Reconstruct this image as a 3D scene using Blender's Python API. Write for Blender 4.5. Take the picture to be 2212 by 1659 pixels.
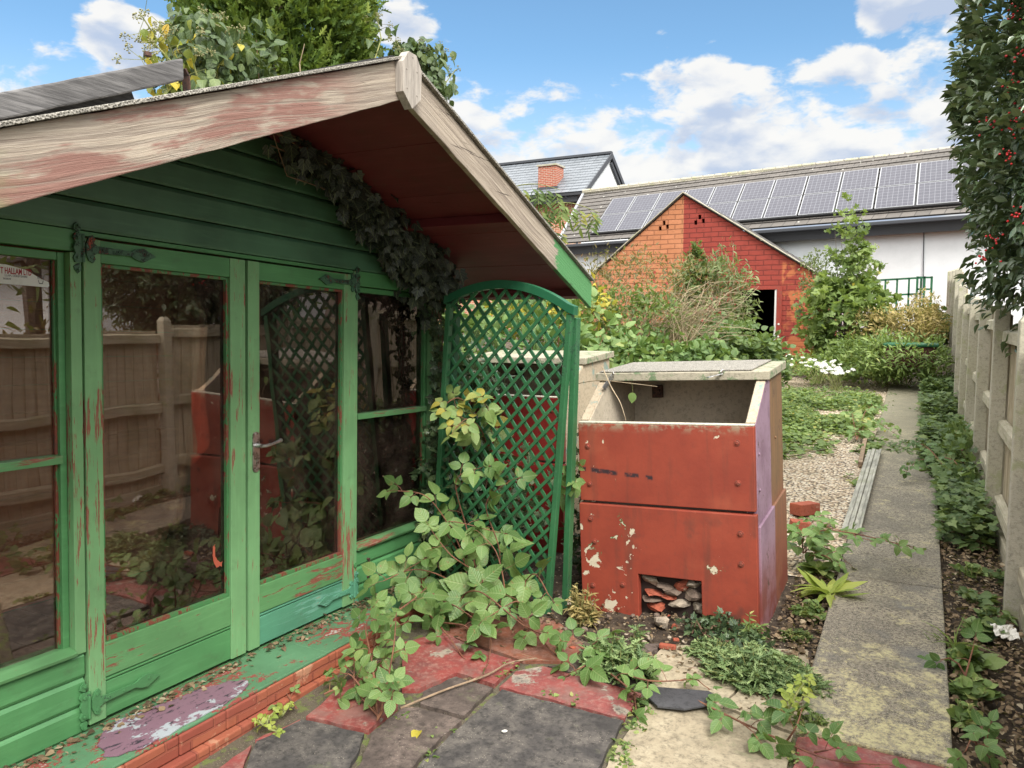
import bpy, bmesh, math, random
import numpy as np
from mathutils import Vector, Matrix, Euler
from mathutils.geometry import tessellate_polygon
from math import radians, sin, cos, pi
random.seed(7); RNG = np.random.default_rng(11)
scene = bpy.context.scene; COL = scene.collection
for o in list(bpy.data.objects): bpy.data.objects.remove(o)

# ------------------------------------------------------------------ camera
HC = 1.65; PITCH = radians(4.8); YAW = radians(28.0); F = 1661.0
cam_d = bpy.data.cameras.new('camera'); cam = bpy.data.objects.new('camera', cam_d); COL.objects.link(cam)
cam_d.sensor_width = 36; cam_d.lens = 36 * F / 2212.0; cam_d.clip_end = 2000; cam_d.clip_start = 0.05
cam.location = (0, 0, HC); cam.rotation_euler = (radians(90) - PITCH, 0, YAW); scene.camera = cam

# ------------------------------------------------------------------ world, sun, exposure
SUN_EL = radians(48); SUN_AZ = radians(132)         # azimuth clockwise from +Y: right and a little behind the camera
W = bpy.data.worlds.new('World'); scene.world = W; W.use_nodes = True
scene.view_settings.view_transform = 'Standard'; scene.view_settings.look = 'None'
scene.view_settings.exposure = 1.0; scene.view_settings.gamma = 1.0
sd = bpy.data.lights.new('sun', 'SUN'); sd.energy = 2.3; sd.angle = radians(22); sd.color = (1, .955, .89)
so = bpy.data.objects.new('sun', sd); COL.objects.link(so)
sv = Vector((sin(SUN_AZ) * cos(SUN_EL), cos(SUN_AZ) * cos(SUN_EL), sin(SUN_EL)))
so.rotation_euler = sv.to_track_quat('Z', 'Y').to_euler(); so.location = (3, -3, 9)

# ------------------------------------------------------------------ node helpers
class T:
    def __init__(s, tree): s.t = tree; s.n = tree.nodes; s.l = tree.links
    def N(s, typ, ins=None, out=0, **at):
        nd = s.n.new(typ)
        for k, v in at.items(): setattr(nd, k, v)
        for k, v in (ins or {}).items():
            sk = nd.inputs[k]
            if hasattr(v, 'is_output') or isinstance(v, bpy.types.NodeSocket): s.l.new(v, sk)
            else:
                if isinstance(v, tuple) and len(v) == 3 and sk.type == 'RGBA': v = v + (1,)
                sk.default_value = v
        return nd.outputs[out]
    def m(s, op, a, b=0.0, c=0.0, clamp=False): return s.N('ShaderNodeMath', {0: a, 1: b, 2: c}, operation=op, use_clamp=clamp)
    def obj(s): return s.N('ShaderNodeTexCoord', out=3)
    def map(s, v, scale=(1, 1, 1), loc=(0, 0, 0), rot=(0, 0, 0)): return s.N('ShaderNodeMapping', {0: v, 1: loc, 2: rot, 3: scale})
    def noise(s, v, sc=5, det=4, ro=.55, di=0, out=0): return s.N('ShaderNodeTexNoise', {'Vector': v, 'Scale': sc, 'Detail': det, 'Roughness': ro, 'Distortion': di}, out=out)
    def vor(s, v, sc=5, feature='F1', out=0, rnd=1.0): return s.N('ShaderNodeTexVoronoi', {'Vector': v, 'Scale': sc, 'Randomness': rnd}, out=out, feature=feature)
    def wave(s, v, sc=5, di=2, det=2, dsc=1, bd='Y', prof='SIN'): return s.N('ShaderNodeTexWave', {'Vector': v, 'Scale': sc, 'Distortion': di, 'Detail': det, 'Detail Scale': dsc}, out=1, bands_direction=bd, wave_profile=prof)
    def ramp(s, f, st, interp='LINEAR'):
        nd = s.n.new('ShaderNodeValToRGB'); s.l.new(f, nd.inputs[0]); e = nd.color_ramp.elements
        nd.color_ramp.interpolation = interp
        for i, (p, c) in enumerate(st):
            if i >= 2: e.new(p)
            e[i].position = p
            e[i].color = (c, c, c, 1) if not isinstance(c, tuple) else c + (1,)
        return nd.outputs[0]
    def step(s, f, a, b): return s.N('ShaderNodeMapRange', {0: f, 1: a, 2: b, 3: 0.0, 4: 1.0}, interpolation_type='SMOOTHSTEP')
    def mix(s, f, a, b, bt='MIX'):
        nd = s.n.new('ShaderNodeMix'); nd.data_type = 'RGBA'; nd.blend_type = bt
        for i, v in ((0, f), (6, a), (7, b)):
            if isinstance(v, bpy.types.NodeSocket): s.l.new(v, nd.inputs[i])
            else:
                if isinstance(v, tuple) and len(v) == 3: v = v + (1,)
                nd.inputs[i].default_value = v
        return nd.outputs[2]
    def sep(s, v):
        nd = s.n.new('ShaderNodeSeparateXYZ'); s.l.new(v, nd.inputs[0]); return nd.outputs
    def comb(s, x=0., y=0., z=0.): return s.N('ShaderNodeCombineXYZ', {0: x, 1: y, 2: z})
    def bump(s, h, st=.3, d=.01): return s.N('ShaderNodeBump', {'Height': h, 'Strength': st, 'Distance': d})
    def attr(s, name, out=2): return s.N('ShaderNodeAttribute', attribute_name=name, out=out)

MATS = {}
def mat(name, fn):
    m = bpy.data.materials.new(name); m.use_nodes = True; t = T(m.node_tree); t.n.clear()
    r = fn(t)
    out = t.n.new('ShaderNodeOutputMaterial')
    if isinstance(r, dict):
        p = t.n.new('ShaderNodeBsdfPrincipled')
        for k, v in r.items():
            if k == 'trans': continue
            if isinstance(v, bpy.types.NodeSocket): t.l.new(v, p.inputs[k])
            else: p.inputs[k].default_value = v + (1,) if isinstance(v, tuple) and len(v) == 3 else v
        sh = p.outputs[0]
        if 'trans' in r:
            tr = t.N('ShaderNodeBsdfTranslucent', {'Color': r['trans'][1]})
            sh = t.N('ShaderNodeMixShader', {0: r['trans'][0], 1: sh, 2: tr})
    else: sh = r
    t.l.new(sh, out.inputs[0]); MATS[name] = m; return m
BC, RO, NO, ME = 'Base Color', 'Roughness', 'Normal', 'Metallic'

# ---- sky with procedural cumulus
def build_world():
    t = T(W.node_tree); t.n.clear()
    sky = t.N('ShaderNodeTexSky', sky_type='NISHITA', sun_disc=False, sun_elevation=SUN_EL, sun_rotation=SUN_AZ, altitude=50, air_density=1.0, dust_density=0.6, ozone_density=2.2)
    sky = t.N('ShaderNodeHueSaturation', {'Hue': .492, 'Saturation': 1.0, 'Value': 1.0, 'Color': sky})
    g = t.N('ShaderNodeTexCoord', out=0)
    x, y, z = t.sep(g)
    az = t.m('ARCTAN2', x, y); el = t.m('ARCSINE', z)
    pv = t.comb(az, t.m('MULTIPLY', el, 1.9), 0.0)
    warp = t.noise(pv, 3.2, 5, .6, 0, out=1)
    pw = t.N('ShaderNodeVectorMath', {0: pv, 1: t.N('ShaderNodeVectorMath', {0: t.N('ShaderNodeVectorMath', {0: warp, 1: (.5, .5, .5)}, operation='SUBTRACT'), 1: (.10, .10, .10)}, operation='MULTIPLY')}, operation='ADD')
    n1 = t.noise(pw, 7.0, 6, .58)
    n2 = t.noise(pw, 22.0, 4, .6)
    nn = t.m('ADD', t.m('MULTIPLY', n1, .75), t.m('MULTIPLY', n2, .25))
    # cloud banks: (azimuth deg, elevation deg, half width, half height, weight)
    banks = [(-13.5, 24.5, 10.5, 3.4, .30), (-1.0, 20.5, 6.0, 4.2, .34), (-14.5, 16.3, 7.0, 2.2, .22), (-5.0, 16.2, 6.0, 2.0, .25), (-24.0, 15.8, 5.5, 1.8, .20), (-22, 12.5, 8, 2.4, .20), (-8, 12.8, 9, 1.8, .18),
             (-54.0, 17.5, 4.2, 2.6, .28), (-36.0, 20.0, 3.5, 2.2, .25), (-31, 14.5, 3, 2.0, .2), (-5, 25.5, 3.2, 2.0, .25)]
    acc = None
    for a, e, hw, hh, w in banks:
        dx = t.m('DIVIDE', t.m('SUBTRACT', az, radians(a)), radians(hw)); dy = t.m('DIVIDE', t.m('SUBTRACT', el, radians(e)), radians(hh))
        r2 = t.m('ADD', t.m('MULTIPLY', dx, dx), t.m('MULTIPLY', dy, dy))
        v = t.m('MULTIPLY', t.m('SUBTRACT', 1.0, r2, clamp=True), w)
        acc = v if acc is None else t.m('MAXIMUM', acc, v)
    low = t.m('MULTIPLY', t.m('SUBTRACT', 1.0, t.m('DIVIDE', el, radians(22)), clamp=True), .50)
    gen = t.m('MULTIPLY', t.m('MULTIPLY', t.step(t.m('ABSOLUTE', az), radians(62), radians(85)), 1.0), .17)
    top = t.m('MULTIPLY', t.step(el, radians(28), radians(40)), .15)
    dens = t.m('ADD', nn, t.m('MAXIMUM', t.m('MAXIMUM', acc, low), t.m('MAXIMUM', gen, top)))
    away = t.step(t.m('ABSOLUTE', t.m('ADD', az, radians(28))), radians(42), radians(62)); over = t.m('MAXIMUM', away, t.step(el, radians(33), radians(46)))  # bright overcast added overhead and out of view as fill light
    mask = t.m('MAXIMUM', t.step(dens, .625, .72), t.m('MULTIPLY', over, .92))
    # grey undersides: density sampled a little higher up
    pv2 = t.N('ShaderNodeVectorMath', {0: pw, 1: (0, .05, 0)}, operation='ADD')
    up = t.noise(pv2, 7.0, 3, .5)
    shade = t.step(t.m('ADD', t.m('SUBTRACT', up, n1), t.m('MULTIPLY', t.m('SUBTRACT', dens, .66), .55)), -.03, .17)
    cc = t.mix(shade, (.50, .49, .47), (.27, .315, .40)); cc = t.mix(over, cc, t.mix(t.step(el, radians(2), radians(45)), (.48, .48, .47), (1.75, 1.71, 1.64)))
    haze = t.m('SUBTRACT', 1.0, t.step(el, radians(2), radians(19)))
    skyc = t.mix(1.0, sky, (.078, .092, .098), 'MULTIPLY')
    skyc = t.mix(t.m('MULTIPLY', haze, .75), skyc, (.42, .48, .54))
    c = t.mix(t.m('MULTIPLY', mask, .93), skyc, cc)
    bg = t.N('ShaderNodeBackground', {'Color': c, 'Strength': 1.0})
    o = t.n.new('ShaderNodeOutputWorld'); t.l.new(bg, o.inputs[0])
build_world()
W.cycles.sampling_method = 'MANUAL'; W.cycles.sample_map_resolution = 512
for k, v in (('max_bounces', 6), ('diffuse_bounces', 3), ('glossy_bounces', 3), ('transmission_bounces', 4), ('transparent_max_bounces', 8)): setattr(scene.cycles, k, v)
scene.cycles.caustics_reflective = False; scene.cycles.caustics_refractive = False

# ------------------------------------------------------------------ measuring helpers
_R = np.array([cos(YAW), sin(YAW), 0]); _F = np.array([-sin(YAW), cos(YAW), 0]); _U = np.array([0, 0, 1.])
_f = _F * cos(PITCH) - _U * sin(PITCH); _u = _U * cos(PITCH) + _F * sin(PITCH)
CAM = np.array([0, 0, HC])
def ray(u, v): return _f + _R * (u - 1106) / F - _u * (v - 829.5) / F
def aty(u, v, y): d = ray(u, v); return CAM + d * (y / d[1])
def atx(u, v, x): d = ray(u, v); return CAM + d * (x / d[0])
SL = .046
def H(y): return max(0.0, SL * (y - 3.6))
def gnd(u, v, dz=0.0):
    d = ray(u, v); p = CAM + d * ((dz - HC) / d[2])
    if p[1] <= 3.6: return p
    return CAM + d * ((SL * -3.6 + dz - HC) / (d[2] - SL * d[1]))
def V(*a): return np.array(a, float)

# ------------------------------------------------------------------ object helpers
def props(o, label=None, cat=None, group=None, kind=None):
    if label: o['label'] = label
    if cat: o['category'] = cat
    if group: o['group'] = group
    if kind: o['kind'] = kind
    return o
def thing(name, label, cat, loc=(0, 0, 0), rot=(0, 0, 0), group=None):
    o = bpy.data.objects.new(name, None); COL.objects.link(o); o.location = loc; o.rotation_euler = rot
    o.empty_display_size = .2
    return props(o, label, cat, group)
def copy_thing(o, label=None, loc=None, rot=None, parent=None):
    c = o.copy(); COL.objects.link(c)
    if parent is not None: c.parent = parent
    if loc is not None: c.location = loc
    if rot is not None: c.rotation_euler = rot
    if label: c['label'] = label
    for ch in [k for k in bpy.data.objects if k.parent == o]: copy_thing(ch, parent=c)
    return c
class MB:
    """collects shapes; build() links them as one mesh object"""
    def __init__(s): s.v = []; s.f = []; s.mi = []
    def add(s, vs, fs, mi=0):
        b = len(s.v); s.v += [tuple(float(c) for c in p) for p in vs]; s.f += [tuple(i + b for i in f) for f in fs]; s.mi += [mi] * len(fs); return s
    def box(s, a, b, mi=0):
        x0, y0, z0 = (min(a[i], b[i]) for i in range(3)); x1, y1, z1 = (max(a[i], b[i]) for i in range(3))
        return s.add([(x0, y0, z0), (x1, y0, z0), (x1, y1, z0), (x0, y1, z0), (x0, y0, z1), (x1, y0, z1), (x1, y1, z1), (x0, y1, z1)],
                     [(0, 3, 2, 1), (4, 5, 6, 7), (0, 1, 5, 4), (1, 2, 6, 5), (2, 3, 7, 6), (3, 0, 4, 7)], mi)
    def bar(s, p, q, w, h, up=(0, 0, 1), mi=0):
        p = V(*p); q = V(*q); d = q - p; d /= np.linalg.norm(d); up = V(*up); sd = np.cross(d, up); sd /= np.linalg.norm(sd); n = np.cross(sd, d)
        vs = [e + sd * a * w / 2 + n * b * h / 2 for e in (p, q) for a, b in ((-1, -1), (1, -1), (1, 1), (-1, 1))]
        return s.add(vs, [(0, 1, 2, 3), (7, 6, 5, 4), (0, 4, 5, 1), (1, 5, 6, 2), (2, 6, 7, 3), (3, 7, 4, 0)], mi)
    def tube(s, pts, r, n=6, mi=0):
        pts = [V(*p) for p in pts]; k = len(pts)
        rs = [r] * k if not hasattr(r, '__len__') else list(np.interp(np.linspace(0, 1, k), np.linspace(0, 1, len(r)), r))
        vs = []; prev = V(.31, .17, .93)
        for i, p in enumerate(pts):
            d = pts[min(i + 1, k - 1)] - pts[max(i - 1, 0)]; d = d / (np.linalg.norm(d) + 1e-9)
            a = np.cross(d, prev); a /= (np.linalg.norm(a) + 1e-9); b = np.cross(d, a); 
            for j in range(n):
                th = 2 * pi * j / n; vs.append(p + (a * cos(th) + b * sin(th)) * rs[i])
        fs = [(i * n + j, i * n + (j + 1) % n, (i + 1) * n + (j + 1) % n, (i + 1) * n + j) for i in range(k - 1) for j in range(n)]
        fs += [tuple(range(n))[::-1], tuple((k - 1) * n + j for j in range(n))]
        return s.add(vs, fs, mi)
    def prism(s, loops, fn, d0, d1, mi=0):
        """loops: outer (+holes) in 2D; fn(a,b,d) -> 3D"""
        tri = tessellate_polygon([[Vector((a, b, 0)) for a, b in lp] for lp in loops])
        flat = [p for lp in loops for p in lp]; n = len(flat)
        vs = [fn(a, b, d0) for a, b in flat] + [fn(a, b, d1) for a, b in flat]
        fs = [tuple(q) for q in tri] + [tuple(i + n for i in q[::-1]) for q in tri]
        b = 0
        for lp in loops:
            m = len(lp)
            fs += [(b + i, b + (i + 1) % m, b + (i + 1) % m + n, b + i + n) for i in range(m)]; b += m
        return s.add(vs, fs, mi)
    def build(s, name, m, parent=None, loc=None, bev=0, smooth=False, world=True):
        """world=True: coordinates are world ones and are made relative to the parent's (unrotated) location"""
        off = V(*(parent.location if (parent is not None and world) else (loc if loc is not None else (0, 0, 0))))
        me = bpy.data.meshes.new(name); vv = np.array(s.v) - off
        if parent is not None and parent.parent is not None and world: vv = vv - V(*parent.parent.location)
        me.from_pydata(vv.tolist(), [], s.f); 
        ms = m if isinstance(m, (list, tuple)) else [m]
        for k in ms: me.materials.append(MATS[k])
        if len(ms) > 1: me.polygons.foreach_set('material_index', s.mi)
        bm = bmesh.new(); bm.from_mesh(me); bmesh.ops.recalc_face_normals(bm, faces=bm.faces); bm.to_mesh(me); bm.free()
        o = bpy.data.objects.new(name, me); COL.objects.link(o)
        if parent is not None: o.parent = parent
        elif loc is not None: o.location = loc
        if bev:
            md = o.modifiers.new('bevel', 'BEVEL'); md.width = bev; md.segments = 2; md.limit_method = 'ANGLE'; md.angle_limit = radians(40)
        if smooth: me.polygons.foreach_set('use_smooth', [True] * len(me.polygons))
        return o
def struct(o): o['kind'] = 'structure'; return o
# ------------------------------------------------------------------ leaf clouds
def rows_shape(widths, fold=.12, bend=.15, ser=0):
    n = len(widths); v = []; uv = []
    for i, w in enumerate(widths):
        y = i / (n - 1); zb = -bend * (y ** 2)
        ww = w * (1 + (ser if i % 2 else -ser))
        yy = y - (.03 if i % 2 and ser else 0)
        for sx in (-1, 0, 1):
            v.append((sx * ww, yy if sx else y, zb + (fold * ww * 2 if sx else 0))); uv.append((sx * .5 * (w / max(widths)), y))
    f = []
    for i in range(n - 1):
        a = i * 3; f += [(a, a + 1, a + 4, a + 3), (a + 1, a + 2, a + 5, a + 4)]
    return np.array(v), np.array(f), np.array(uv)
def fan_shape(out, fold=.1, bend=.12):
    pts = [(0, .28)] + out; v = []; 
    for x, y in pts: v.append((x, y, abs(x) * fold - bend * y * y))
    f = [(0, i, i + 1) for i in range(1, len(pts) - 1)]
    return np.array(v), np.array(f), np.array([(x, y) for x, y in pts])
def mirror(h): return [(x, y) for x, y in h] + [(-x, y) for x, y in h[::-1] if abs(x) > 1e-6]
SH = {
 'bramble': rows_shape([.04, .24, .33, .375, .38, .365, .325, .27, .195, .11, .01], .09, .14, .022),
 'ovate': rows_shape([.02, .30, .40, .34, .20, .01], .12, .2),
 'oval': rows_shape([.02, .24, .27, .17, .01], .16, .12),
 'lance': rows_shape([.02, .13, .15, .09, .005], .1, .3),
 'holly': rows_shape([.02, .20, .27, .24, .13, .005], .3, .12),
 'blade': rows_shape([.035, .04, .03, .004], .3, .5),
 'ivy': fan_shape(mirror([(0, 0), (.16, -.08), (.36, .0), (.50, .12), (.36, .28), (.50, .52), (.26, .58), (.14, .72), (0, 1.0)])),
 'maple': fan_shape(mirror([(0, 0), (.25, -.05), (.42, .10), (.34, .20), (.56, .42), (.60, .60), (.36, .58), (.20, .56), (.22, .74), (.12, .82), (0, 1.0)])),
 'thistle': fan_shape(mirror([(0, 0), (.05, .02), (.20, .02), (.08, .14), (.26, .24), (.09, .32), (.25, .46), (.08, .52), (.18, .68), (.05, .74), (.08, .88), (0, 1.0)]), .3, .25),
 'frond': fan_shape([(0, 0), (.10, .10), (.25, .22), (.10, .26), (.30, .48), (.10, .46), (.26, .72), (.08, .66), (.12, .92), (0, 1.0), (-.12, .86), (-.06, .62), (-.28, .66), (-.09, .44), (-.30, .42), (-.08, .24), (-.22, .16)], .25, .15),
 'petal': rows_shape([.10, .16, .17, .08], .05, .1),
}
def norm(a): return a / (np.linalg.norm(a, axis=-1, keepdims=True) + 1e-9)
def leafmesh(name, shape, P, D, Nn, S, m, parent=None, loc=None, lv=None, world=True):
    sv_, sf, suv = SH[shape]; n = len(P); k = len(sv_); q = sf.shape[1]
    P = np.asarray(P, float); D = norm(np.asarray(D, float)); Nn = np.asarray(Nn, float); S = np.broadcast_to(np.asarray(S, float), (n,))
    X = norm(np.cross(D, Nn)); Z = np.cross(X, D)
    curl = RNG.uniform(-.4, 2.6, (n, 1, 1)); tw = RNG.normal(size=(n, 1, 1)) * .35
    lz = sv_[None, :, 2:3] * curl + tw * sv_[None, :, 0:1] * sv_[None, :, 1:2]; wx = RNG.uniform(.82, 1.12, (n, 1, 1))
    vv = P[:, None] + S[:, None, None] * (wx * sv_[None, :, 0:1] * X[:, None] + sv_[None, :, 1:2] * D[:, None] + lz * Z[:, None])
    off = V(*(parent.location if parent is not None and world else (loc if loc is not None else (0, 0, 0))))
    vv = (vv - off).reshape(-1, 3)
    fi = (sf[None] + (np.arange(n) * k)[:, None, None]).reshape(-1)
    me = bpy.data.meshes.new(name); me.vertices.add(n * k); me.vertices.foreach_set('co', vv.astype(np.float32).ravel())
    nf = n * len(sf); me.loops.add(nf * q); me.polygons.add(nf)
    me.polygons.foreach_set('loop_start', np.arange(0, nf * q, q, dtype=np.int32)); me.loops.foreach_set('vertex_index', fi.astype(np.int32))
    uvl = me.uv_layers.new(name='UVMap'); uvl.data.foreach_set('uv', np.tile(suv, (n, 1))[fi].astype(np.float32).ravel())
    a = me.attributes.new('lv', 'FLOAT', 'FACE')
    if lv is None: lv = RNG.random(n)
    a.data.foreach_set('value', np.repeat(np.asarray(lv, np.float32), len(sf)))
    me.update(calc_edges=True)
    me.materials.append(MATS[m]); me.polygons.foreach_set('use_smooth', np.ones(nf, bool))
    o = bpy.data.objects.new(name, me); COL.objects.link(o)
    if parent is not None: o.parent = parent
    elif loc is not None: o.location = loc
    return o
def rdir(n): return norm(RNG.normal(size=(n, 3)))
def crown_pts(c, r, ncl, per, spread, inner=.35, lump=.18, fn=None):
    """clumps spread through an ellipsoid, leaves gathered round each clump"""
    d = rdir(ncl); lumps = rdir(7); amp = RNG.uniform(-lump, lump, 7)
    rr = (inner + (1 - inner) * RNG.random(ncl) ** .45)
    mod = 1 + (np.maximum(0, d @ lumps.T) ** 3 @ amp)
    cc = np.array(c) + d * np.array(r) * (rr * mod)[:, None]
    if fn is not None: k = fn(cc); cc = cc[k]; d = d[k]
    n = len(cc); cn = RNG.integers(max(1, int(per * .5)), int(per * 1.5) + 1, n)
    idx = np.repeat(np.arange(n), cn)
    sp = spread * RNG.uniform(.6, 1.4, n)[idx]
    P = cc[idx] + rdir(len(idx)) * (sp * RNG.random(len(idx)) ** .5)[:, None]
    if fn is not None: k = fn(P); P = P[k]; idx = idx[k]
    return P, d[idx], idx, cc
def shrub(name, label, cat, c, r, ncl, per, spread, shape, size, m, base=None, stem='twig', nst=14, group=None, inner=.35, lump=.25, fn=None, droop=.0, up=.5, srad=.012, parts=('foliage', 'stem'), lvj=.25, extra=None):
    base = base if base is not None else (c[0], c[1], H(c[1]))
    t = thing(name, label, cat, tuple(float(q) for q in base), group=group)
    P, d, idx, cc = crown_pts(c, r, ncl, per, spread, inner, lump, fn)
    n = len(P); D = norm(d * .6 + rdir(n) * .8 + np.array([0, 0, up * .4 - droop])); Nn = norm(d * .5 + rdir(n) * .5 + np.array([0, 0, up]))
    cl = RNG.random(len(cc)); lv = np.clip(cl[idx] * (1 - lvj) + RNG.random(n) * lvj, 0, 1)
    leafmesh(parts[0], shape, P, D, Nn, size * RNG.uniform(.6, 1.25, n), m, t, lv=lv)
    if nst:
        mb = MB(); sel = RNG.choice(len(cc), min(nst, len(cc)), replace=False)
        for i in sel:
            e = cc[i]; b = np.array(base) + V(RNG.normal() * r[0] * .12, RNG.normal() * r[1] * .12, 0)
            mid = b * .5 + e * .5 + V(RNG.normal() * .08 * r[0], RNG.normal() * .08 * r[1], .12 * r[2])
            q = [b, b * .6 + mid * .4 + RNG.normal(size=3) * .015, mid, mid * .45 + e * .55 + RNG.normal(size=3) * .03, e]
            mb.tube(q, [srad, srad * .7, srad * .3], 5)
        mb.build(parts[1], stem, t)
    return t

# ------------------------------------------------------------------ materials
def paint(base, under, bare, vert=True, wear=.50, gloss=.42, dark=.75, axis=None, spots=True):
    def fn(t):
        g = t.obj(); sc = (14, 14, 1.1) if vert else (14, 1.1, 14)
        if axis: sc = axis
        st = t.map(g, sc); big = t.noise(g, 1.7, 3, .6); grain = t.noise(st, 3.0, 6, .65, .4); fine = t.noise(t.map(g, tuple(k * 2.2 for k in sc)), 7, 4, .7)
        chip = t.m('ADD', t.m('MULTIPLY', grain, .55), t.m('ADD', t.m('MULTIPLY', fine, .30), t.m('MULTIPLY', big, .42)))
        w1 = t.step(chip, wear + .20, wear + .235); w2 = t.step(chip, wear + .27, wear + .31)
        col = t.mix(t.step(t.noise(g, 2.6, 4, .6), .3, .75), base, tuple(c * dark for c in base))
        col = t.mix(t.m('MULTIPLY', t.step(grain, .45, .8), .35), col, tuple(min(1, c * 1.5 + .02) for c in base))
        dirt = t.m('MULTIPLY', t.step(t.noise(g, 9, 6, .7), .55, .75), .35)
        col = t.mix(dirt, col, (.07, .08, .05))
        col = t.mix(w1, col, under); col = t.mix(w2, col, bare)
        dots = t.m('MULTIPLY', t.m('SUBTRACT', 1.0, t.step(t.vor(g, 42), .035, .06)), t.step(t.noise(g, 6, 2), .52, .6))
        col = t.mix(t.m('MULTIPLY', dots, .6 if spots else 0.0), col, (.03, .035, .03))
        h = t.m('SUBTRACT', t.m('MULTIPLY', grain, .5), t.m('MULTIPLY', w1, .7))
        return {BC: col, RO: t.m('ADD', t.m('MULTIPLY', w1, .3), gloss), NO: t.bump(h, .45, .004)}
    return fn
GR = (.115, .285, .115); RED = (.33, .06, .032); WOOD = (.30, .22, .15)
mat('green_v', paint((.175, .365, .165), (.25, .075, .05), WOOD, True, .492, dark=.78))
mat('green_h', paint(GR, (.22, .07, .045), WOOD, False, .50))
mat('bead', paint((.07, .22, .08), (.20, .05, .03), (.12, .05, .035), True, .43, axis=(9, 9, 3)))
mat('green_sound', paint((.088, .262, .100), RED, WOOD, False, .62))
mat('green_gable', paint((.078, .185, .105), (.05, .12, .06), WOOD, False, .64, dark=.6))  # gable green darkened, the porch roof's shade is worked into the colour
mat('green_ledge', paint((.105, .235, .125), (.24, .05, .04), (.36, .34, .30), False, .475, axis=(6, 3, 4)))
mat('green_hinge', paint((.060, .15, .085), (.02, .04, .03), RED, False, .44, axis=(9, 9, 9)))
mat('hinge_green', paint((.075, .23, .09), (.04, .10, .05), RED, False, .5, axis=(9, 9, 9)))
mat('green_faded', paint((.10, .30, .19), (.13, .33, .24), WOOD, False, .50))
mat('trellis_paint', paint((.036, .150, .060), (.02, .09, .04), (.42, .44, .34), False, .50, axis=(7, 7, 7)))
mat('trellis_teal', paint((.020, .13, .060), (.02, .09, .04), (.3, .36, .28), False, .6, axis=(3, 3, 3)))
mat('soffit', paint((.165, .028, .034), (.12, .03, .03), (.20, .09, .06), False, .58, axis=(1.2, 9, 9), gloss=.5))  # maroon paint, darkened further to carry the shade under the roof
mat('red_frame', paint((.30, .045, .03), (.2, .05, .03), WOOD, True, .5, axis=(9, 9, 3)))
def mat_barge(green_end):
    def fn(t):
        g = t.obj(); sx, sy, sz = t.sep(g)
        kv = t.vor(t.map(g, (0.0, .62, 3.0)), 1.0, out=0); knot = t.m('SUBTRACT', 1.0, t.step(kv, .02, .34))
        flow = t.m('MULTIPLY', t.noise(t.map(g, (0.0, .8, 1.6)), 1.2, 2, .5), .10)
        cv = t.comb(0.0, t.m('MULTIPLY', sy, .55), t.m('ADD', t.m('MULTIPLY', sz, 1.0), t.m('ADD', t.m('ADD', flow, t.m('MULTIPLY', sy, -.36)), t.m('MULTIPLY', knot, .07)))) if green_end is False else t.comb(0.0, t.m('MULTIPLY', sy, .55), t.m('ADD', sz, t.m('ADD', t.m('ADD', flow, t.m('MULTIPLY', sy, .34)), t.m('MULTIPLY', knot, .07))))
        streak = t.noise(t.map(cv, (1, 1.6, 34)), 2.4, 6, .68, .5); fine = t.noise(t.map(cv, (4, 3.5, 120)), 2.5, 5, .75, .3)
        ring = t.m('ADD', t.m('MULTIPLY', t.wave(cv, 17, 1.1, 2, .8, 'Z'), .22), t.m('MULTIPLY', t.step(streak, .36, .64), .78))
        wood = t.mix(ring, (.155, .115, .09), (.46, .385, .30)); wood = t.mix(t.m('MULTIPLY', t.step(fine, .35, .7), .45), wood, (.60, .53, .44))
        wood = t.mix(t.m('MULTIPLY', t.step(t.noise(g, 1.5, 4), .45, .7), .6), wood, (.33, .29, .25))
        wood = t.mix(t.step(kv, .09, .03), wood, (.42, .29, .13))
        dk = t.step(t.noise(t.map(g, (3, .8, 26)), 2.2, 5, .7, .5), .655, .68)
        rp = t.m('ADD', t.m('ADD', t.m('MULTIPLY', t.noise(t.map(cv, (1, 2.2, 5)), 1.9, 5, .6), .75), t.m('MULTIPLY', streak, .22)), t.m('MULTIPLY', fine, .10))
        red = t.m('MULTIPLY', t.m('MULTIPLY', t.step(rp, .49, .56), t.step(streak, .30, .52)), .75)
        lim = t.step(sy, -.25, -.62) if not green_end else 0.0
        col = t.mix(t.m('MULTIPLY', red, lim) if not green_end else 0.0, wood, (.22, .075, .06))
        ge = t.m('ADD', t.m('MULTIPLY', t.noise(t.map(g, (2, 3, 9)), 3.0, 5, .65), .55), t.step(sy, 1.0, 1.95)) if green_end else t.m('ADD', t.m('MULTIPLY', t.noise(g, 4.0, 4, .65), .5), t.m('MULTIPLY', t.step(sy, -1.30, -1.75), .35))
        col = t.mix(t.step(ge, .68, .74) if green_end else t.m('MULTIPLY', t.step(ge, .5, .6), .55), col, (.09, .27, .10) if green_end else (.22, .30, .13))
        col = t.mix(dk, col, (.05, .035, .03))
        col = t.mix(t.m('SUBTRACT', 1.0, t.step(t.vor(t.map(g, (0.0, 1, 1)), 3.4), .012, .018)), col, (.03, .02, .02))
        return {BC: col, RO: .82, NO: t.bump(t.m('SUBTRACT', t.m('ADD', t.m('MULTIPLY', ring, .5), fine), t.m('MULTIPLY', dk, 1.4)), .6, .004)}
    return fn
mat('barge_red', mat_barge(False)); mat('barge_green', mat_barge(True))
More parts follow.
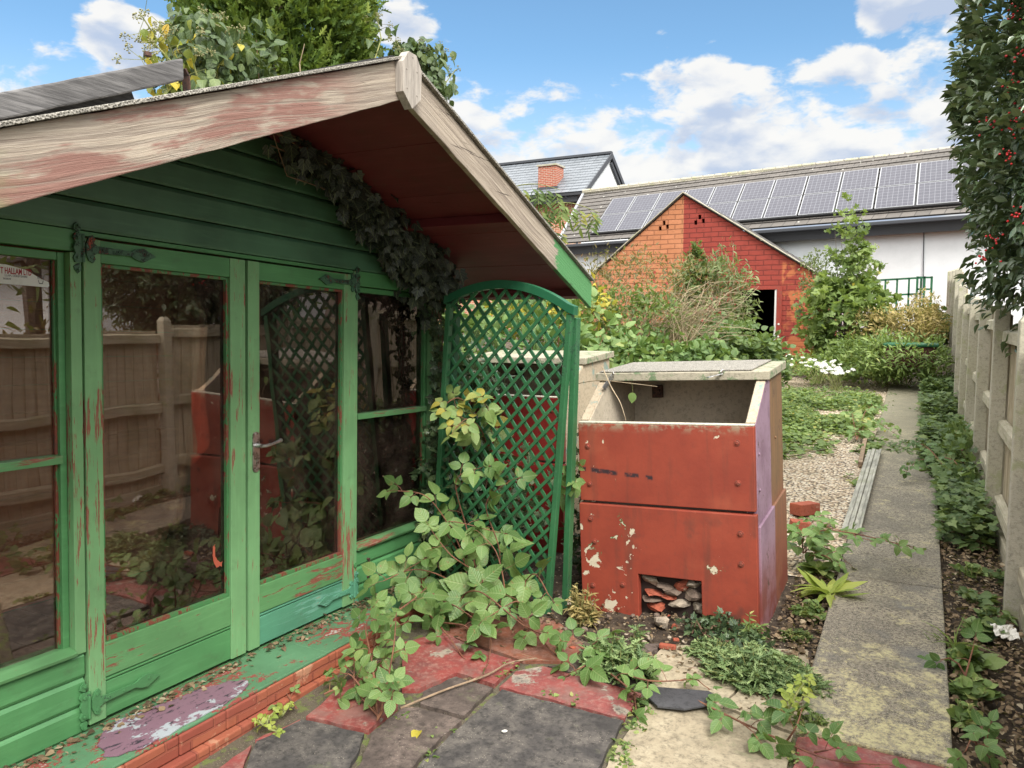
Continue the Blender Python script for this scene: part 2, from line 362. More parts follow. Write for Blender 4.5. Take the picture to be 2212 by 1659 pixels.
def grey_timber(c0, c1, axis=(30, 2, 30), moss=0.0):
    def fn(t):
        g = t.obj(); f = t.noise(t.map(g, axis), 2.5, 7, .7, .3); b = t.noise(g, 2.3, 3)
        c = t.mix(t.step(f, .3, .7), c0, c1); c = t.mix(t.m('MULTIPLY', t.step(b, .5, .75), .4), c, tuple(k * .6 for k in c0))
        if moss: c = t.mix(t.m('MULTIPLY', t.step(t.noise(g, 3.3, 5, .65), .5, .68), moss), c, (.17, .20, .08))
        return {BC: c, RO: .85, NO: t.bump(f, .55, .004)}
    return fn
mat('old_plank', grey_timber((.06, .058, .06), (.21, .205, .205), (30, 2.5, 45)))
mat('block_wood', grey_timber((.28, .25, .22), (.52, .47, .41), (20, 20, 2)))
mat('pale_timber', grey_timber((.36, .31, .22), (.58, .52, .40), (28, 28, 1.2), .30))
mat('rail_timber', grey_timber((.30, .27, .19), (.50, .46, .35), (20, 1.5, 20), .45))
mat('brown_timber', grey_timber((.42, .125, .065), (.62, .22, .11), (12, .9, 12)))
mat('brown_floor', grey_timber((.16, .11, .085), (.30, .22, .17), (2, 9, 9)))
mat('old_trim', grey_timber((.20, .20, .17), (.46, .45, .38), (12, 1, 12), .3))
mat('dead_wood', grey_timber((.16, .11, .07), (.36, .26, .17), (9, 9, 9)))
mat('bark', grey_timber((.07, .055, .045), (.22, .18, .14), (9, 9, 2)))
mat('twig', grey_timber((.12, .07, .045), (.28, .17, .11), (9, 9, 9)))
mat('twig_green', grey_timber((.13, .16, .05), (.30, .30, .11), (9, 9, 9)))
mat('twig_pale', grey_timber((.28, .21, .13), (.52, .42, .28), (9, 9, 9)))
mat('cane_red', grey_timber((.13, .05, .035), (.28, .13, .07), (9, 9, 9)))
def mat_felt(t):
    g = t.obj(); v = t.vor(g, 190); n = t.noise(g, 30, 4)
    return {BC: t.ramp(t.m('ADD', t.m('MULTIPLY', v, .8), t.m('MULTIPLY', n, .4)), [(.2, (.07, .065, .055)), (.55, (.24, .225, .195)), (.9, (.50, .47, .41))]), RO: .95, NO: t.bump(v, .8, .006)}
mat('felt', mat_felt)
mat('felt_dark', lambda t: {BC: t.ramp(t.noise(t.obj(), 60, 4), [(.3, (.02, .02, .02)), (.8, (.07, .07, .07))]), RO: .9})
def mat_glass(t):
    d = t.N('ShaderNodeBsdfTransparent', {'Color': (.86, .86, .84, 1)}); g = t.N('ShaderNodeBsdfGlossy', {'Color': (.95, .84, .78, 1), 'Roughness': .0, 'Normal': t.bump(t.noise(t.obj(), 2.2, 1), .10, .02)})
    df = t.N('ShaderNodeBsdfDiffuse', {'Color': (.36, .25, .20, 1)})  # brown haze standing in for the dim interior, coloured into the dust
    fr = t.m('ADD', t.m('MULTIPLY', t.N('ShaderNodeFresnel', {0: 1.52}), 1.0), .075)
    a = t.N('ShaderNodeMixShader', {0: fr, 1: d, 2: g})
    o = t.obj(); dust_haze = t.m('ADD', t.m('MULTIPLY', t.step(t.noise(o, 5, 6, .7), .30, .8), .085), t.m('MULTIPLY', t.m('SUBTRACT', 1.0, t.step(t.vor(o, 26), .025, .045)), t.step(t.noise(o, 3, 2), .5, .62)))
    return t.N('ShaderNodeMixShader', {0: dust_haze, 1: a, 2: df})
mat('glass', mat_glass)
def brickmat(c1, c2, mortar, msize=.012, painted=True, axis='xz', bw=.225, bh=.075, wear=None, split=None):
    def fn(t):
        g = t.obj(); x, y, z = t.sep(g); a = {'x': x, 'y': y}[axis[0]]
        wob = t.noise(g, 2.5, 3); vv = t.comb(t.m('ADD', a, t.m('MULTIPLY', wob, .05)), t.m('ADD', z, t.m('MULTIPLY', wob, .03)), 0.0)
        nd = t.n.new('ShaderNodeTexBrick'); t.l.new(vv, nd.inputs[0])
        for k, q in (('Scale', 1.0), ('Mortar Size', msize), ('Mortar Smooth', .35), ('Bias', 0.), ('Brick Width', bw), ('Row Height', bh)): nd.inputs[k].default_value = q
        nd.inputs['Color1'].default_value = c1 + (1,); nd.inputs['Color2'].default_value = c2 + (1,); nd.inputs['Mortar'].default_value = mortar + (1,)
        col = nd.outputs[0]; n = t.noise(g, 6, 6, .65); n2 = t.noise(g, 1.3, 4, .6)
        col = t.mix(t.m('MULTIPLY', t.step(n, .45, .8), .45), col, tuple(k * .5 for k in c1)); col = t.mix(t.m('MULTIPLY', t.step(n2, .45, .7), .3), col, tuple(min(1, k * 1.25 + .03) for k in c2))
        if split is not None: 
            c = t.mix(t.step(n, .4, .8), split[1], tuple(k * .7 for k in split[1]))
            c = t.mix(t.m('MULTIPLY', nd.outputs[1], .75), c, tuple(k * .42 for k in split[1]))
            # bare bricks showing by the doorway
            bare = t.m('MULTIPLY', t.m('MULTIPLY', t.step(x, split[2], split[2] + .05), t.step(n2, .42, .52)), t.m('SUBTRACT', 1.0, t.step(z, 2.15, 2.4)))
            c = t.mix(t.m('MULTIPLY', bare, t.step(t.noise(g, 3.4, 4), .45, .55)), c, (.42, .13, .05))
            col = t.mix(t.step(x, split[0], split[0] + .015), col, c)
        if wear is not None: col = t.mix(t.step(t.noise(g, 5.5, 7, .7), wear[0], wear[0] + .05), col, wear[1])
        return {BC: col, RO: .85, NO: t.bump(t.m('SUBTRACT', t.m('MULTIPLY', n, .5), nd.outputs[1]), .8, .012)}
    return fn
mat('garage_brick', brickmat((.41, .16, .07), (.47, .19, .09), (.24, .09, .04), .012, bw=.33, bh=.11, split=(.0, (.28, .042, .028), 2.16)))
mat('garage_side', brickmat((.34, .05, .03), (.38, .06, .035), (.2, .03, .02), .009, axis='yz'))
mat('plinth_brick', brickmat((.33, .10, .05), (.24, .055, .035), (.26, .07, .04), .006, axis='yz', wear=(.57, (.40, .20, .12))))
mat('house_brick', brickmat((.52, .18, .085), (.42, .14, .07), (.62, .52, .40), .013, axis='xz'))
mat('chimney_brick', brickmat((.42, .11, .06), (.34, .09, .05), (.50, .40, .32), .012, axis='xz'))
mat('bungalow_brick', brickmat((.33, .09, .05), (.30, .09, .05), (.4, .3, .25), .012, axis='yz'))
def tilemat(c0, c1, lich, row=.28, sheen=.6):
    def fn(t):
        uv = t.N('ShaderNodeTexCoord', out=2); g = t.obj(); n = t.noise(g, 2.2, 5, .7)
        nd = t.n.new('ShaderNodeTexBrick'); t.l.new(uv, nd.inputs[0])
        for k, q in (('Scale', 1.0), ('Mortar Size', .012), ('Mortar Smooth', .1), ('Brick Width', .34), ('Row Height', row)): nd.inputs[k].default_value = q
        nd.inputs['Color1'].default_value = c0 + (1,); nd.inputs['Color2'].default_value = c1 + (1,); nd.inputs['Mortar'].default_value = tuple(k * .5 for k in c0) + (1,)
        saw = t.m('FRACT', t.m('DIVIDE', t.sep(uv)[1], row))
        col = t.mix(t.m('MULTIPLY', t.step(n, .45, .75), .5), nd.outputs[0], tuple(k * .65 for k in c0))
        if lich: col = t.mix(t.m('SUBTRACT', 1.0, t.step(t.vor(g, 3.2), .07, .11)), col, (.50, .50, .45))
        return {BC: col, RO: sheen, NO: t.bump(t.m('MULTIPLY', saw, -1.0), 1.0, .03)}
    return fn
mat('roof_tile', tilemat((.115, .105, .095), (.155, .14, .125), True, .30, .8))
mat('roof_slate', tilemat((.17, .19, .21), (.22, .24, .265), False, .30, .38))
def mat_solar(t):
    uv = t.N('ShaderNodeTexCoord', out=2); nd = t.n.new('ShaderNodeTexBrick'); t.l.new(uv, nd.inputs[0]); nd.offset = 0.0
    for k, q in (('Scale', 1.0), ('Mortar Size', .004), ('Mortar Smooth', .2), ('Brick Width', 1 / 7.0), ('Row Height', 1 / 7.0)): nd.inputs[k].default_value = q
    nd.inputs['Color1'].default_value = (.07, .07, .088, 1); nd.inputs['Color2'].default_value = (.08, .08, .098, 1); nd.inputs['Mortar'].default_value = (.24, .25, .28, 1)
    return {BC: nd.outputs[0], RO: .4, 'Specular IOR Level': .22}
mat('solar', mat_solar)
mat('alu', lambda t: {BC: (.36, .37, .39), RO: .5, ME: .2})
mat('black', lambda t: {BC: (.012, .012, .013), RO: .6})
mat('dark_inside', lambda t: {BC: (.03, .018, .014), RO: .9})
mat('pvc_grey', lambda t: {BC: (.075, .08, .09), RO: .7, 'Specular IOR Level': .15})
mat('fascia', lambda t: {BC: (.035, .037, .042), RO: .5})
mat('white_frame', lambda t: {BC: (.72, .72, .70), RO: .4})
mat('window_dark', lambda t: {BC: (.03, .035, .04), RO: .05})
def render_wall(t):
    g = t.obj(); n = t.noise(g, 1.2, 6, .65); f = t.noise(g, 14, 5)
    c = t.mix(t.step(n, .4, .75), (.82, .855, .87), (.72, .76, .77)); 
    return {BC: c, RO: .9, NO: t.bump(f, .25, .01)}
mat('render_white', render_wall)
def lichen(base, base2, lich, amt=.5, sc=6, speck=None, rough=.9, bd=.006):
    def fn(t):
        g = t.obj(); a = t.noise(g, sc, 7, .68); b = t.noise(g, 1.4, 4, .6); v = t.vor(g, 120)
        c = t.mix(t.step(b, .35, .65), base, base2)
        c = t.mix(t.step(t.noise(g, 45, 5, .7), .45, .75), c, tuple(k * .55 for k in base))
        if speck: c = t.mix(t.m('SUBTRACT', 1.0, t.step(v, .12, .2)), c, speck)
        c = t.mix(t.m('MULTIPLY', t.step(t.m('ADD', t.m('MULTIPLY', a, .7), t.m('MULTIPLY', b, .3)), 1 - amt - .02, 1 - amt + .035), .9), c, lich)
        return {BC: c, RO: rough, NO: t.bump(t.m('ADD', t.m('MULTIPLY', a, .7), t.m('MULTIPLY', v, .3)), .6, bd)}
    return fn
mat('post_concrete', lichen((.47, .44, .36), (.41, .385, .29), (.33, .34, .21), .44, 7, (.56, .53, .45)))
mat('lid_concrete', lichen((.42, .38, .29), (.36, .33, .24), (.13, .20, .10), .47, 14, (.2, .18, .13)))
mat('inner_concrete', lichen((.58, .51, .40), (.46, .40, .30), (.14, .10, .07), .36, 22, (.35, .28, .2)))
mat('kerb_cream', lichen((.58, .55, .45), (.5, .48, .38), (.2, .2, .12), .42, 20))
mat('cream_worn', lichen((.50, .42, .30), (.44, .36, .26), (.20, .30, .27), .44, 10, (.3, .22, .15)))
def mat_path(t):
    g = t.obj(); x, y, z = t.sep(g); a = t.noise(g, 5.5, 8, .72, .3); b = t.noise(g, .9, 3, .6); v = t.vor(g, 150); v2 = t.vor(g, 75)
    c = t.mix(t.step(b, .40, .62), (.245, .22, .17), (.37, .33, .235))
    c = t.mix(t.step(t.noise(g, 60, 5, .75), .42, .62), c, (.09, .08, .065)); c = t.mix(t.m('MULTIPLY', t.step(t.noise(g, 3.2, 7, .75), .46, .60), .6), c, (.12, .11, .09))
    pale = t.m('MULTIPLY', t.m('SUBTRACT', 1.0, t.step(v, .16, .30)), t.step(t.noise(g, 2.8, 4, .6), .35, .55)); c = t.mix(pale, c, (.58, .51, .36))
    c = t.mix(t.m('MULTIPLY', t.m('SUBTRACT', 1.0, t.step(v2, .08, .14)), .7), c, (.55, .48, .34))
    near = t.m('SUBTRACT', 1.0, t.step(y, -.1, 1.5))
    l = t.step(t.m('ADD', t.m('MULTIPLY', t.noise(t.map(g, (1, 1, 1)), 7.5, 9, .78, .2), .8), t.m('MULTIPLY', near, .12)), .455, .53); c = t.mix(t.m('MULTIPLY', l, t.m('ADD', .25, t.m('MULTIPLY', t.step(t.noise(g, 48, 4, .7), .38, .6), .7))), c, (.50, .45, .25))
    far = t.step(y, 3.5, 8.0); c = t.mix(t.m('MULTIPLY', far, .5), c, (.25, .235, .15))
    wet = t.m('MULTIPLY', t.step(t.noise(g, 1.6, 3), .52, .62), t.m('SUBTRACT', 1.0, t.step(y, 1.2, 2.6)))
    c = t.mix(t.m('MULTIPLY', wet, .55), c, (.10, .10, .10))
    return {BC: c, RO: t.m('SUBTRACT', .9, t.m('MULTIPLY', wet, .55)), NO: t.bump(t.m('ADD', a, t.m('MULTIPLY', v, -.5)), .8, .008)}
mat('path', mat_path)
def mat_gravel(t):
    g = t.obj(); nd = t.n.new('ShaderNodeTexVoronoi'); t.l.new(t.map(g, (1, 1, 1)), nd.inputs['Vector']); nd.inputs['Scale'].default_value = 42
    r = t.sep(nd.outputs[1])[0]
    c = t.ramp(r, [(0.0, (.34, .24, .15)), (.2, (.55, .42, .28)), (.5, (.70, .58, .41)), (.8, (.78, .71, .57)), (1.0, (.45, .35, .26))])
    c = t.mix(t.step(nd.outputs[0], .42, .75), c, (.10, .075, .05)); c = t.mix(t.m('MULTIPLY', t.step(t.noise(g, 1.6, 5), .5, .7), .35), c, (.34, .27, .17))
    return {BC: c, RO: .85, NO: t.bump(t.m('MULTIPLY', nd.outputs[0], -1.0), 1.0, .02)}
mat('gravel', mat_gravel)
def mat_soil(t):
    g = t.obj(); a = t.noise(g, 14, 8, .75); nd = t.n.new('ShaderNodeTexVoronoi'); t.l.new(g, nd.inputs['Vector']); nd.inputs['Scale'].default_value = 62; r = t.sep(nd.outputs[1])[0]
    c = t.ramp(a, [(.3, (.018, .012, .008)), (.5, (.06, .042, .028)), (.72, (.15, .11, .07))])
    c = t.mix(t.m('MULTIPLY', t.step(r, .84, .86), t.m('SUBTRACT', 1.0, t.step(nd.outputs[0], .3, .4))), c, (.40, .32, .22))
    return {BC: c, RO: .95, NO: t.bump(a, 1.0, .03)}
mat('soil', mat_soil)
mat('moss_joint', lichen((.09, .075, .05), (.12, .10, .07), (.12, .15, .04), .48, 18, (.3, .26, .2), bd=.012))
def slabmat(stone, paintc, amt, stone2=None, seed=0.):
    def fn(t):
        g = t.map(t.obj(), (1, 1, 1), (seed, seed * 1.7, 0)); a = t.noise(g, 2.6, 8, .66, .25); f = t.noise(g, 38, 6, .75); b = t.noise(g, 7, 6, .7)
        s = t.mix(t.step(b, .38, .66), stone, stone2 or tuple(k * 1.7 + .01 for k in stone)); s = t.mix(t.step(f, .42, .72), s, tuple(k * .45 for k in stone))
        s = t.mix(t.m('MULTIPLY', t.m('SUBTRACT', 1.0, t.step(t.vor(g, 95), .1, .17)), t.step(b, .45, .6)), s, (.42, .37, .30))
        p = t.mix(t.step(b, .40, .68), paintc, tuple(k * .55 + .02 for k in paintc)); p = t.mix(t.m('MULTIPLY', t.step(f, .45, .7), .6), p, (.36, .22, .18)); p = t.mix(t.m('MULTIPLY', t.step(t.noise(g, 4.2, 6, .7), .5, .62), .55), p, (.20, .13, .11))
        mk = t.step(a, 1 - amt - .012, 1 - amt + .012)
        edge = t.m('MULTIPLY', t.step(a, 1 - amt - .045, 1 - amt - .015), t.m('SUBTRACT', 1.0, mk))
        s = t.mix(t.m('MULTIPLY', t.step(t.noise(g, 1.7, 6, .72), .5, .62), .5), s, tuple(k * .5 for k in stone)); s = t.mix(t.m('MULTIPLY', t.step(t.noise(g, 3.1, 7, .75), .56, .64), .45), s, (.16, .17, .09)); c = t.mix(mk, s, p); c = t.mix(t.m('MULTIPLY', edge, .35), c, (.50, .43, .34))
        return {BC: c, RO: t.m('SUBTRACT', .85, t.m('MULTIPLY', mk, .25)), NO: t.bump(t.m('ADD', t.m('MULTIPLY', mk, .9), t.m('MULTIPLY', f, .35)), .55, .004)}
    return fn
mat('slab_dark', slabmat((.055, .05, .048), (.24, .05, .045), .30, (.135, .12, .105), .3))
mat('slab_brown', slabmat((.085, .065, .055), (.30, .035, .035), .36, (.17, .13, .11), 2.3))
mat('slab_red', slabmat((.34, .27, .20), (.265, .055, .048), .62, (.13, .12, .11), 4.1))
mat('slab_redgrey', slabmat((.12, .115, .11), (.255, .06, .055), .565, (.34, .28, .22), 6.9))
mat('slab_cream', slabmat((.34, .285, .195), (.26, .08, .07), .32, (.43, .37, .26), 9.1))
mat('slab_rust', slabmat((.20, .23, .22), (.24, .085, .05), .70, (.30, .14, .10), 12.7))
def concrete_red(t):
    g = t.obj(); x, y, z = t.sep(g); n = t.noise(g, 3.2, 6, .65); f = t.noise(g, 40, 5, .6)
    c = t.mix(t.step(n, .35, .7), (.30, .052, .027), (.235, .038, .021)); c = t.mix(t.m('MULTIPLY', t.step(t.noise(t.map(g, (9, 9, 1.0)), 1.5, 5, .6), .5, .72), .7), c, (.15, .04, .025)); c = t.mix(t.m('MULTIPLY', t.step(t.noise(g, 1.9, 4), .52, .7), .45), c, (.44, .12, .06))
    low = t.m('SUBTRACT', 1.0, t.step(z, .50, .68))
    ch = t.m('ADD', t.m('ADD', t.m('ADD', t.m('MULTIPLY', t.noise(g, 8.5, 6, .62, .3), .8), t.m('MULTIPLY', t.m('SUBTRACT', 1.0, t.step(t.m('ABSOLUTE', t.m('SUBTRACT', x, -.33)), .05, .28)), .085)), t.m('MULTIPLY', t.m('SUBTRACT', 1.0, t.step(t.m('ABSOLUTE', t.m('SUBTRACT', x, .26)), .02, .09)), .06)), t.m('MULTIPLY', low, .055))
    pe = t.step(ch, .60, .607); pg = t.m('MULTIPLY', t.step(ch, .588, .594), t.step(t.noise(g, 3, 2), .5, .55))
    c = t.mix(pg, c, (.04, .16, .06)); c = t.mix(pe, c, (.62, .55, .41))
    # scorched dashes across the upper panel
    zz = t.m('ADD', z, t.m('MULTIPLY', x, .08)); band = t.m('SUBTRACT', 1.0, t.step(t.m('ABSOLUTE', t.m('SUBTRACT', t.m('ADD', zz, t.m('MULTIPLY', t.noise(g, 18, 3), .02)), .800)), .005, .018))
    seg = None
    for c0, hw in ((-.335, .085), (-.175, .045), (-.075, .022), (-.455, .012)):
        q = t.m('SUBTRACT', 1.0, t.step(t.m('ABSOLUTE', t.m('SUBTRACT', x, c0)), hw * .8, hw)); seg = q if seg is None else t.m('MAXIMUM', seg, q)
    dash = t.m('MULTIPLY', band, t.m('MULTIPLY', seg, t.step(t.noise(g, 35, 4, .7), .34, .5)))
    c = t.mix(t.m('MULTIPLY', dash, .95), c, (.018, .016, .022))
    c = t.mix(t.m('MULTIPLY', t.m('MULTIPLY', low, t.step(t.noise(g, 4.4, 4), .58, .7)), .7), c, (.10, .04, .028))
    c = t.mix(t.m('MULTIPLY', t.m('SUBTRACT', 1.0, t.step(t.vor(g, 24), .02, .035)), t.step(f, .5, .55)), c, (.5, .36, .26))
    pit = t.m('SUBTRACT', 1.0, t.step(t.vor(g, 46), .05, .10)); pit = t.m('MULTIPLY', pit, t.step(t.noise(g, 5, 3), .45, .6)); c = t.mix(t.m('MULTIPLY', pit, .7), c, (.12, .035, .025))
    c = t.mix(t.m('MULTIPLY', t.step(t.noise(g, 26, 6, .75), .52, .72), .35), c, (.17, .045, .03)); c = t.mix(t.m('MULTIPLY', t.step(z, 1.03, 1.09), t.step(t.noise(g, 14, 5, .7), .45, .6)), c, (.30, .24, .16))
    return {BC: c, RO: .62, NO: t.bump(t.m('SUBTRACT', t.m('ADD', t.m('MULTIPLY', f, .45), t.m('MULTIPLY', n, .5)), t.m('MULTIPLY', pe, 1.0)), .5, .004)}
mat('bunker_red', concrete_red)
def bunker_side(t):
    g = t.obj(); x, y, z = t.sep(g); n = t.noise(g, 4, 6, .65); s = t.noise(t.map(g, (5, 9, 1)), 2, 5)
    lil = t.mix(t.step(n, .35, .7), (.30, .20, .27), (.20, .12, .17)); br = t.mix(t.step(s, .35, .7), (.24, .135, .070), (.165, .105, .055)); rd = t.mix(t.step(n, .35, .7), (.26, .07, .05), (.17, .05, .035))
    br = t.mix(t.m('MULTIPLY', t.m('SUBTRACT', 1.0, t.step(z, .3, .8)), .75), br, rd); lil = t.mix(t.m('MULTIPLY', t.m('SUBTRACT', 1.0, t.step(z, .1, .55)), .6), lil, rd)
    c = t.mix(t.step(t.m('ADD', y, t.m('MULTIPLY', n, .035)), .47, .485), lil, br)
    c = t.mix(t.step(t.noise(g, 11, 6, .7), .62, .65), c, (.09, .05, .04)); c = t.mix(t.m('MULTIPLY', t.step(t.noise(g, 30, 5, .7), .5, .7), .4), c, (.10, .06, .05))
    c = t.mix(t.m('MULTIPLY', t.m('SUBTRACT', 1.0, t.step(z, .0, .45)), t.step(n, .45, .6)), c, (.20, .05, .035))
    return {BC: c, RO: .6, NO: t.bump(n, .3, .006)}
mat('bunker_side', bunker_side)
mat('bunker_red_shaded', paint((.22, .022, .018), (.16, .02, .016), (.5, .42, .32), True, .53, axis=(5, 5, 5)))  # crimson copy of the bunker red with shade built into the colour
mat('dead_red', lambda t: {BC: (.075, .022, .02), RO: .8})
mat('rust_bolt', lambda t: {BC: t.mix(t.step(t.noise(t.obj(), 60, 4), .4, .6), (.27, .05, .028), (.17, .045, .028)), RO: .7})
mat('steel', lambda t: {BC: t.mix(t.step(t.noise(t.obj(), 50, 4), .45, .7), (.50, .50, .50), (.16, .15, .13)), RO: .32, ME: .9})
mat('iron', lambda t: {BC: t.mix(t.step(t.noise(t.obj(), 80, 4), .4, .7), (.10, .05, .035), (.03, .025, .025)), RO: .75, ME: .3})
mat('sticker', lambda t: {BC: t.mix(t.step(t.noise(t.obj(), 20, 4), .5, .75), (.72, .72, .70), (.60, .59, .56)), RO: .4})
mat('ink_red', lambda t: {BC: (.36, .01, .02), RO: .5})
mat('smear_red', lambda t: {BC: (.42, .09, .05), RO: .7})
mat('ink_grey', lambda t: {BC: (.12, .12, .13), RO: .5})
mat('white_bits', lambda t: {BC: (.72, .70, .64), RO: .7})
mat('paint_splash', lambda t: {BC: t.mix(t.step(t.m('ADD', t.noise(t.map(t.obj(), (5, 3, 1)), 3.5, 6, .7), t.m('MULTIPLY', t.m('ABSOLUTE', t.m('SUBTRACT', t.sep(t.obj())[0], .19)), -1.6)), .30, .34), (.36, .39, .42), t.mix(t.step(t.noise(t.map(t.obj(), (9, 3, 1)), 6, 6, .75), .55, .6), (.20, .11, .15), (.035, .025, .04))), RO: .5, NO: t.bump(t.noise(t.obj(), 20, 5), .5, .004)})
mat('pvc_white', lambda t: {BC: (.66, .66, .62), RO: .4})
mat('slate_piece', lichen((.05, .05, .055), (.08, .08, .085), (.2, .19, .17), .36, 20))
mat('stone', lichen((.42, .35, .26), (.30, .25, .2), (.16, .13, .1), .42, 20))
mat('stone_dark', lichen((.15, .11, .085), (.22, .16, .12), (.34, .27, .19), .42, 20))
mat('brick_bit', lichen((.36, .09, .045), (.30, .08, .05), (.45, .33, .24), .40, 18))

def leafmat(stops, trans=.3, rough=.5, vein=.5, veins=7, spec=.4, dry=None):
    def fn(t):
        lv = t.attr('lv'); uv = t.N('ShaderNodeTexCoord', out=2); x, y, z = t.sep(uv)
        c = t.ramp(lv, stops)
        ax = t.m('ABSOLUTE', x); mid = t.m('SUBTRACT', 1.0, t.step(ax, .012, .035))
        side = t.m('PINGPONG', t.m('SUBTRACT', t.m('MULTIPLY', y, float(veins)), t.m('MULTIPLY', ax, 4.0)), .5)
        sv2 = t.m('SUBTRACT', 1.0, t.step(side, .02, .13)); vv = t.m('MAXIMUM', mid, t.m('MULTIPLY', sv2, .55))
        c2 = t.mix(t.m('MULTIPLY', vv, vein), c, t.mix(.5, c, (.42, .50, .22)))
        if dry: c2 = t.mix(t.m('MULTIPLY', t.step(t.noise(t.obj(), 38, 4, .6), .63, .69), .75), c2, dry)
        return {BC: c2, RO: rough, 'Specular IOR Level': spec, NO: t.bump(t.m('ADD', side, t.m('MULTIPLY', mid, -.6)), .5 * vein, .006), 'trans': (trans, t.mix(.4, c2, (.32, .42, .04)))}
    return fn
mat('leaf_bramble', leafmat([(0, (.055, .125, .035)), (.45, (.12, .22, .06)), (.85, (.21, .32, .10)), (.96, (.30, .36, .11)), (1, (.44, .38, .07))], .28, .45, .8, dry=(.26, .17, .07)))
mat('leaf_ground', leafmat([(0, (.045, .085, .03)), (.5, (.105, .175, .055)), (1, (.20, .27, .09))], .3, .55, .4, dry=(.26, .17, .07)))
mat('leaf_ivy', leafmat([(0, (.022, .045, .025)), (.6, (.05, .095, .045)), (.95, (.12, .18, .08)), (1, (.2, .2, .1))], .12, .32, .8, 4))
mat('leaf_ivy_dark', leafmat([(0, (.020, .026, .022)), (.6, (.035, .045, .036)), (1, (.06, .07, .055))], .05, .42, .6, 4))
mat('leaf_dry', leafmat([(0, (.05, .03, .018)), (.5, (.16, .10, .06)), (.9, (.30, .21, .13)), (1, (.48, .40, .28))], .2, .8, .4))
mat('leaf_holly', leafmat([(0, (.05, .085, .045)), (.55, (.10, .15, .075)), (.93, (.17, .22, .11)), (1, (.27, .31, .12))], .10, .27, .3, 5, .7))
mat('leaf_conifer', leafmat([(0, (.03, .065, .02)), (.5, (.12, .20, .035)), (1, (.30, .37, .07))], .25, .7, .0))
mat('leaf_yellow', leafmat([(0, (.18, .24, .05)), (.35, (.42, .40, .07)), (.8, (.66, .52, .06)), (1, (.60, .34, .06))], .4, .5, .4))
mat('leaf_hedge', leafmat([(0, (.03, .06, .026)), (.6, (.07, .115, .04)), (1, (.15, .20, .07))], .2, .5, .5, 4))
mat('leaf_bush', leafmat([(0, (.045, .085, .025)), (.5, (.12, .19, .055)), (.85, (.21, .27, .08)), (1, (.38, .34, .07))], .35, .6, .3))
mat('leaf_redbush', leafmat([(0, (.08, .045, .03)), (.4, (.16, .13, .05)), (.8, (.26, .22, .09)), (.95, (.30, .10, .08)), (1, (.40, .05, .05))], .3, .6, .2))
mat('leaf_pale', leafmat([(0, (.08, .12, .05)), (.5, (.17, .22, .09)), (1, (.30, .34, .16))], .35, .6, .2))
mat('leaf_maple', leafmat([(0, (.07, .12, .035)), (.5, (.17, .25, .07)), (.9, (.29, .38, .12)), (1, (.50, .40, .05))], .4, .5, .3))
mat('leaf_gold', leafmat([(0, (.17, .13, .05)), (.5, (.38, .29, .11)), (1, (.56, .46, .20))], .35, .7, .2))
mat('leaf_lime', leafmat([(0, (.26, .36, .06)), (1, (.48, .54, .12))], .4, .45, .7))
mat('leaf_thistle', leafmat([(0, (.07, .13, .05)), (.5, (.18, .27, .10)), (1, (.32, .42, .18))], .25, .6, .4))
mat('leaf_weed', leafmat([(0, (.07, .12, .035)), (.5, (.17, .26, .07)), (.9, (.28, .37, .11)), (1, (.42, .40, .14))], .35, .5, .4, dry=(.26, .17, .07)))
mat('petal_white', leafmat([(0, (.72, .72, .68)), (1, (.84, .84, .80))], .3, .6, 0))
mat('berry', lambda t: {BC: (.42, .012, .015), RO: .2})
mat('berry_dark', lambda t: {BC: (.045, .01, .012), RO: .3})
mat('umbel', lambda t: {BC: (.26, .25, .12), RO: .8})

# ================================================================== GROUND
def grid_sheet(name, xs, ys, zf, m):
    X, Y = np.meshgrid(xs, ys, indexing='ij'); Z = np.vectorize(zf)(X, Y)
    nx, ny = len(xs), len(ys); vs = np.stack([X, Y, Z], -1).reshape(-1, 3)
    fs = [(i * ny + j, (i + 1) * ny + j, (i + 1) * ny + j + 1, i * ny + j + 1) for i in range(nx - 1) for j in range(ny - 1)]
    mb = MB(); mb.v = [tuple(v) for v in vs]; mb.f = fs; mb.mi = [0] * len(fs)
    return struct(mb.build(name, m, smooth=True))
from mathutils import noise as mn
def rough(x, y):
    a = mn.fractal(Vector((x * 3.1, y * 3.1, 0)), 1.0, 2.0, 4) * .5 + mn.noise(Vector((x * 19, y * 19, 3))) * .22
    return a
def ground_z(x, y):
    base = H(y) - .035
    amp = .012
    if .17 < x < .6 and y < 20: base -= .012; amp = .045
    elif -2.2 < x < -.4 and 3.3 < y < 5.2: amp = .035; base += .022
    elif y > 5: amp = .03
    return base + rough(x, y) * amp
xs = sorted(set(list(np.linspace(-90, -8, 12)) + list(np.linspace(-8, -2.6, 18)) + list(np.linspace(-2.6, .9, 130)) + list(np.linspace(.9, 4, 12)) + list(np.linspace(4, 90, 12))))
ys = sorted(set(list(np.linspace(-60, 1, 12)) + list(np.linspace(1, 7, 190)) + list(np.linspace(7, 18, 120)) + list(np.linspace(18, 160, 16))))
grid_sheet('ground', xs, ys, ground_z, 'soil')
grid_sheet('gravel_yard', np.linspace(-6.0, -.41, 60), np.linspace(4.95, 15.5, 110), lambda x, y: H(y) + rough(x, y) * .014 - .004, 'gravel')
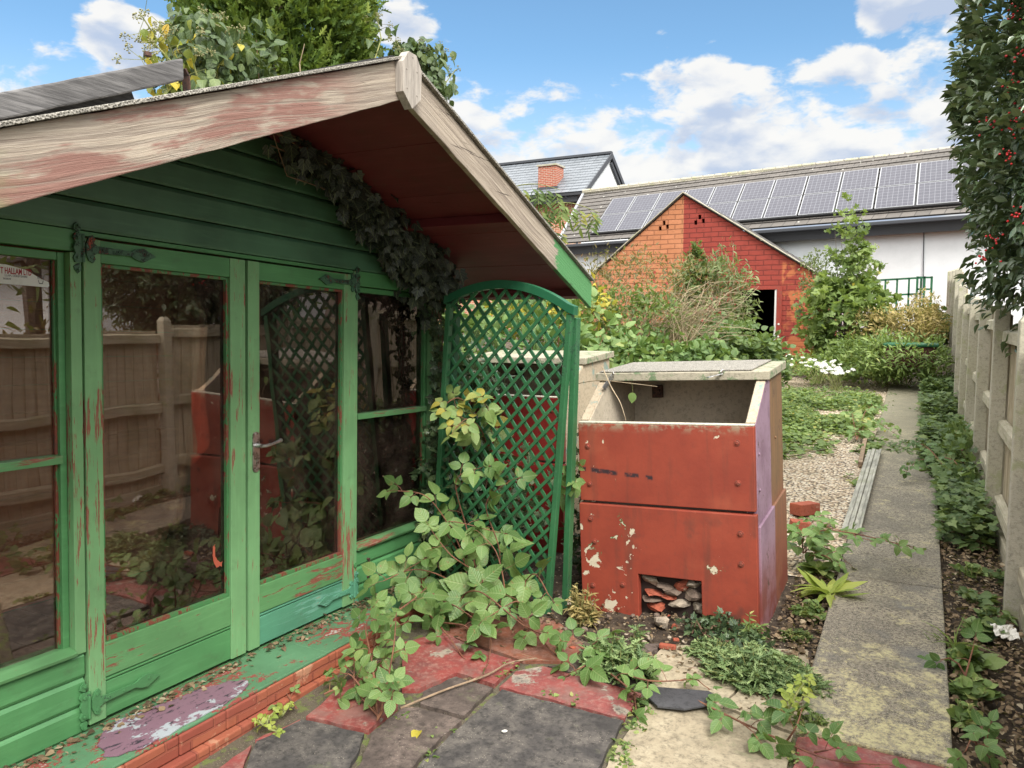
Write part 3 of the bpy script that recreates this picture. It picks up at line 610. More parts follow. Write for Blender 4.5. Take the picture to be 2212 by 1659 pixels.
# concrete path, laid in bays; its left edge wanders a little
mb = MB(); ya = 3.12; k = 0
while ya < 16.6:
    yb = min(ya + (1.9, 2.3, 2.05)[k % 3], 16.6); t0, t1 = H(ya) + .028, H(yb) + .028; xl0, xl1 = -.385 - .006 * (ya - 3), -.385 - .006 * (yb - .012 - 3); xr = .165
    y1 = yb - .012
    vs = [(xl0, ya, t0 - .12), (xr, ya, t0 - .12), (xr, y1, t1 - .12), (xl1, y1, t1 - .12), (xl0, ya, t0), (xr, ya, t0), (xr, y1, t1), (xl1, y1, t1)]
    mb.add(vs, [(0, 3, 2, 1), (4, 5, 6, 7), (0, 1, 5, 4), (1, 2, 6, 5), (2, 3, 7, 6), (3, 0, 4, 7)]); ya = yb; k += 1
struct(mb.build('path', 'path', loc=(0, 3.1, 0), bev=.008))
# patio of painted flagstones on a mossy bed
mb = MB(); mb.add([(-2.6, -1.5, -.006), (.16, -1.5, -.006), (.16, 3.10, -.006), (-.42, 3.12, -.006), (-.42, 3.45, -.006), (-2.6, 3.7, -.006)], [(0, 1, 2, 3, 4, 5)])
struct(mb.build('patio_bed', 'moss_joint'))
SLABS = [('slab_dark', [(1084, 1495), (1350, 1564), (1282, 1690), (884, 1690), (912, 1649)]), ('slab_brown', [(912, 1499), (985, 1466), (1068, 1492), (1003, 1554), (905, 1526)]),
 ('slab_brown', [(868, 1536), (902, 1534), (1000, 1562), (908, 1646), (868, 1690), (762, 1690), (800, 1590)]), ('slab_dark', [(552, 1608), (652, 1560), (790, 1590), (750, 1690), (520, 1690)]),
 ('slab_red', [(872, 1392), (962, 1372), (1008, 1396), (1126, 1436), (1070, 1486), (986, 1461), (905, 1496), (866, 1496)]), ('slab_rust', [(925, 1360), (1070, 1335), (1200, 1336), (1262, 1396), (1236, 1432), (1130, 1433), (1012, 1392)]),
 ('slab_redgrey', [(1076, 1489), (1112, 1455), (1170, 1444), (1388, 1506), (1352, 1560)]), ('slab_cream', [(1374, 1562), (1396, 1524), (1560, 1536), (1716, 1594), (1700, 1690), (1290, 1690), (1330, 1620)]),
 ('slab_cream', [(1396, 1430), (1440, 1392), (1590, 1400), (1604, 1480), (1556, 1532), (1394, 1519)]), ('slab_red', [(742, 1482), (838, 1428), (864, 1500), (862, 1533), (796, 1586), (658, 1556)]),
 ('slab_red', [(1720, 1598), (1790, 1600), (2062, 1656), (2058, 1720), (1706, 1690)]), ('slab_redgrey', [(548, 1604), (648, 1557), (690, 1566), (600, 1596)]), ('slab_redgrey', [(420, 1700), (545, 1612), (515, 1700)]),
 ('slab_brown', [(1240, 1436), (1266, 1400), (1430, 1392), (1390, 1432), (1386, 1500), (1180, 1444)]), ('slab_cream', [(1610, 1480), (1600, 1400), (1745, 1400), (1780, 1590), (1720, 1590), (1562, 1534)])]
groups = {}
mb = MB(); mlist = sorted(set(s[0] for s in SLABS))
for i, (m, px) in enumerate(SLABS):
    pts = [gnd(u, v)[:2] for u, v in px]; c = sum(pts) / len(pts); pts = [p + (c - p) / np.linalg.norm(c - p) * .006 for p in pts]
    rg = []
    for j, p in enumerate(pts):            # ragged edges
        q = pts[(j + 1) % len(pts)]; L = np.linalg.norm(q - p); n = max(1, int(L / .045)); nn = np.array([-(q - p)[1], (q - p)[0]]) / (L + 1e-9)
        for k in range(n): f = k / n; rg.append(p + (q - p) * f + nn * (0 if k == 0 else random.uniform(-.006, .006)))
    tx, ty, tz = random.uniform(-.006, .006), random.uniform(-.006, .006), random.uniform(.008, .018)
    mb.prism([[tuple(p) for p in rg]], lambda a, b, d: (a, b, d + tz + (a - c[0]) * tx + (b - c[1]) * ty), -.03, 0.0, mlist.index(m))
o = struct(mb.build('patio', mlist, bev=.003))

# ================================================================== SUMMERHOUSE  (local: x outwards, y along the front, z up)
A = radians(1.45); EO = V(cos(A), sin(A), 0); ES = V(-sin(A), cos(A), 0)
SO = EO * -2.64 + ES * 2.515; TILT = -.035
def shed_w(o_, t_, z_):
    m = Matrix.Translation(Vector(SO)) @ Euler((TILT, 0, A)).to_matrix().to_4x4(); return V(*(m @ Vector((o_, t_, z_))))
shed = thing('summerhouse', 'weathered green painted wooden summerhouse with glazed double doors and an overhanging roof', 'summerhouse', tuple(SO), (TILT, 0, A))
def lb(mb, name, m, par=None, bev=.002): return mb.build(name, m, par or shed, world=False, bev=bev)
RZ, RL, RR, APX = 2.575, .428, .333, -.07             # underside of the roof: apex height, left and right slopes
def roofz(t, off=0.0): return RZ + off - (RL * (APX - t) if t < APX else RR * (t - APX))
# --- front wall boards (shiplap, below the windows and up in the gable)
for t0, t1 in ((-1.56, -.786), (.790, 1.56)):
    mb = MB()
    for z0 in (.10, .206, .312):
        z1 = min(z0 + .103, .405); 
        mb.add([(-.03, t0, z0), (.006, t0, z0), (.012, t0, z0 + .012), (.012, t0, z1 - .014), (.001, t0, z1), (-.03, t0, z1), (-.03, t1, z0), (.006, t1, z0), (.012, t1, z0 + .012), (.012, t1, z1 - .014), (.001, t1, z1), (-.03, t1, z1)],
               [(0, 1, 2, 3, 4, 5), (11, 10, 9, 8, 7, 6), (0, 6, 7, 1), (1, 7, 8, 2), (2, 8, 9, 3), (3, 9, 10, 4), (4, 10, 11, 5), (5, 11, 6, 0)])
    lb(mb, 'cladding', 'green_sound', bev=.0012)
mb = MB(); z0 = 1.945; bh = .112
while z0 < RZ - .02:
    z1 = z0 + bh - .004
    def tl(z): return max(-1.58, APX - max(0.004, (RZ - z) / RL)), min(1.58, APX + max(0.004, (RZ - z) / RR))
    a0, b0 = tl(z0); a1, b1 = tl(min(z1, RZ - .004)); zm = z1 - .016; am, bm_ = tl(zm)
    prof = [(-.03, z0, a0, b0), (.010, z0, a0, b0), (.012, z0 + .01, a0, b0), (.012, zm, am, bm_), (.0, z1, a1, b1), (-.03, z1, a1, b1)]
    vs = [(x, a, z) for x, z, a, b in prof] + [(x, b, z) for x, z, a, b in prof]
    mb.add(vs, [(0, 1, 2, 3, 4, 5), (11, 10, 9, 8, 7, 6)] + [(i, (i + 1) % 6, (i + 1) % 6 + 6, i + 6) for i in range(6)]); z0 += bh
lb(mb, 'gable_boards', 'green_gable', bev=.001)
# --- frame: posts, head, corner trims, bottom rail
mb = MB()
for t0, t1, z0, z1, x1 in ((-.824, -.783, .405, 1.86, .018), (.775, .803, .10, 1.94, .016), (1.545, 1.612, .03, 1.96, .022), (-1.612, -1.545, .03, 1.96, .022)):
    mb = MB(); mb.box((-.05, t0, z0), (x1, t1, z1)); lb(mb, 'post', 'green_v')
mb = MB(); mb.box((-.05, -1.543, 1.865), (.010, -.783, 1.942)); mb.box((-.05, .805, 1.862), (.011, 1.543, 1.942)); mb.box((-.05, -.781, 1.925), (.004, .773, 1.942)); lb(mb, 'head_rail', 'green_sound')
mb = MB(); mb.box((-.06, -.784, .03), (.002, .786, .108)); mb.box((-.06, -1.543, .03), (-.004, -.787, .098)); mb.box((-.06, .789, .03), (-.004, 1.543, .098)); lb(mb, 'sill_rail', 'green_h')
# --- the two doors
def door(tc, left):
    w = .383; sl, sr = (.068, .088) if left else (.070, .092); t0, t1 = tc - w, tc + w; z0, z1 = .125, 1.915; fr = .022
    d = MB()
    for a, b in ((t0, t0 + sl - .001), (t1 - sr + .001, t1)): d.box((-.02, a, z0), (fr, b, z1))
    ob = lb(d, 'door', 'green_v'); ob['label'] = 'left door leaf with flaking green paint' if left else 'right door leaf with a metal lever handle'
    d = MB(); d.box((-.018, t0 + sl, 1.832), (fr - .002, t1 - sr, z1 - .001)); lb(d, 'top_rail', 'green_sound', ob)
    d = MB(); d.box((-.018, t0 + sl, .282), (fr - .002, t1 - sr, .412)); lb(d, 'bottom_rail', 'green_h', ob)
    d = MB(); d.box((-.018, t0 + sl, .262), (fr - .010, t1 - sr, .280)); d.box((-.018, t0 + sl, .268), (fr - .004, t1 - sr, .275)); d.box((-.018, t0 + sl, z0 + .002), (fr - .006, t1 - sr, .261)); lb(d, 'kick_board', 'green_sound' if left else 'green_faded', ob)
    d = MB(); a, b = t0 + sl, t1 - sr
    for p0, p1 in (((-.008, a, .412), (.010, a + .012, 1.83)), ((-.008, b - .012, .412), (.010, b, 1.83)), ((-.008, a + .013, .413), (.012, b - .013, .428)), ((-.008, a + .013, 1.818), (.010, b - .013, 1.831))): d.box(p0, p1)
    lb(d, 'glazing_bead', 'bead', ob, bev=.001)
    d = MB(); d.box((-.012, a + .002, .414), (-.009, b - .002, 1.829)); lb(d, 'glass_pane', 'glass', ob, bev=0)
    return ob
dl = door(-.393, True); dr = door(.389, False)
# strap hinges: butterfly plate on the post, tapering strap with a spear end on the door
def hinge(t, z, sgn, m, par):
    d = MB(); x0 = .0235; X = lambda a, b, e: (x0 + e, t + sgn * a, z + b)
    strap = [(0.008, -.016), (.018, -.042), (.034, -.050), (.044, -.036), (.038, -.022), (.052, -.013), (.19, -.009), (.212, -.02), (.245, -.026), (.282, -.008), (.30, 0), (.282, .008), (.245, .026), (.212, .02), (.19, .009), (.052, .013), (.038, .022), (.044, .036), (.034, .050), (.018, .042), (.008, .016)]
    d.prism([strap], X, 0.0, .008)
    plate = [(-.008, -.052), (-.02, -.056), (-.034, -.066), (-.030, -.080), (-.018, -.092), (-.008, -.080), (-.005, -.066), (-.012, -.054)]
    pl = [(-.006, -.050), (-.03, -.052), (-.037, -.036), (-.028, -.02), (-.036, 0), (-.028, .02), (-.037, .036), (-.03, .052), (-.006, .050)]
    d.prism([pl], lambda a, b, e: (x0 - .006 + e, t + sgn * a, z + b), 0, .009)
    for q in (1, -1): d.prism([[(a, q * b) for a, b in plate]], lambda a, b, e: (x0 - .006 + e, t + sgn * a, z + b), 0, .005)
    d.tube([(x0 + .002, t, z - .05), (x0 + .002, t, z + .05)], .0065, 8)
    for a, b in ((.028, .03), (.028, -.03), (.075, 0), (.14, 0), (.25, .006), (-.022, .035), (-.022, -.035), (-.02, .078), (-.02, -.078)):
        c = X(a, b, .007); d.tube([c, (c[0] + .004, c[1], c[2])], .006, 8)
    return lb(d, 'hinge', m, par, bev=.0008)
hinge(-.779, 1.878, 1, 'green_hinge', dl); hinge(-.779, .205, 1, 'hinge_green', dl); hinge(.775, 1.872, -1, 'green_hinge', dr); hinge(.775, .205, -1, 'green_faded', dr)
# lever handle on its back plate
d = MB(); pl = []
for i in range(12): th = pi * i / 11; pl.append((.021 * cos(th), .075 + .018 * sin(th)))
for i in range(12): th = pi + pi * i / 11; pl.append((.021 * cos(th), -.075 + .018 * sin(th)))
key = [(.004 * cos(2 * pi * i / 8), -.038 + .005 * sin(2 * pi * i / 8)) for i in range(8)]; slot = [(-.002, -.043), (.002, -.043), (.0028, -.058), (-.0028, -.058)]
d.prism([pl, key, slot], lambda a, b, e: (.0225 + e, .050 + a, 1.045 + b), 0, .005)
for b in (.082, -.078, -.082): d.tube([(.027, .05 + (.008 if b < 0 else 0) * (1 if b == -.078 else -1), 1.045 + b), (.0295, .05 + (.008 if b < 0 else 0) * (1 if b == -.078 else -1), 1.045 + b)], .004, 8)
hp = lb(d, 'back_plate', 'steel', dr, bev=.001)
d = MB(); d.tube([(.026, .05, 1.075), (.060, .05, 1.075)], .010, 10); d.tube([(.056, .047, 1.075), (.063, .075, 1.074), (.066, .115, 1.079), (.066, .160, 1.088), (.062, .170, 1.090)], [.0085, .008, .0065, .0085, .010], 8)
lb(d, 'handle', 'steel', hp, bev=0)
# windows either side
def window(t0, t1, zm, par_label):
    d = MB(); z0, z1 = .425, 1.858; e = .024
    for a, b in (((-.055, t0, z0), (-.012, t0 + e, z1)), ((-.055, t1 - e, z0), (-.012, t1, z1)), ((-.055, t0 + e + .001, z1 - .028), (-.014, t1 - e - .001, z1))): d.box(a, b)
    w = lb(d, 'window', 'green_sound'); w['label'] = par_label
    d = MB(); d.box((-.050, t0 + e, zm - .016), (.004, t1 - e, zm + .014)); lb(d, 'glazing_bar', 'green_h', w)
    d = MB(); d.add([(-.05, t0 - .002, z0 - .02), (.030, t0 - .002, z0 - .02), (.034, t0 - .002, z0 - .006), (-.012, t0 - .002, z0 + .008), (-.05, t0 - .002, z0 + .008), (-.05, t1 + .002, z0 - .02), (.030, t1 + .002, z0 - .02), (.034, t1 + .002, z0 - .006), (-.012, t1 + .002, z0 + .008), (-.05, t1 + .002, z0 + .008)],
        [(0, 1, 2, 3, 4), (9, 8, 7, 6, 5), (0, 5, 6, 1), (1, 6, 7, 2), (2, 7, 8, 3), (3, 8, 9, 4), (4, 9, 5, 0)]); lb(d, 'sill', 'green_h', w)
    for a, b in ((z0 + .009, zm - .017), (zm + .015, z1 - .029)):
        d = MB(); d.box((-.040, t0 + e, a), (-.037, t1 - e, b)); lb(d, 'glass_pane', 'glass', w, bev=0)
    d = MB()
    for a, b in ((z0 + .009, zm - .017), (zm + .015, z1 - .029)):
        for q0, q1 in ((t0 + e + .0005, t0 + e + .009), (t1 - e - .009, t1 - e - .0005)): d = MB(); d.box((-.036, q0, a), (-.026, q1, b)); lb(d, 'glazing_bead', 'bead', w, bev=0)
    return w
wl = window(-1.543, -.826, 1.125, 'window left of the doors with a white sticker at its top'); wr = window(.806, 1.543, 1.145, 'window right of the doors with dry ivy behind it')
# sticker on the left window
d = MB(); st0, st1, sz = -1.30, -.872, 1.785
pts = [(-1.40, sz - .048), (st1 + .0, sz - .052), (st1 + .006, sz - .047), (st1 + .004, sz - .034), (st1 - .02, sz - .026), (st1 - .075, sz + .002), (st1 - .14, sz + .014), (-1.35, sz + .018), (-1.40, sz + .018)]
d.prism([pts], lambda a, b, e: (-.0355 + e, a, b), 0, .0008); stk = lb(d, 'sticker', 'sticker', wl, bev=0)
def text(s, size, t, z, x, m, par, off=.0, sx=1.0, name='lettering', rot=0.0):
    cu = bpy.data.curves.new('tx', 'FONT'); cu.body = s; cu.size = size; cu.offset = off; cu.extrude = .0003; cu.align_x = 'RIGHT'
    tmp = bpy.data.objects.new('tx', cu); COL.objects.link(tmp); dg = bpy.context.evaluated_depsgraph_get(); me = bpy.data.meshes.new_from_object(tmp.evaluated_get(dg))
    bpy.data.objects.remove(tmp); me.materials.clear(); me.materials.append(MATS[m])
    for v in me.vertices: a, b = v.co.x * sx, v.co.y; v.co = (x + v.co.z, t + a, z + b + a * rot)
    o = bpy.data.objects.new(name, me); COL.objects.link(o); o.parent = par; return o
text('T HALLAM LTD', .029, st1 - .056, sz - .016, -.0343, 'ink_red', stk, .0006, .52)
text('LLAM, DERBYSHIRE', .0105, st1 - .070, sz - .0255, -.0343, 'ink_grey', stk, .0, .85)
text('302839', .0095, st1 - .125, sz - .0365, -.0343, 'ink_grey', stk, .0, .95)
d = MB()
for q in ([(0, 0), (.03, -.002), (.034, .012), (.018, .008), (.002, .013)], [(.002, -.006), (.03, -.008), (.026, -.026), (.008, -.026)]):
    d.prism([q, [(a * .8 + .003, b * .75 - (.002 if b < 0 else -.001)) for a, b in q]], lambda a, b, e: (-.0343 + e, st1 - .036 + a * .7, sz - .024 + b * .7), 0, .0004)
lb(d, 'emblem', 'ink_grey', stk, bev=0)
# hook on the panel under the right window
d = MB(); d.tube([(.012, .905, .335), (.028, .905, .335)], .007, 8); d.tube([(.024, .905, .335), (.026, .907, .30), (.024, .908, .27), (.027, .907, .24), (.018, .906, .228)], [.004, .006, .004, .006, .004], 7); d.tube([(.012, .907, .232), (.02, .907, .232)], .007, 8)
lb(d, 'cabin_hook', 'iron', bev=0)
d = MB(); d.tube([(.016, .789, .33), (.022, .789, .33)], .014, 12); lb(d, 'door_stop', 'green_sound', bev=0)
# --- interior: floor, stained boards with studs
d = MB(); 
for k in range(11): d.box((-1.46, -1.56 + k * .2837, .10), (-.05, -1.56 + k * .2837 + .280, .118))
lb(d, 'floor', 'brown_floor', bev=.002)
def inner_wall(axis, name):
    d = MB(); z = .119
    while z < 2.4:
        z1 = z + .148
        if axis == 'back': d.box((-1.50, max(-1.57, APX - (RZ - .03 - z1) / RL), z), (-1.475, min(1.57, APX + (RZ - .03 - z1) / RR), z1 - .003))
        else:
            s = -1 if axis == 'left' else 1
            if z1 < 1.9: d.box((-1.47, s * 1.575, z), (-.065, s * 1.55, z1 - .003))
        z = z1
    if axis == 'back':
        for tt in (-1.30, -.75, -.30, .30, .85, 1.35): d.box((-1.472, tt, .12), (-1.43, tt + .045, 1.9 ))
        d.box((-1.472, -1.54, .95), (-1.445, 1.54, .99))
    else:
        for oo in (-1.0, -.5): d.box((oo, s * 1.548, .12), (oo + .045, s * 1.505, 1.9))
    return lb(d, name, 'brown_timber', bev=0)
inner_wall('back', 'rear_wall'); inner_wall('left', 'side_wall'); inner_wall('right', 'side_wall')
d = MB(); d.prism([[(-1.60, .05), (1.60, .05), (1.60, 2.0), (APX, RZ - .01), (-1.60, 1.90)]], lambda a, b, e: (-1.52 + e, a, b), 0, .017); d.box((-1.50, 1.580, .05), (-.065, 1.60, 1.98)); d.box((-1.50, -1.60, .05), (-.065, -1.580, 1.88)); lb(d, 'outer_cladding', 'green_h', bev=0)
# --- roof: soffit boards, felt, bargeboards, ridge block
def slope_slab(mb, t0, t1, x0, x1, off, th, z_apex=RZ):
    z = lambda t: roofz(t, off)
    mb.add([(x0, t0, z(t0)), (x1, t0, z(t0)), (x1, t1, z(t1)), (x0, t1, z(t1)), (x0, t0, z(t0) + th), (x1, t0, z(t0) + th), (x1, t1, z(t1) + th), (x0, t1, z(t1) + th)],
           [(0, 3, 2, 1), (4, 5, 6, 7), (0, 1, 5, 4), (1, 2, 6, 5), (2, 3, 7, 6), (3, 0, 4, 7)])
roof = MB()
for s in (-1, 1):
    for k in range(5):
        wd = .4115 if s > 0 else .383; a = APX + s * (.001 + k * wd); b = APX + s * (k * wd + wd - .0025); slope_slab(roof, min(a, b), max(a, b), -1.62, .885, .0, .014)
    slope_slab(roof, min(s * 1.93, s * 1.976), max(s * 1.93, s * 1.976), -1.62, .884, -.045, .044)
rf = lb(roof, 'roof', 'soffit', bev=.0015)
# purlin across the soffit near the wall plate
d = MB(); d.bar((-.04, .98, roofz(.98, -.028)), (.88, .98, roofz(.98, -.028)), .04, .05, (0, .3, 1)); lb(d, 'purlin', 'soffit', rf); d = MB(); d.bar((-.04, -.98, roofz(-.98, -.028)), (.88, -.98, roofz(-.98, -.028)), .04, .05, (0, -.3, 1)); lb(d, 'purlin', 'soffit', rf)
d = MB(); slope_slab(d, -2.0, APX - .002, -1.64, .93, .072, .012); slope_slab(d, APX + .002, 1.995, -1.64, .93, .072, .012); lb(d, 'roofing_felt', 'felt', rf, bev=.002)
d = MB(); slope_slab(d, -.25, APX - .003, -1.64, .86, .086, .006); slope_slab(d, APX + .003, .10, -1.64, .86, .086, .006); lb(d, 'ridge_strip', 'felt_dark', rf, bev=0)
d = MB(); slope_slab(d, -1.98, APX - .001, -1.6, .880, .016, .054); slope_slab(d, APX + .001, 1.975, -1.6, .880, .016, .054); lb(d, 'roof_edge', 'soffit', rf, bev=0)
def barge(t0, t1, b0, b1, h0, h1, m, label):
    d = MB(); n = 26; vs = []
    for i in range(n + 1):
        f = i / n; t = t0 + (t1 - t0) * f; zb = b0 + (b1 - b0) * f + (random.uniform(-.0018, .0018) if 0 < i < n else 0); zt = zb + h0 + (h1 - h0) * f + random.uniform(-.002, .002)
        vs += [(.886, t, zb), (.912, t, zb), (.912, t, zt), (.886, t, zt)]
    fs = [(0, 1, 2, 3), tuple(n * 4 + k for k in (3, 2, 1, 0))] + [(i * 4 + k, i * 4 + (k + 1) % 4, i * 4 + 4 + (k + 1) % 4, i * 4 + 4 + k) for i in range(n) for k in range(4)]
    d.add(vs, fs); o = lb(d, 'bargeboard', m, bev=.003); o['label'] = label
barge(-2.0, APX - .004, 2.492 - .845, 2.492, .172, .150, 'barge_red', 'bargeboard left of the ridge with flaking red paint and a knot')
barge(APX + .004, 2.0, 2.492, 2.492 - .70, .150, .158, 'barge_green', 'bargeboard right of the ridge, bare grey wood with a green painted foot')
d = MB(); hx = [(0, -.108), (.060, -.058), (.064, .052), (.026, .100), (-.026, .100), (-.064, .052), (-.060, -.058)]
d.prism([hx], lambda a, b, e: (.913 + e, APX + a, 2.560 + b), 0, .036)
for a, b in ((0, .085), (-.04, .03), (.03, .04), (-.035, -.04), (.03, -.05)): d.tube([(.949, APX + a, 2.560 + b), (.951, APX + a, 2.560 + b)], .0035, 7)
lb(d, 'ridge_block', 'block_wood', bev=.003)
# splash of pale paint and a smear on the left door's glass
d = MB(); sm = [(-.20, .655), (-.19, .66), (-.194, .62), (-.178, .585), (-.150, .568), (-.152, .552), (-.180, .556), (-.204, .60)]; sm2 = []
for j in range(len(sm)):
    for f in (0, .25, .5, .75): q = np.array(sm[j]) * (1 - f) + np.array(sm[(j + 1) % len(sm)]) * f; sm2.append((q[0] + random.uniform(-.004, .004), q[1] + random.uniform(-.005, .005)))
d.prism([sm2], lambda a, b, e: (-.0088 + e, a + .03, b), 0, .0006); lb(d, 'paint_smear', 'smear_red', dl, bev=0)

# --- brick plinth with a green painted ledge
pln = thing('brick_plinth', 'low red brick plinth with a peeling green ledge along the front of the summerhouse', 'plinth', tuple(SO), (TILT, 0, A))
d = MB(); y = -2.6; k = 0
while y < 1.0:
    L = .93; z1 = .112 + random.uniform(-.002, .002); d.box((.02, y, .099), (.322 + random.uniform(-.003, .003), y + L - .002, z1)); y += L + .003
lb(d, 'ledge', 'green_ledge', pln, bev=.004)
d = MB(); y = -2.3
while y < 1.62:
    for r, z0 in enumerate((-.062, .020)):
        yy = y + (.11 if r == 1 else 0); d.box((.05, yy, z0), (.360 - .030 * r + random.uniform(-.003, .003), yy + .2195, z0 + .0785))
    y += .222
lb(d, 'brick_course', 'plinth_brick', pln, bev=.006)
d = MB(); d.box((.03, -2.3, -.15), (.318, 1.55, .097)); lb(d, 'mortar', 'plinth_brick', pln, bev=0)
# patch of spilled lilac and white paint on the ledge
d = MB(); ring = [(.07, -.72), (.12, -.80), (.20, -.86), (.27, -.88), (.315, -.78), (.318, -.60), (.316, -.42), (.30, -.30), (.24, -.20), (.17, -.24), (.12, -.38), (.09, -.55)]
rg = [(a + random.uniform(-.012, .004), b + random.uniform(-.012, .012)) for j in range(len(ring)) for a, b in [tuple(np.array(ring[j]) * (1 - f) + np.array(ring[(j + 1) % len(ring)]) * f) for f in (0, .33, .66)]]
d.prism([rg], lambda a, b, e: (a, b, .1175 + e), -.004, .0); lb(d, 'spilled_paint', 'paint_splash', pln, bev=0)

# --- loose timbers lying on the roof
def on_roof(u, v, o): 
    n = EO; d_ = ray(u, v); return CAM + d_ * ((-2.64 + o) / np.dot(d_, n))
p0, p1 = on_roof(-160, 262, .45), on_roof(384, 152, .45)
pk = thing('roof_plank', 'weathered grey plank lying along the left roof slope, held by an iron strap', 'plank', tuple(p0))
d = MB(); n = 14; dr_ = (p1 - p0); vs = []
for i in range(n + 1):
    c = p0 + dr_ * i / n; e = (0 if i < n else .004); hgt = .072 + random.uniform(-.002, .002)
    for a, b in ((-.06, -1), (.03, -1), (.03, 1), (-.06, 1)): vs.append(c + EO * a + V(0, 0, b * hgt / 2 + random.uniform(-.001, .001)))
d.add(vs, [(0, 1, 2, 3), tuple(n * 4 + k for k in (3, 2, 1, 0))] + [(i * 4 + k, i * 4 + (k + 1) % 4, i * 4 + 4 + (k + 1) % 4, i * 4 + 4 + k) for i in range(n) for k in range(4)])
d.build('plank', 'old_plank', pk, bev=.006)
d = MB(); c = p1 + EO * .035; d.tube([c + V(0, -.14, .0), c + V(0, -.14, .012)], .012, 8)
q = p1 + EO * .0 + V(0, .02, .01); d.bar(q + V(0, 0, .0), q + V(0, .012, -.02), .03, .006, (0, 1, 0)); d.bar(q + V(0, .012, -.018), q + V(0, .018, -.17), .035, .005, (0, 1, 0)); d.build('strap', 'iron', pk)
p0, p1 = on_roof(-160, 300, .38), on_roof(272, 205, .38)
d = MB(); d.bar(p0, p1, .07, .10, (0, .25, 1)); o = d.build('timber_offcut', 'old_plank', loc=tuple(p1), bev=.006); props(o, 'dark grey timber tucked beneath the long plank on the left roof slope', 'timber')

# ================================================================== TRELLIS
TRR = (0, .080, -.03)
tr = thing('arched_trellis', 'green arched diamond lattice trellis leaning at the open side of the summerhouse porch', 'trellis', (-2.62, 3.86, -.01), (0, .080, -.06))
W_ = .83
def arch(a): f = (a / W_ - .5) * 2; return 1.755 + .115 * (1 - f * f)
for a0, nm in ((0.0, 'post'), (W_ - .03, 'post')):
    d = MB(); d.box((a0, -.018, 0), (a0 + .032, .022, 1.76)); d.build(nm, 'trellis_paint', tr, world=False, bev=.003)
d = MB(); d.bar((W_ + .055, .10, .05), (W_ - .002, .05, 1.74), .034, .05, (0, 1, 0)); o = d.build('rear_post', 'trellis_paint', tr, world=False, bev=.003)
d = MB(); d.bar((-.004, .10, .0), (-.03, .14, 1.70), .034, .05, (0, 1, 0)); d.build('rear_post', 'trellis_teal', tr, world=False, bev=.003)
d = MB(); n = 22; vs = []
for i in range(n + 1):
    a = -.012 + (W_ + .03) * i / n; z = arch(min(max(a, 0), W_)); vs += [(a, -.024, z), (a, .026, z), (a, .026, z + .048), (a, -.024, z + .048)]
d.add(vs, [(0, 1, 2, 3), tuple(n * 4 + k for k in (3, 2, 1, 0))] + [(i * 4 + k, i * 4 + (k + 1) % 4, i * 4 + 4 + (k + 1) % 4, i * 4 + 4 + k) for i in range(n) for k in range(4)]); d.build('arched_top', 'trellis_teal', tr, world=False, bev=.002)
d = MB(); d.box((.033, -.012, .03), (W_ - .031, .014, .065)); d.build('bottom_rail', 'trellis_paint', tr, world=False, bev=.002)
for s_, y0 in ((1, -.012), (-1, .001)):
    k = -30
    while k < 60:
        off = k * .0885; k += 1; run = []
        for i in range(240):
            z = .06 + i * .008; a = off + s_ * (z - .06) / 1.16
            if .030 < a < W_ - .028 and z < arch(a) + .004: run.append((a, z))
        if len(run) < 6: continue
        (a0, z0), (a1, z1) = run[0], run[-1]
        d = MB(); 
        d.bar((a0, y0 + .0055, z0), ((a0 + a1) / 2 + random.uniform(-.002, .002), y0 + .0055, (z0 + z1) / 2), .0175, .010, (0, 1, 0)) if False else d.bar((a0, y0 + .0055, z0), (a1, y0 + .0055, z1), .0175, .010, (0, 1, 0))
        d.build('slat', 'trellis_paint', tr, world=False)

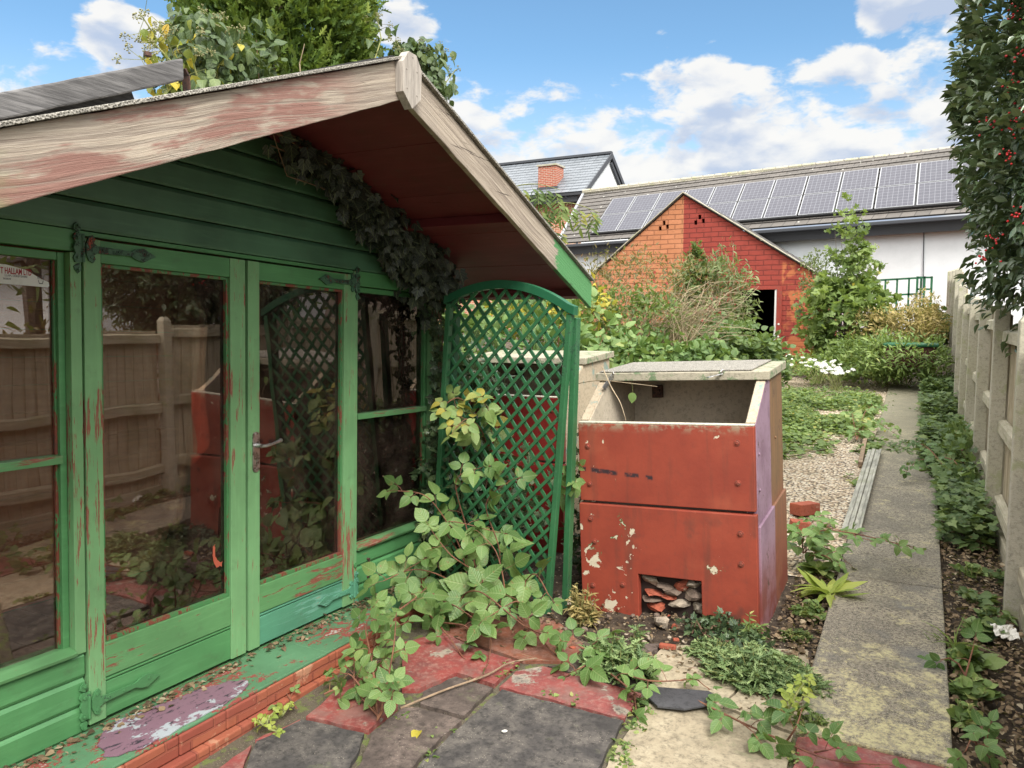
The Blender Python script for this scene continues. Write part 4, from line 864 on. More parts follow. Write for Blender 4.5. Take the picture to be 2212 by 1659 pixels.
# ================================================================== COAL BUNKERS
def bunker(label, x, y, z, roty, rotz, mf, ms_l, ms_r, full=True):
    b = thing('coal_bunker', label, 'coal bunker', (x, y, z), (0, roty, rotz))
    w = .485; B = lambda mb, n, m, p=None, bev=.004: mb.build(n, m, p or b, world=False, bev=bev)
    d = MB(); d.box((-w, 0, .645), (w, .045, 1.085)); B(d, 'front_panel', mf)
    d = MB(); d.prism([[(-w - .004, -.02), (-.150, -.02), (-.150, .255), (.200, .255), (.200, -.02), (w + .006, -.06), (w + .006, .630), (-w - .004, .630)]], lambda a, c, e: (a, -.014 + e, c), 0, .05); B(d, 'hatch_panel', mf)
    d = MB(); d.box((-w + .002, .002, 1.0855), (w - .002, .044, 1.096)); B(d, 'rim', 'kerb_cream')
    for sx, m in ((-1, ms_l), (1, ms_r)):
        d = MB(); prof = [(.046, .0), (.046, 1.095), (.36, 1.295), (.88, 1.325), (.88, .0)]
        d.prism([prof], lambda a, c, e: (sx * (w - .048 + e), a, c), 0, .050); pn = B(d, 'side_panel', m)
        d = MB(); d.prism([[(.046, 1.0965), (.36, 1.2965), (.36, 1.302), (.046, 1.103)]], lambda a, c, e: (sx * (w - .047 + e), a, c), 0, .047); B(d, 'worn_edge', 'cream_worn', pn, .001)
        d = MB(); d.prism([[(.03, -.03), (.03, .56), (.88, .60), (.88, -.03)]], lambda a, c, e: (sx * (w + .0025 + e), a, c), 0, .016); B(d, 'lower_panel', m, pn)
        d = MB(); d.prism([[(.046, .05), (.046, 1.09), (.36, 1.29), (.83, 1.315), (.83, .05)]], lambda a, c, e: (sx * (w - .0485 - e), a, c), 0, .004); B(d, 'inner_face', 'inner_concrete', pn, 0)
        for yy, zz in ((.10, .93), (.10, .74), (.60, .95), (.62, .4)):
            d = MB(); d.tube([(sx * (w + .003), yy, zz), (sx * (w + .010), yy, zz)], .008, 8); B(d, 'bolt', m, pn, .001)
    d = MB(); d.box((-w + .003, .832, .0), (w - .003, .878, 1.315)); B(d, 'back_panel', 'inner_concrete')
    d = MB(); d.box((-w + .05, .05, .02), (w - .05, .83, .62)); B(d, 'coal_floor', 'dark_inside', bev=0)
    d = MB(); vs = [(sx * (w + .022), yy, zz) for zz, yy in ((0, .34), (1, .34), (1, .93), (0, .93)) for sx in (-1, 1)]
    Z = {(.34, 0): 1.300, (.34, 1): 1.348, (.93, 0): 1.330, (.93, 1): 1.378}
    vs = [(p[0], p[1], Z[(p[1], p[2])]) for p in vs]
    d.add(vs, [(0, 1, 3, 2), (2, 3, 5, 4), (4, 5, 7, 6), (6, 7, 1, 0), (0, 2, 4, 6), (1, 7, 5, 3)]); lid = B(d, 'lid', 'lid_concrete', bev=.005)
    if full:
        d = MB(); vs = [(a, yy, zz + e) for e in (0, .007) for a, yy, zz in ((-w + .0, .355, 1.352), (w - .075, .355, 1.352), (w - .06, .915, 1.3805), (-w + .02, .915, 1.3805))]
        d.add(vs, [(0, 3, 2, 1), (4, 5, 6, 7), (0, 1, 5, 4), (1, 2, 6, 5), (2, 3, 7, 6), (3, 0, 4, 7)]); B(d, 'felt_sheet', 'felt', lid, .002)
        d = MB(); d.bar((-.395, .335, 1.352), (-.385, .325, 1.335), .035, .004, (0, 1, 1)); d.bar((-.388, .326, 1.336), (-.425, .26, 1.262), .030, .0035, (1, 0, .4)); B(d, 'hinge_strap', 'steel', lid, .001)
        d = MB(); d.bar((.262, .338, 1.350), (.250, .325, 1.338), .04, .004, (0, 1, 1)); d.bar((.255, .326, 1.338), (.19, .27, 1.322), .028, .0035, (0, 0, 1)); B(d, 'hinge_strap', 'steel', lid, .001)
    d = MB(); d.box((-.30, .79, 1.16), (-.235, .829, 1.24)); d.tube([(-.255, .788, 1.2), (-.255, .770, 1.2)], .013, 10); B(d, 'inner_bracket', 'iron', bev=.002)
    for bx, bz in ((-.43, .955), (-.425, .74), (.40, 1.00), (.40, .79)):
        d = MB(); d.tube([(bx, .0005, bz), (bx, -.003, bz)], .0165, 14); d.tube([(bx, -.003, bz), (bx, -.008, bz)], [.011, .008], 10); B(d, 'bolt', 'rust_bolt', bev=.001)
    for bx, bz in ((-.42, .545), (-.40, .415), (.41, .53), (.41, .37), (-.42, .16), (-.24, .185)):
        d = MB(); d.tube([(bx, -.0135, bz), (bx, -.017, bz)], .017, 14); d.tube([(bx, -.017, bz), (bx, -.024, bz)], [.011, .009], 7); B(d, 'bolt', 'rust_bolt', bev=.001)
    return b
bk = bunker('large red painted concrete coal bunker with open top and flaking cream patches, nearest the path', -1.17, 4.0, .0, -.045, .0, 'bunker_red', 'cream_worn', 'bunker_side')
bk2 = bunker('red concrete coal bunker, its front coloured darker for shade, half hidden behind the green trellis', -2.62, 4.78, .02, -.01, .0, 'bunker_red_shaded', 'cream_worn', 'cream_worn', False)
# rubble packed behind the opening in the front: each lump its own
def rock(name, m, c, s, label, cat='stone', group=None, seed=0, flat=1.0):
    bm = bmesh.new(); bmesh.ops.create_icosphere(bm, subdivisions=2, radius=1); 
    for v in bm.verts:
        n = mn.noise(v.co * 1.1 + Vector((seed * 3.7, seed, 0))) * .5 + mn.noise(v.co * 2.7 + Vector((seed, 0, seed))) * .2
        v.co = v.co * (1 + n); v.co.x *= s[0]; v.co.y *= s[1]; v.co.z *= s[2] * flat
    me = bpy.data.meshes.new(name); bm.to_mesh(me); bm.free(); me.materials.append(MATS[m])
    o = bpy.data.objects.new(name, me); COL.objects.link(o); o.location = tuple(float(q) for q in c); o.rotation_euler = (random.uniform(-.3, .3), random.uniform(-.3, .3), random.uniform(0, 6)); return props(o, label, cat, group)
G = 'rubble packed in the bunker opening'
for i, (u, v, sx, sz, m) in enumerate([(1408, 1252, .045, .022, 'stone'), (1440, 1262, .05, .012, 'stone_dark'), (1415, 1276, .06, .013, 'brick_bit'), (1412, 1290, .06, .012, 'stone_dark'), (1455, 1275, .05, .018, 'stone_dark'), (1480, 1262, .045, .03, 'brick_bit'), (1500, 1285, .05, .035, 'stone_dark'), (1470, 1300, .06, .02, 'stone'), (1420, 1305, .05, .02, 'brick_bit'), (1500, 1260, .04, .02, 'stone'), (1445, 1288, .05, .014, 'brick_bit'), (1508, 1310, .04, .03, 'stone')]):
    p = aty(u, v, 4.06); rock('rubble_stone', m, p, (sx, .06, sz), 'broken lump of stone or brick wedged in the square opening of the red bunker', 'stone', G, i)

# ================================================================== FENCE ON THE RIGHT
fence = thing('board_fence', 'tall weathered closeboard fence with pale concrete posts running beside the path', 'fence', (.5, 3.15, 0))
FY = [-2.1, -.35, 1.4, 3.15, 4.80, 6.42, 8.05, 9.7, 11.35, 13.0, 14.65, 16.3, 17.9, 19.5]
def ftop(i): return H(FY[i]) + 1.62 + (.0 if FY[i] < 12.5 else .12) + (.25 if FY[i] > 14 else 0)
for i, y in enumerate(FY):
    z1 = ftop(i); zb = H(y) - .25; d = MB(); x0, x1, y0, y1 = .452, .548, y, y + .095; e = .022
    vs = [(x0, y0, zb), (x1, y0, zb), (x1, y1, zb), (x0, y1, zb), (x0, y0, z1 - .035), (x1, y0, z1 - .035), (x1, y1, z1 - .035), (x0, y1, z1 - .035), (x0 + e, y0 + e, z1), (x1 - e, y0 + e, z1), (x1 - e, y1 - e, z1), (x0 + e, y1 - e, z1)]
    d.add(vs, [(0, 3, 2, 1), (8, 9, 10, 11)] + [(a, (a + 1) % 4, (a + 1) % 4 + 4, a + 4) for a in range(4)] + [(a + 4, (a + 1) % 4 + 4, (a + 1) % 4 + 8, a + 8) for a in range(4)]); d.build('post', 'post_concrete', fence, bev=.006)
    if i == len(FY) - 1: break
    ya, yb = y + .096, FY[i + 1] - .001; z1p = min(z1, ftop(i + 1)) - .055; hb = H(y)
    d = MB(); yy = ya
    while yy < yb - .01:
        w = min(.098, yb - yy); th = random.uniform(-.003, .003); zt = z1p - .012 + random.uniform(-.004, .004)
        d.add([(.556 + th, yy, hb + .14), (.566 + th, yy + w, hb + .14), (.574 + th, yy + w, hb + .14), (.574 + th, yy, hb + .14), (.556 + th, yy, zt), (.566 + th, yy + w, zt), (.574 + th, yy + w, zt), (.574 + th, yy, zt)], [(0, 3, 2, 1), (4, 5, 6, 7), (0, 1, 5, 4), (1, 2, 6, 5), (2, 3, 7, 6), (3, 0, 4, 7)]); yy += w - .004
    d.build('panel', 'pale_timber', fence)
    for zr in (z1p - .09, hb + .84, hb + .30):
        d = MB(); d.add([(.500, ya, zr - .038), (.500, yb, zr - .038), (.552, yb, zr - .038), (.552, ya, zr - .038), (.506, ya, zr + .036), (.506, yb, zr + .036), (.552, yb, zr + .05), (.552, ya, zr + .05)], [(0, 1, 2, 3), (7, 6, 5, 4), (0, 4, 5, 1), (1, 5, 6, 2), (2, 6, 7, 3), (3, 7, 4, 0)]); d.build('rail', 'rail_timber', fence, bev=.003)
    d = MB(); d.box((.52, ya, hb - .15), (.56, yb, hb + .138)); d.build('gravel_board', 'rail_timber', fence, bev=.004)

# ================================================================== GARAGE
GX, GY = -4.89, 17.5; HG = H(GY)
gar = thing('brick_garage', 'gabled brick garage, its front painted half orange and half red', 'garage', (GX, GY, HG))
ap = (0.0, 4.46); le = (-3.0, 4.46 - 3.0 * .80); re = (2.83, 2.62); base = HG - .3
outer = [(le[0], base), (re[0], base), re, ap, le]
door_ = [(1.20, base + .01), (2.20, base + .01), (2.20, 2.37), (1.20, 2.37)]
holes = [door_]
for cx, cz in ((-.44, 3.745), (.385, 3.83)):
    for dx, dz in ((-.10, 0.), (.07, .03), (-.01, .12)): hx_, hz = cx + dx, cz + dz; holes.append([(hx_ - .034, hz - .05), (hx_ + .034, hz - .05), (hx_ + .034, hz + .05), (hx_ - .034, hz + .05)])
d = MB(); d.prism([outer] + holes, lambda a, b, e: (GX + a, GY + e, b), 0, .22); d.build('front_wall', 'garage_brick', gar)
d = MB(); d.box((GX + re[0] - .22, GY + .221, base), (GX + re[0], GY + 6, re[1])); o = d.build('side_wall', 'garage_side', gar)
d = MB(); d.box((GX + le[0], GY + .221, base), (GX + le[0] + .22, GY + 6, le[1])); d.build('side_wall', 'garage_side', gar)
d = MB(); d.box((GX + le[0] + .22, GY + 5.8, base), (GX + re[0] - .22, GY + 6, 3.0)); d.box((GX - 2.7, GY + .6, base), (GX + 2.58, GY + 5.7, base + .32)); d.build('rear_wall', 'dark_inside', gar)
for (ax, az), (bx, bz) in ((ap, re), (ap, le)):
    L = math.hypot(bx - ax, bz - az); ux, uz = (bx - ax) / L, (bz - az) / L; ex, ez = bx + ux * .03, bz + uz * .03; sgn = 1 if bx > ax else -1
    d = MB(); d.prism([[(ax, az + .015), (ex, ez + .015), (ex, ez + .045), (ax, az + .045)]], lambda a, b, e: (GX + a, GY + e, b), -.05, 6.1); rr = d.build('roof', 'roof_tile', gar)
    d = MB(); n = int(L / .32)
    for k in range(n): f = k / n; d.prism([[(ax + ux * L * f, az + uz * L * f + .046), (ax + ux * L * (f + .95 / n), az + uz * L * (f + .95 / n) + .046), (ax + ux * L * (f + .95 / n), az + uz * L * (f + .95 / n) + .062 + random.uniform(-.008, .012)), (ax + ux * L * f, az + uz * L * f + .075)]], lambda a, b, e: (GX + a, GY + e, b), -.08, .3)
    d.build('verge_tile', 'post_concrete', rr)
d = MB(); d.box((GX + 2.09, GY - .03, base), (GX + 2.20, GY + .12, 2.37)); d.box((GX + 1.20, GY - .03, 2.30), (GX + 2.088, GY + .12, 2.37)); fr_ = d.build('door_frame', 'red_frame', gar)
d = MB(); d.box((GX + 2.045, GY - .012, base), (GX + 2.088, GY + .10, 2.298)); d.build('frame_strip', 'white_frame', fr_)
for z in (1.28, 1.55): 
    d = MB(); d.tube([(GX + 2.145, GY - .03, z), (GX + 2.145, GY - .04, z)], .022, 8); d.build('bolt', 'white_bits', fr_)

# ================================================================== LONG WHITE BUILDING WITH SOLAR PANELS
def plane_hit(u, v, p, n): dd = ray(u, v); return CAM + dd * (np.dot(p - CAM, n) / np.dot(dd, n))
PR = aty(2055, 463, 22.0); PL = aty(1205, 527, 24.8); RR_ = aty(2055, 329, 25.2); RL_ = aty(1262, 418, 28.0)
ext = lambda a, b, s: b + (b - a) * s
E1 = ext(PL, PR, .55); R1 = ext(RL_, RR_, .55); ea = norm(E1 - PL); nr = norm(np.cross(ea, RL_ - PL)); nr = nr if nr[2] > 0 else -nr; eb = np.cross(nr, ea)
eb = eb if eb[2] > 0 else -eb
wb = thing('white_building', 'long white rendered building with a grey tiled roof behind the garage', 'building', tuple(PL))
d = MB(); outn = norm(V(ea[1], -ea[0], 0)); ins = -outn * .35
a0, a1 = PL + ins + ea * .1, E1 + ins; gz = -.3
vs = [(a0[0], a0[1], gz), (a1[0], a1[1], gz), (a1[0], a1[1], a1[2] - .06), (a0[0], a0[1], a0[2] - .06)]; back = -outn * 5.2
vs += [tuple(V(*q) + back) for q in vs]
d.add(vs, [(0, 1, 2, 3), (7, 6, 5, 4), (0, 4, 5, 1), (1, 5, 6, 2), (2, 6, 7, 3), (3, 7, 4, 0)]); d.build('wall', 'render_white', wb)
d = MB(); c = aty(1996, 560, 21.9); 
def on_wall(u, v, off=0.0): return plane_hit(u, v, a0 + outn * off, outn)
tp, bt = on_wall(1996, 485, .012), on_wall(1994, 650, .012); d.bar(tp, bt, .05, .012, tuple(ea)); d.build('wall_joint', 'pvc_grey', wb)
for u in (1290, 1342): d = MB(); d.bar(on_wall(u, 546, .02), on_wall(u - 3, 700, .02), .06, .03, tuple(ea)); d.build('wall_batten', 'white_frame', wb)
# roof: tile courses as real steps, with UV in metres
def roof_courses(name, p, e_a, e_b, n_, La, Lb, course, m, par, th=.02, skew0=0.0, skew1=0.0):
    nb = int(round(Lb / course)); verts = []; faces = []; uvs = []
    for k in range(nb):
        b0, b1 = k * Lb / nb, (k + 1) * Lb / nb + .03; s0 = skew0 * b0 / Lb; s1 = La + skew1 * b0 / Lb; s0b = skew0 * b1 / Lb; s1b = La + skew1 * b1 / Lb
        q = [p + e_a * s0 + e_b * b0 + n_ * th, p + e_a * s1 + e_b * b0 + n_ * th, p + e_a * s1b + e_b * b1 + n_ * .002, p + e_a * s0b + e_b * b1 + n_ * .002, p + e_a * s0 + e_b * b0 - n_ * .01, p + e_a * s1 + e_b * b0 - n_ * .01]
        i = len(verts); verts += [tuple(x - V(*par.location)) for x in q]; faces += [(i, i + 1, i + 2, i + 3), (i + 4, i + 5, i + 1, i)]
        off = (k % 2) * .17; uvs += [(s0 + off, b0), (s1 + off, b0), (s1b + off, b1 - .031), (s0b + off, b1 - .031), (s0, b0), (s1, b0), (s1, b0 + .01), (s0, b0 + .01)]
    me = bpy.data.meshes.new(name); me.from_pydata(verts, [], faces); uv = me.uv_layers.new(name='UVMap'); uv.data.foreach_set('uv', [c for q in uvs for c in q]); me.materials.append(MATS[m])
    o = bpy.data.objects.new(name, me); COL.objects.link(o); o.parent = par; return o
LA = np.linalg.norm(E1 - PL); LB = np.dot(RL_ - PL, eb); sk0 = np.dot(RL_ - PL, ea); sk1 = np.dot(R1 - E1, ea)
rf = roof_courses('roof', PL, ea, eb, nr, LA, LB, .30, 'roof_tile', wb, .035, sk0, sk1)
d = MB(); d.bar(RL_ + nr * .03, R1 + nr * .03, .22, .14, tuple(nr)); n = 46
for k in range(n): f = k / n; q = RL_ + (R1 - RL_) * f; q2 = RL_ + (R1 - RL_) * (f + .86 / n); d.tube([q + nr * .08, q2 + nr * .085], [.10, .085], 8)
d.build('ridge', 'post_concrete', rf)
d = MB(); d.bar(PL - V(0, 0, .10) + outn * .05, E1 - V(0, 0, .10) + outn * .05, .12, .10); d.build('gutter', 'pvc_grey', wb, bev=.02)
d = MB(); d.bar(PL - V(0, 0, .26) + outn * -.12, E1 - V(0, 0, .26) + outn * -.12, .06, .26); d.build('fascia', 'fascia', wb)
d = MB(); d.bar(PL + nr * .04, RL_ + nr * .04, .10, .06, tuple(nr)); d.build('verge_strip', 'alu', wb)
# solar panels: each one its own thing, lying on the roof
def rc(u, v): q = plane_hit(u, v, PL + nr * .12, nr) - PL - nr * .12; return np.dot(q, ea), np.dot(q, eb)
lowpx = [(1277, 502), (1334, 501), (1393, 490), (1462, 484), (1530, 478), (1594, 470), (1667, 463), (1741, 455), (1821, 447), (1901, 439), (1984, 432), (2066, 424)]
b_lo = rc(1277, 503)[1]; b_hi = rc(1324, 429)[1]; skw = (rc(1324, 429)[0] - rc(1277, 503)[0])
aL = rc(1277, 503)[0]; aR = rc(1984, 431)[0]; pw = (aR - aL) / 10.0; phh = (b_hi - b_lo) / 2
sproto = None; sk_each = skw / 2
def solar(a, b, label):
    global sproto
    if sproto is None:
        t = thing('solar_panel', label, 'solar panel', (0, 0, 0), group='solar panels on the long roof')
        g = MB(); w_, h_ = pw - .035, phh - .03; K = lambda s_, r_: ea * s_ + eb * r_ + ea * (sk_each * r_ / phh)
        vs = [K(.02, .015) + nr * .0, K(w_, .015), K(w_, h_), K(.02, h_)]; vs = vs + [q + nr * .035 for q in vs]
        g.add(vs, [(0, 3, 2, 1), (4, 5, 6, 7), (0, 1, 5, 4), (1, 2, 6, 5), (2, 3, 7, 6), (3, 0, 4, 7)]); g.build('frame', 'alu', t)
        vs = [K(.045, .035) + nr * .038, K(w_ - .025, .035) + nr * .038, K(w_ - .025, h_ - .02) + nr * .038, K(.045, h_ - .02) + nr * .038]
        me = bpy.data.meshes.new('cells'); me.from_pydata([tuple(q) for q in vs], [], [(0, 1, 2, 3)]); uv = me.uv_layers.new(name='UVMap'); uv.data.foreach_set('uv', [0, 0, 1, 0, 1, 1, 0, 1]); me.materials.append(MATS['solar'])
        o = bpy.data.objects.new('cells', me); COL.objects.link(o); o.parent = t; sproto = t
    else: t = copy_thing(sproto, label)
    t.location = tuple(PL + nr * .09 + ea * a + eb * b); return t
for r in range(2):
    for c in range(14):
        solar(aL + c * pw + (sk_each if r else 0), b_lo + r * phh, 'grey gridded solar panel in the %s row of the long roof array' % ('upper' if r else 'lower'))
mr = MB()
for c in range(0, 15, 2): 
    p = PL + nr * .075 + ea * (aL + c * pw - .008) + eb * b_lo; mr.bar(p, p + ea * skw + eb * (2 * phh), .035, .05, tuple(nr))
for q in (0., 1.97): p = PL + nr * .07 + ea * aL + eb * (b_lo + q * phh); mr.bar(p - ea * .05, p + ea * (14 * pw), .05, .05, tuple(nr))
mr.build('mounting_rail', 'black', rf)

# ================================================================== HOUSE BEHIND
hs = thing('brick_house', 'brick house with a slate roof and a white gable end, beyond the summerhouse roof', 'house', (-14.5, 30, 0))
EX = -12.5; e0 = V(-24, 30, 6.95); e1 = V(EX, 30, 6.95); g0 = V(-24, 33, 9.0); g1 = V(EX, 33, 9.0); q1 = V(EX, 36, 6.95); q0 = V(-24, 36, 6.95)
d = MB(); d.box((-23.6, 30.35, 0), (EX - .35, 30.6, 6.85)); d.build('front_wall', 'house_brick', hs)
d = MB(); d.prism([[(30.35, 0), (35.65, 0), (35.65, 7.0), (33, 8.85), (30.35, 7.0)]], lambda a, b, e: (EX - .34 + e, a, b), 0, .2); d.build('gable_wall', 'render_white', hs)
d = MB(); d.box((EX - .34, 30.22, 6.25), (EX - .05, 30.349, 6.9)); d.build('corbel', 'house_brick', hs)
roof_courses('roof', e0, V(1, 0, 0), norm(g0 - e0), norm(V(0, -2.05, 3)), 11.5, np.linalg.norm(g0 - e0), .29, 'roof_slate', hs, .02)
d = MB(); d.prism([[(33, 8.99), (36.05, 6.92), (36.05, 6.84), (33, 8.90)]], lambda a, b, e: (-24 + e, a, b), 0, 11.5); d.build('rear_roof', 'roof_slate', hs)
d = MB(); d.bar((EX + .0, 29.95, 6.86), (EX + .0, 33.0, 8.945), .05, .20, (0, -.6, 1)); d.bar((EX + .001, 33.0, 8.945), (EX + .001, 36.1, 6.84), .05, .20, (0, .6, 1)); d.bar((EX + .06, 30.1, 6.72), (EX + .06, 33.0, 8.70), .05, .09, (0, -.6, 1)) if False else None; d.bar((EX - .08, 33.1, 8.62), (EX - .08, 36.0, 6.62), .10, .14, (0, .6, 1)); d.build('bargeboard', 'pvc_grey', hs)
d = MB(); d.bar((-24, 33, 9.06), (EX, 33, 9.06), .22, .10); d.build('ridge', 'pvc_grey', hs)
d = MB(); d.box((-24, 29.86, 6.80), (EX, 29.98, 6.90)); d.build('gutter', 'fascia', hs); d = MB(); d.box((-24, 29.98, 6.55), (EX - .36, 30.34, 6.80)); d.build('eaves_board', 'fascia', hs)
d = MB(); d.tube([(EX - .9, 29.92, 6.78), (EX - .5, 30.28, 6.45), (EX - .45, 30.30, 0)], .045, 8); d.build('downpipe', 'pvc_grey', hs)
cb = aty(1190, 385, 30.9); d = MB(); d.box((cb[0] - .42, 30.5, 6.9), (cb[0] + .42, 31.3, 8.23)); ch = d.build('chimney', 'chimney_brick', hs)
d = MB(); d.box((cb[0] - .47, 30.45, 8.232), (cb[0] + .47, 31.35, 8.30)); d.build('cap', 'post_concrete', ch); d = MB(); d.box((cb[0] - .40, 30.35, 7.1), (cb[0] + .55, 31.35, 7.32)); d.build('flashing', 'pvc_grey', ch)
# a further roofline between the two
t = thing('far_roof', 'grey tiled roofline showing just above the long roof beside the white gable', 'roof', (-12, 40, 0))
a_, b_ = aty(1340, 413, 40), aty(1440, 395, 40)
d = MB(); d.prism([[(a_[0] - 3, a_[2] - .45), (b_[0], b_[2]), (b_[0], b_[2] - 4), (a_[0] - 3, b_[2] - 4)]], lambda a, b, e: (a, 40 + e, b), 0, 5); d.build('roof', 'roof_slate', t); d = MB(); d.bar(a_ + V(-3, 0, -.40), b_ + V(0, 0, .06), .2, .14); d.build('ridge', 'felt_dark', t)

# ================================================================== BUNGALOW ACROSS THE FENCE (seen in the summerhouse glass)
bg = thing('white_bungalow', 'white rendered bungalow with a grey hipped roof, reflected in the summerhouse glass', 'bungalow', (14, 16, 0))
d = MB(); d.box((14, 13.8, .0), (22, 24, .95)); d.build('brick_base', 'bungalow_brick', bg)
d = MB(); wins = [[(15.4, 1.5), (16.3, 1.5), (16.3, 2.7), (15.4, 2.7)], [(17.9, 1.5), (18.8, 1.5), (18.8, 2.7), (17.9, 2.7)], [(20.6, 1.4), (22.0, 1.4), (22.0, 2.7), (20.6, 2.7)]]
d.prism([[(13.8, .952), (24, .952), (24, 3.2), (13.8, 3.2)]] + wins, lambda a, b, e: (14 + e, a, b), 0, .25); d.box((14.252, 13.8, .952), (22, 14.05, 3.2)); d.box((14.252, 23.75, .952), (22, 24, 3.2)); d.build('wall', 'render_white', bg)
for w_ in wins:
    (a, b), (c, e_) = w_[0], w_[2]; f = MB(); f.box((14.08, a, b), (14.12, c, b + .07)); f.box((14.08, a, e_ - .07), (14.12, c, e_)); f.box((14.08, a, b + .071), (14.12, a + .07, e_ - .071)); f.box((14.08, c - .07, b + .071), (14.12, c, e_ - .071)); f.box((14.085, (a + c) / 2 - .03, b + .071), (14.115, (a + c) / 2 + .03, e_ - .071)); wo = f.build('window', 'white_frame', bg)
    f = MB(); f.box((14.125, a + .001, b + .001), (14.14, c - .001, e_ - .001)); f.build('pane', 'window_dark', wo)
d = MB(); d.add([(13.5, 13.3, 3.2), (22.5, 13.3, 3.2), (22.5, 24.5, 3.2), (13.5, 24.5, 3.2), (18, 16.5, 5.5), (18, 21.3, 5.5), (13.5, 13.3, 3.1), (22.5, 13.3, 3.1), (22.5, 24.5, 3.1), (13.5, 24.5, 3.1)], [(0, 1, 4), (1, 2, 5, 4), (2, 3, 5), (3, 0, 4, 5), (6, 9, 8, 7), (0, 6, 7, 1), (1, 7, 8, 2), (2, 8, 9, 3), (3, 9, 6, 0)]); d.build('roof', 'roof_tile', bg)

# ================================================================== PLANTS
def berries(name, pts, r, m, par):
    mb = MB(); 
    for p in pts:
        q = V(*p); rr = r * random.uniform(.8, 1.2); vs = [q + V(*v) * rr for v in ((1, 0, 0), (-1, 0, 0), (0, 1, 0), (0, -1, 0), (0, 0, 1), (0, 0, -1), (.6, .6, .55), (-.6, .6, .55), (-.6, -.6, .55), (.6, -.6, .55), (.6, .6, -.55), (-.6, .6, -.55), (-.6, -.6, -.55), (.6, -.6, -.55))]
        mb.add(vs, [(4, 6, 7), (4, 7, 8), (4, 8, 9), (4, 9, 6), (0, 6, 9), (2, 7, 6), (1, 8, 7), (3, 9, 8), (0, 10, 6), (6, 10, 2), (2, 11, 7), (7, 11, 1), (1, 12, 8), (8, 12, 3), (3, 13, 9), (9, 13, 0), (0, 13, 10), (2, 10, 11), (1, 11, 12), (3, 12, 13), (5, 11, 10), (5, 12, 11), (5, 13, 12), (5, 10, 13)])
    return mb.build(name, m, par, smooth=True)
# ---- holly on the right, leaning over the fence
def hol(P): return (P[:, 0] > .021 * P[:, 1] + .05 + .07 * np.sin(P[:, 2] * 3.1 + 1.0) + np.maximum(0, 1.95 - P[:, 2]) * .45) & (P[:, 2] > 1.55 + .15 * np.sin(P[:, 1] * 3))
t = thing('holly_tree', 'tall glossy dark green holly with red berries overhanging the fence', 'tree', (1.35, 6.1, H(6.1)))
P, dd, idx, cc = crown_pts((1.30, 5.95, 3.05), (1.28, 1.35, 1.75), 1500, 34, .14, .45, .12, hol); n = len(P)
D = norm(dd * .9 + rdir(n) * .7 + V(0, 0, .15)); Nn = norm(rdir(n) * .5 + V(0, 0, 1) + dd * .4); cl = RNG.random(len(cc))
leafmesh('crown', 'holly', P, D, Nn, .072 * RNG.uniform(.65, 1.15, n), 'leaf_holly', t, lv=np.clip(cl[idx] * .6 + RNG.random(n) * .4, 0, 1))
mb = MB(); mb.tube([(1.35, 6.1, 0), (1.30, 6.0, .9), (1.38, 5.9, 1.9), (1.3, 5.95, 3.0), (1.25, 6.0, 4.3)], [.10, .08, .03], 8)
for k in range(26):
    z = random.uniform(1.1, 3.6); a = random.uniform(0, 2 * pi); L = random.uniform(.5, 1.15); mb.tube([(1.33, 6.0, z), (1.33 + cos(a) * L * .5, 6 + sin(a) * L * .5, z + .15), (1.33 + cos(a) * L, 6 + sin(a) * L, z + .45)], [.03, .018, .006], 6)
mb.build('trunk', 'bark', t)
bp = []
for c in [aty(2178, 337, 4.95), aty(2190, 30, 5.2), aty(2130, 270, 5.0), aty(2185, 275, 5.0), aty(2207, 125, 4.9), aty(2148, 515, 5.1), aty(2197, 462, 4.9), aty(2125, 620 - 60, 5.1), aty(2192, 180, 4.95), aty(2200, 240, 4.95)] + [c for c in cc[RNG.choice(len(cc), 3)]]:
    bp += [c + RNG.normal(size=3) * .028 for _ in range(11)]
berries('berries', bp, .0065, 'berry', t)

# ---- conifer and ivy behind the summerhouse
t = thing('conifer', 'tall dense green conifer rising behind the summerhouse roof', 'tree', (-5.75, 5.9, 0))
cn_n = 11000; h = RNG.uniform(1.8, 6.6, cn_n); th_ = RNG.uniform(0, 2 * pi, cn_n); rad = (.93 - .05 * np.abs(h - 3.4)) * (1 + .07 * np.sin(th_ * 7 + h * 3) + .05 * np.sin(h * 9 + th_ * 3)) * (RNG.random(cn_n) ** .22)
P = np.stack([-5.75 + rad * np.cos(th_), 5.9 + rad * np.sin(th_), h], 1); dd = np.stack([np.cos(th_), np.sin(th_), np.zeros(cn_n)], 1)
P = np.repeat(P, 5, 0) + RNG.normal(size=(cn_n * 5, 3)) * .05; dd = np.repeat(dd, 5, 0); n = len(P)
keep = (np.repeat(h, 5) > 1.8); cl = np.repeat(np.clip(.5 + .35 * np.sin(th_ * 9 + h * 5) * np.cos(h * 6.5 - th_ * 4) + RNG.normal(size=cn_n) * .12, 0, 1), 5)
leafmesh('crown', 'frond', P, norm(dd * .8 + rdir(n) * .7 + V(0, 0, .55)), norm(rdir(n) + V(0, 0, .3)), .105 * RNG.uniform(.6, 1.3, n), 'leaf_conifer', t, lv=np.clip(cl + RNG.normal(size=n) * .08, 0, 1))
mb = MB(); mb.tube([(-5.75, 5.9, 0), (-5.7, 5.9, 3), (-5.75, 5.9, 6.6)], [.2, .13, .03], 9)
for k in range(8): a = random.uniform(3.6, 6.2); z = random.uniform(3.4, 5.2); q = V(-5.75 + .93 * cos(a), 5.9 + .93 * sin(a), z); mb.tube([q, q + V(.10, -.05, .15), q + V(.12, -.1, .4), q + V(.2, -.12, .55)], [.008, .004], 5)
mb.build('trunk', 'twig_pale', t)
def cone_trunk(): pass
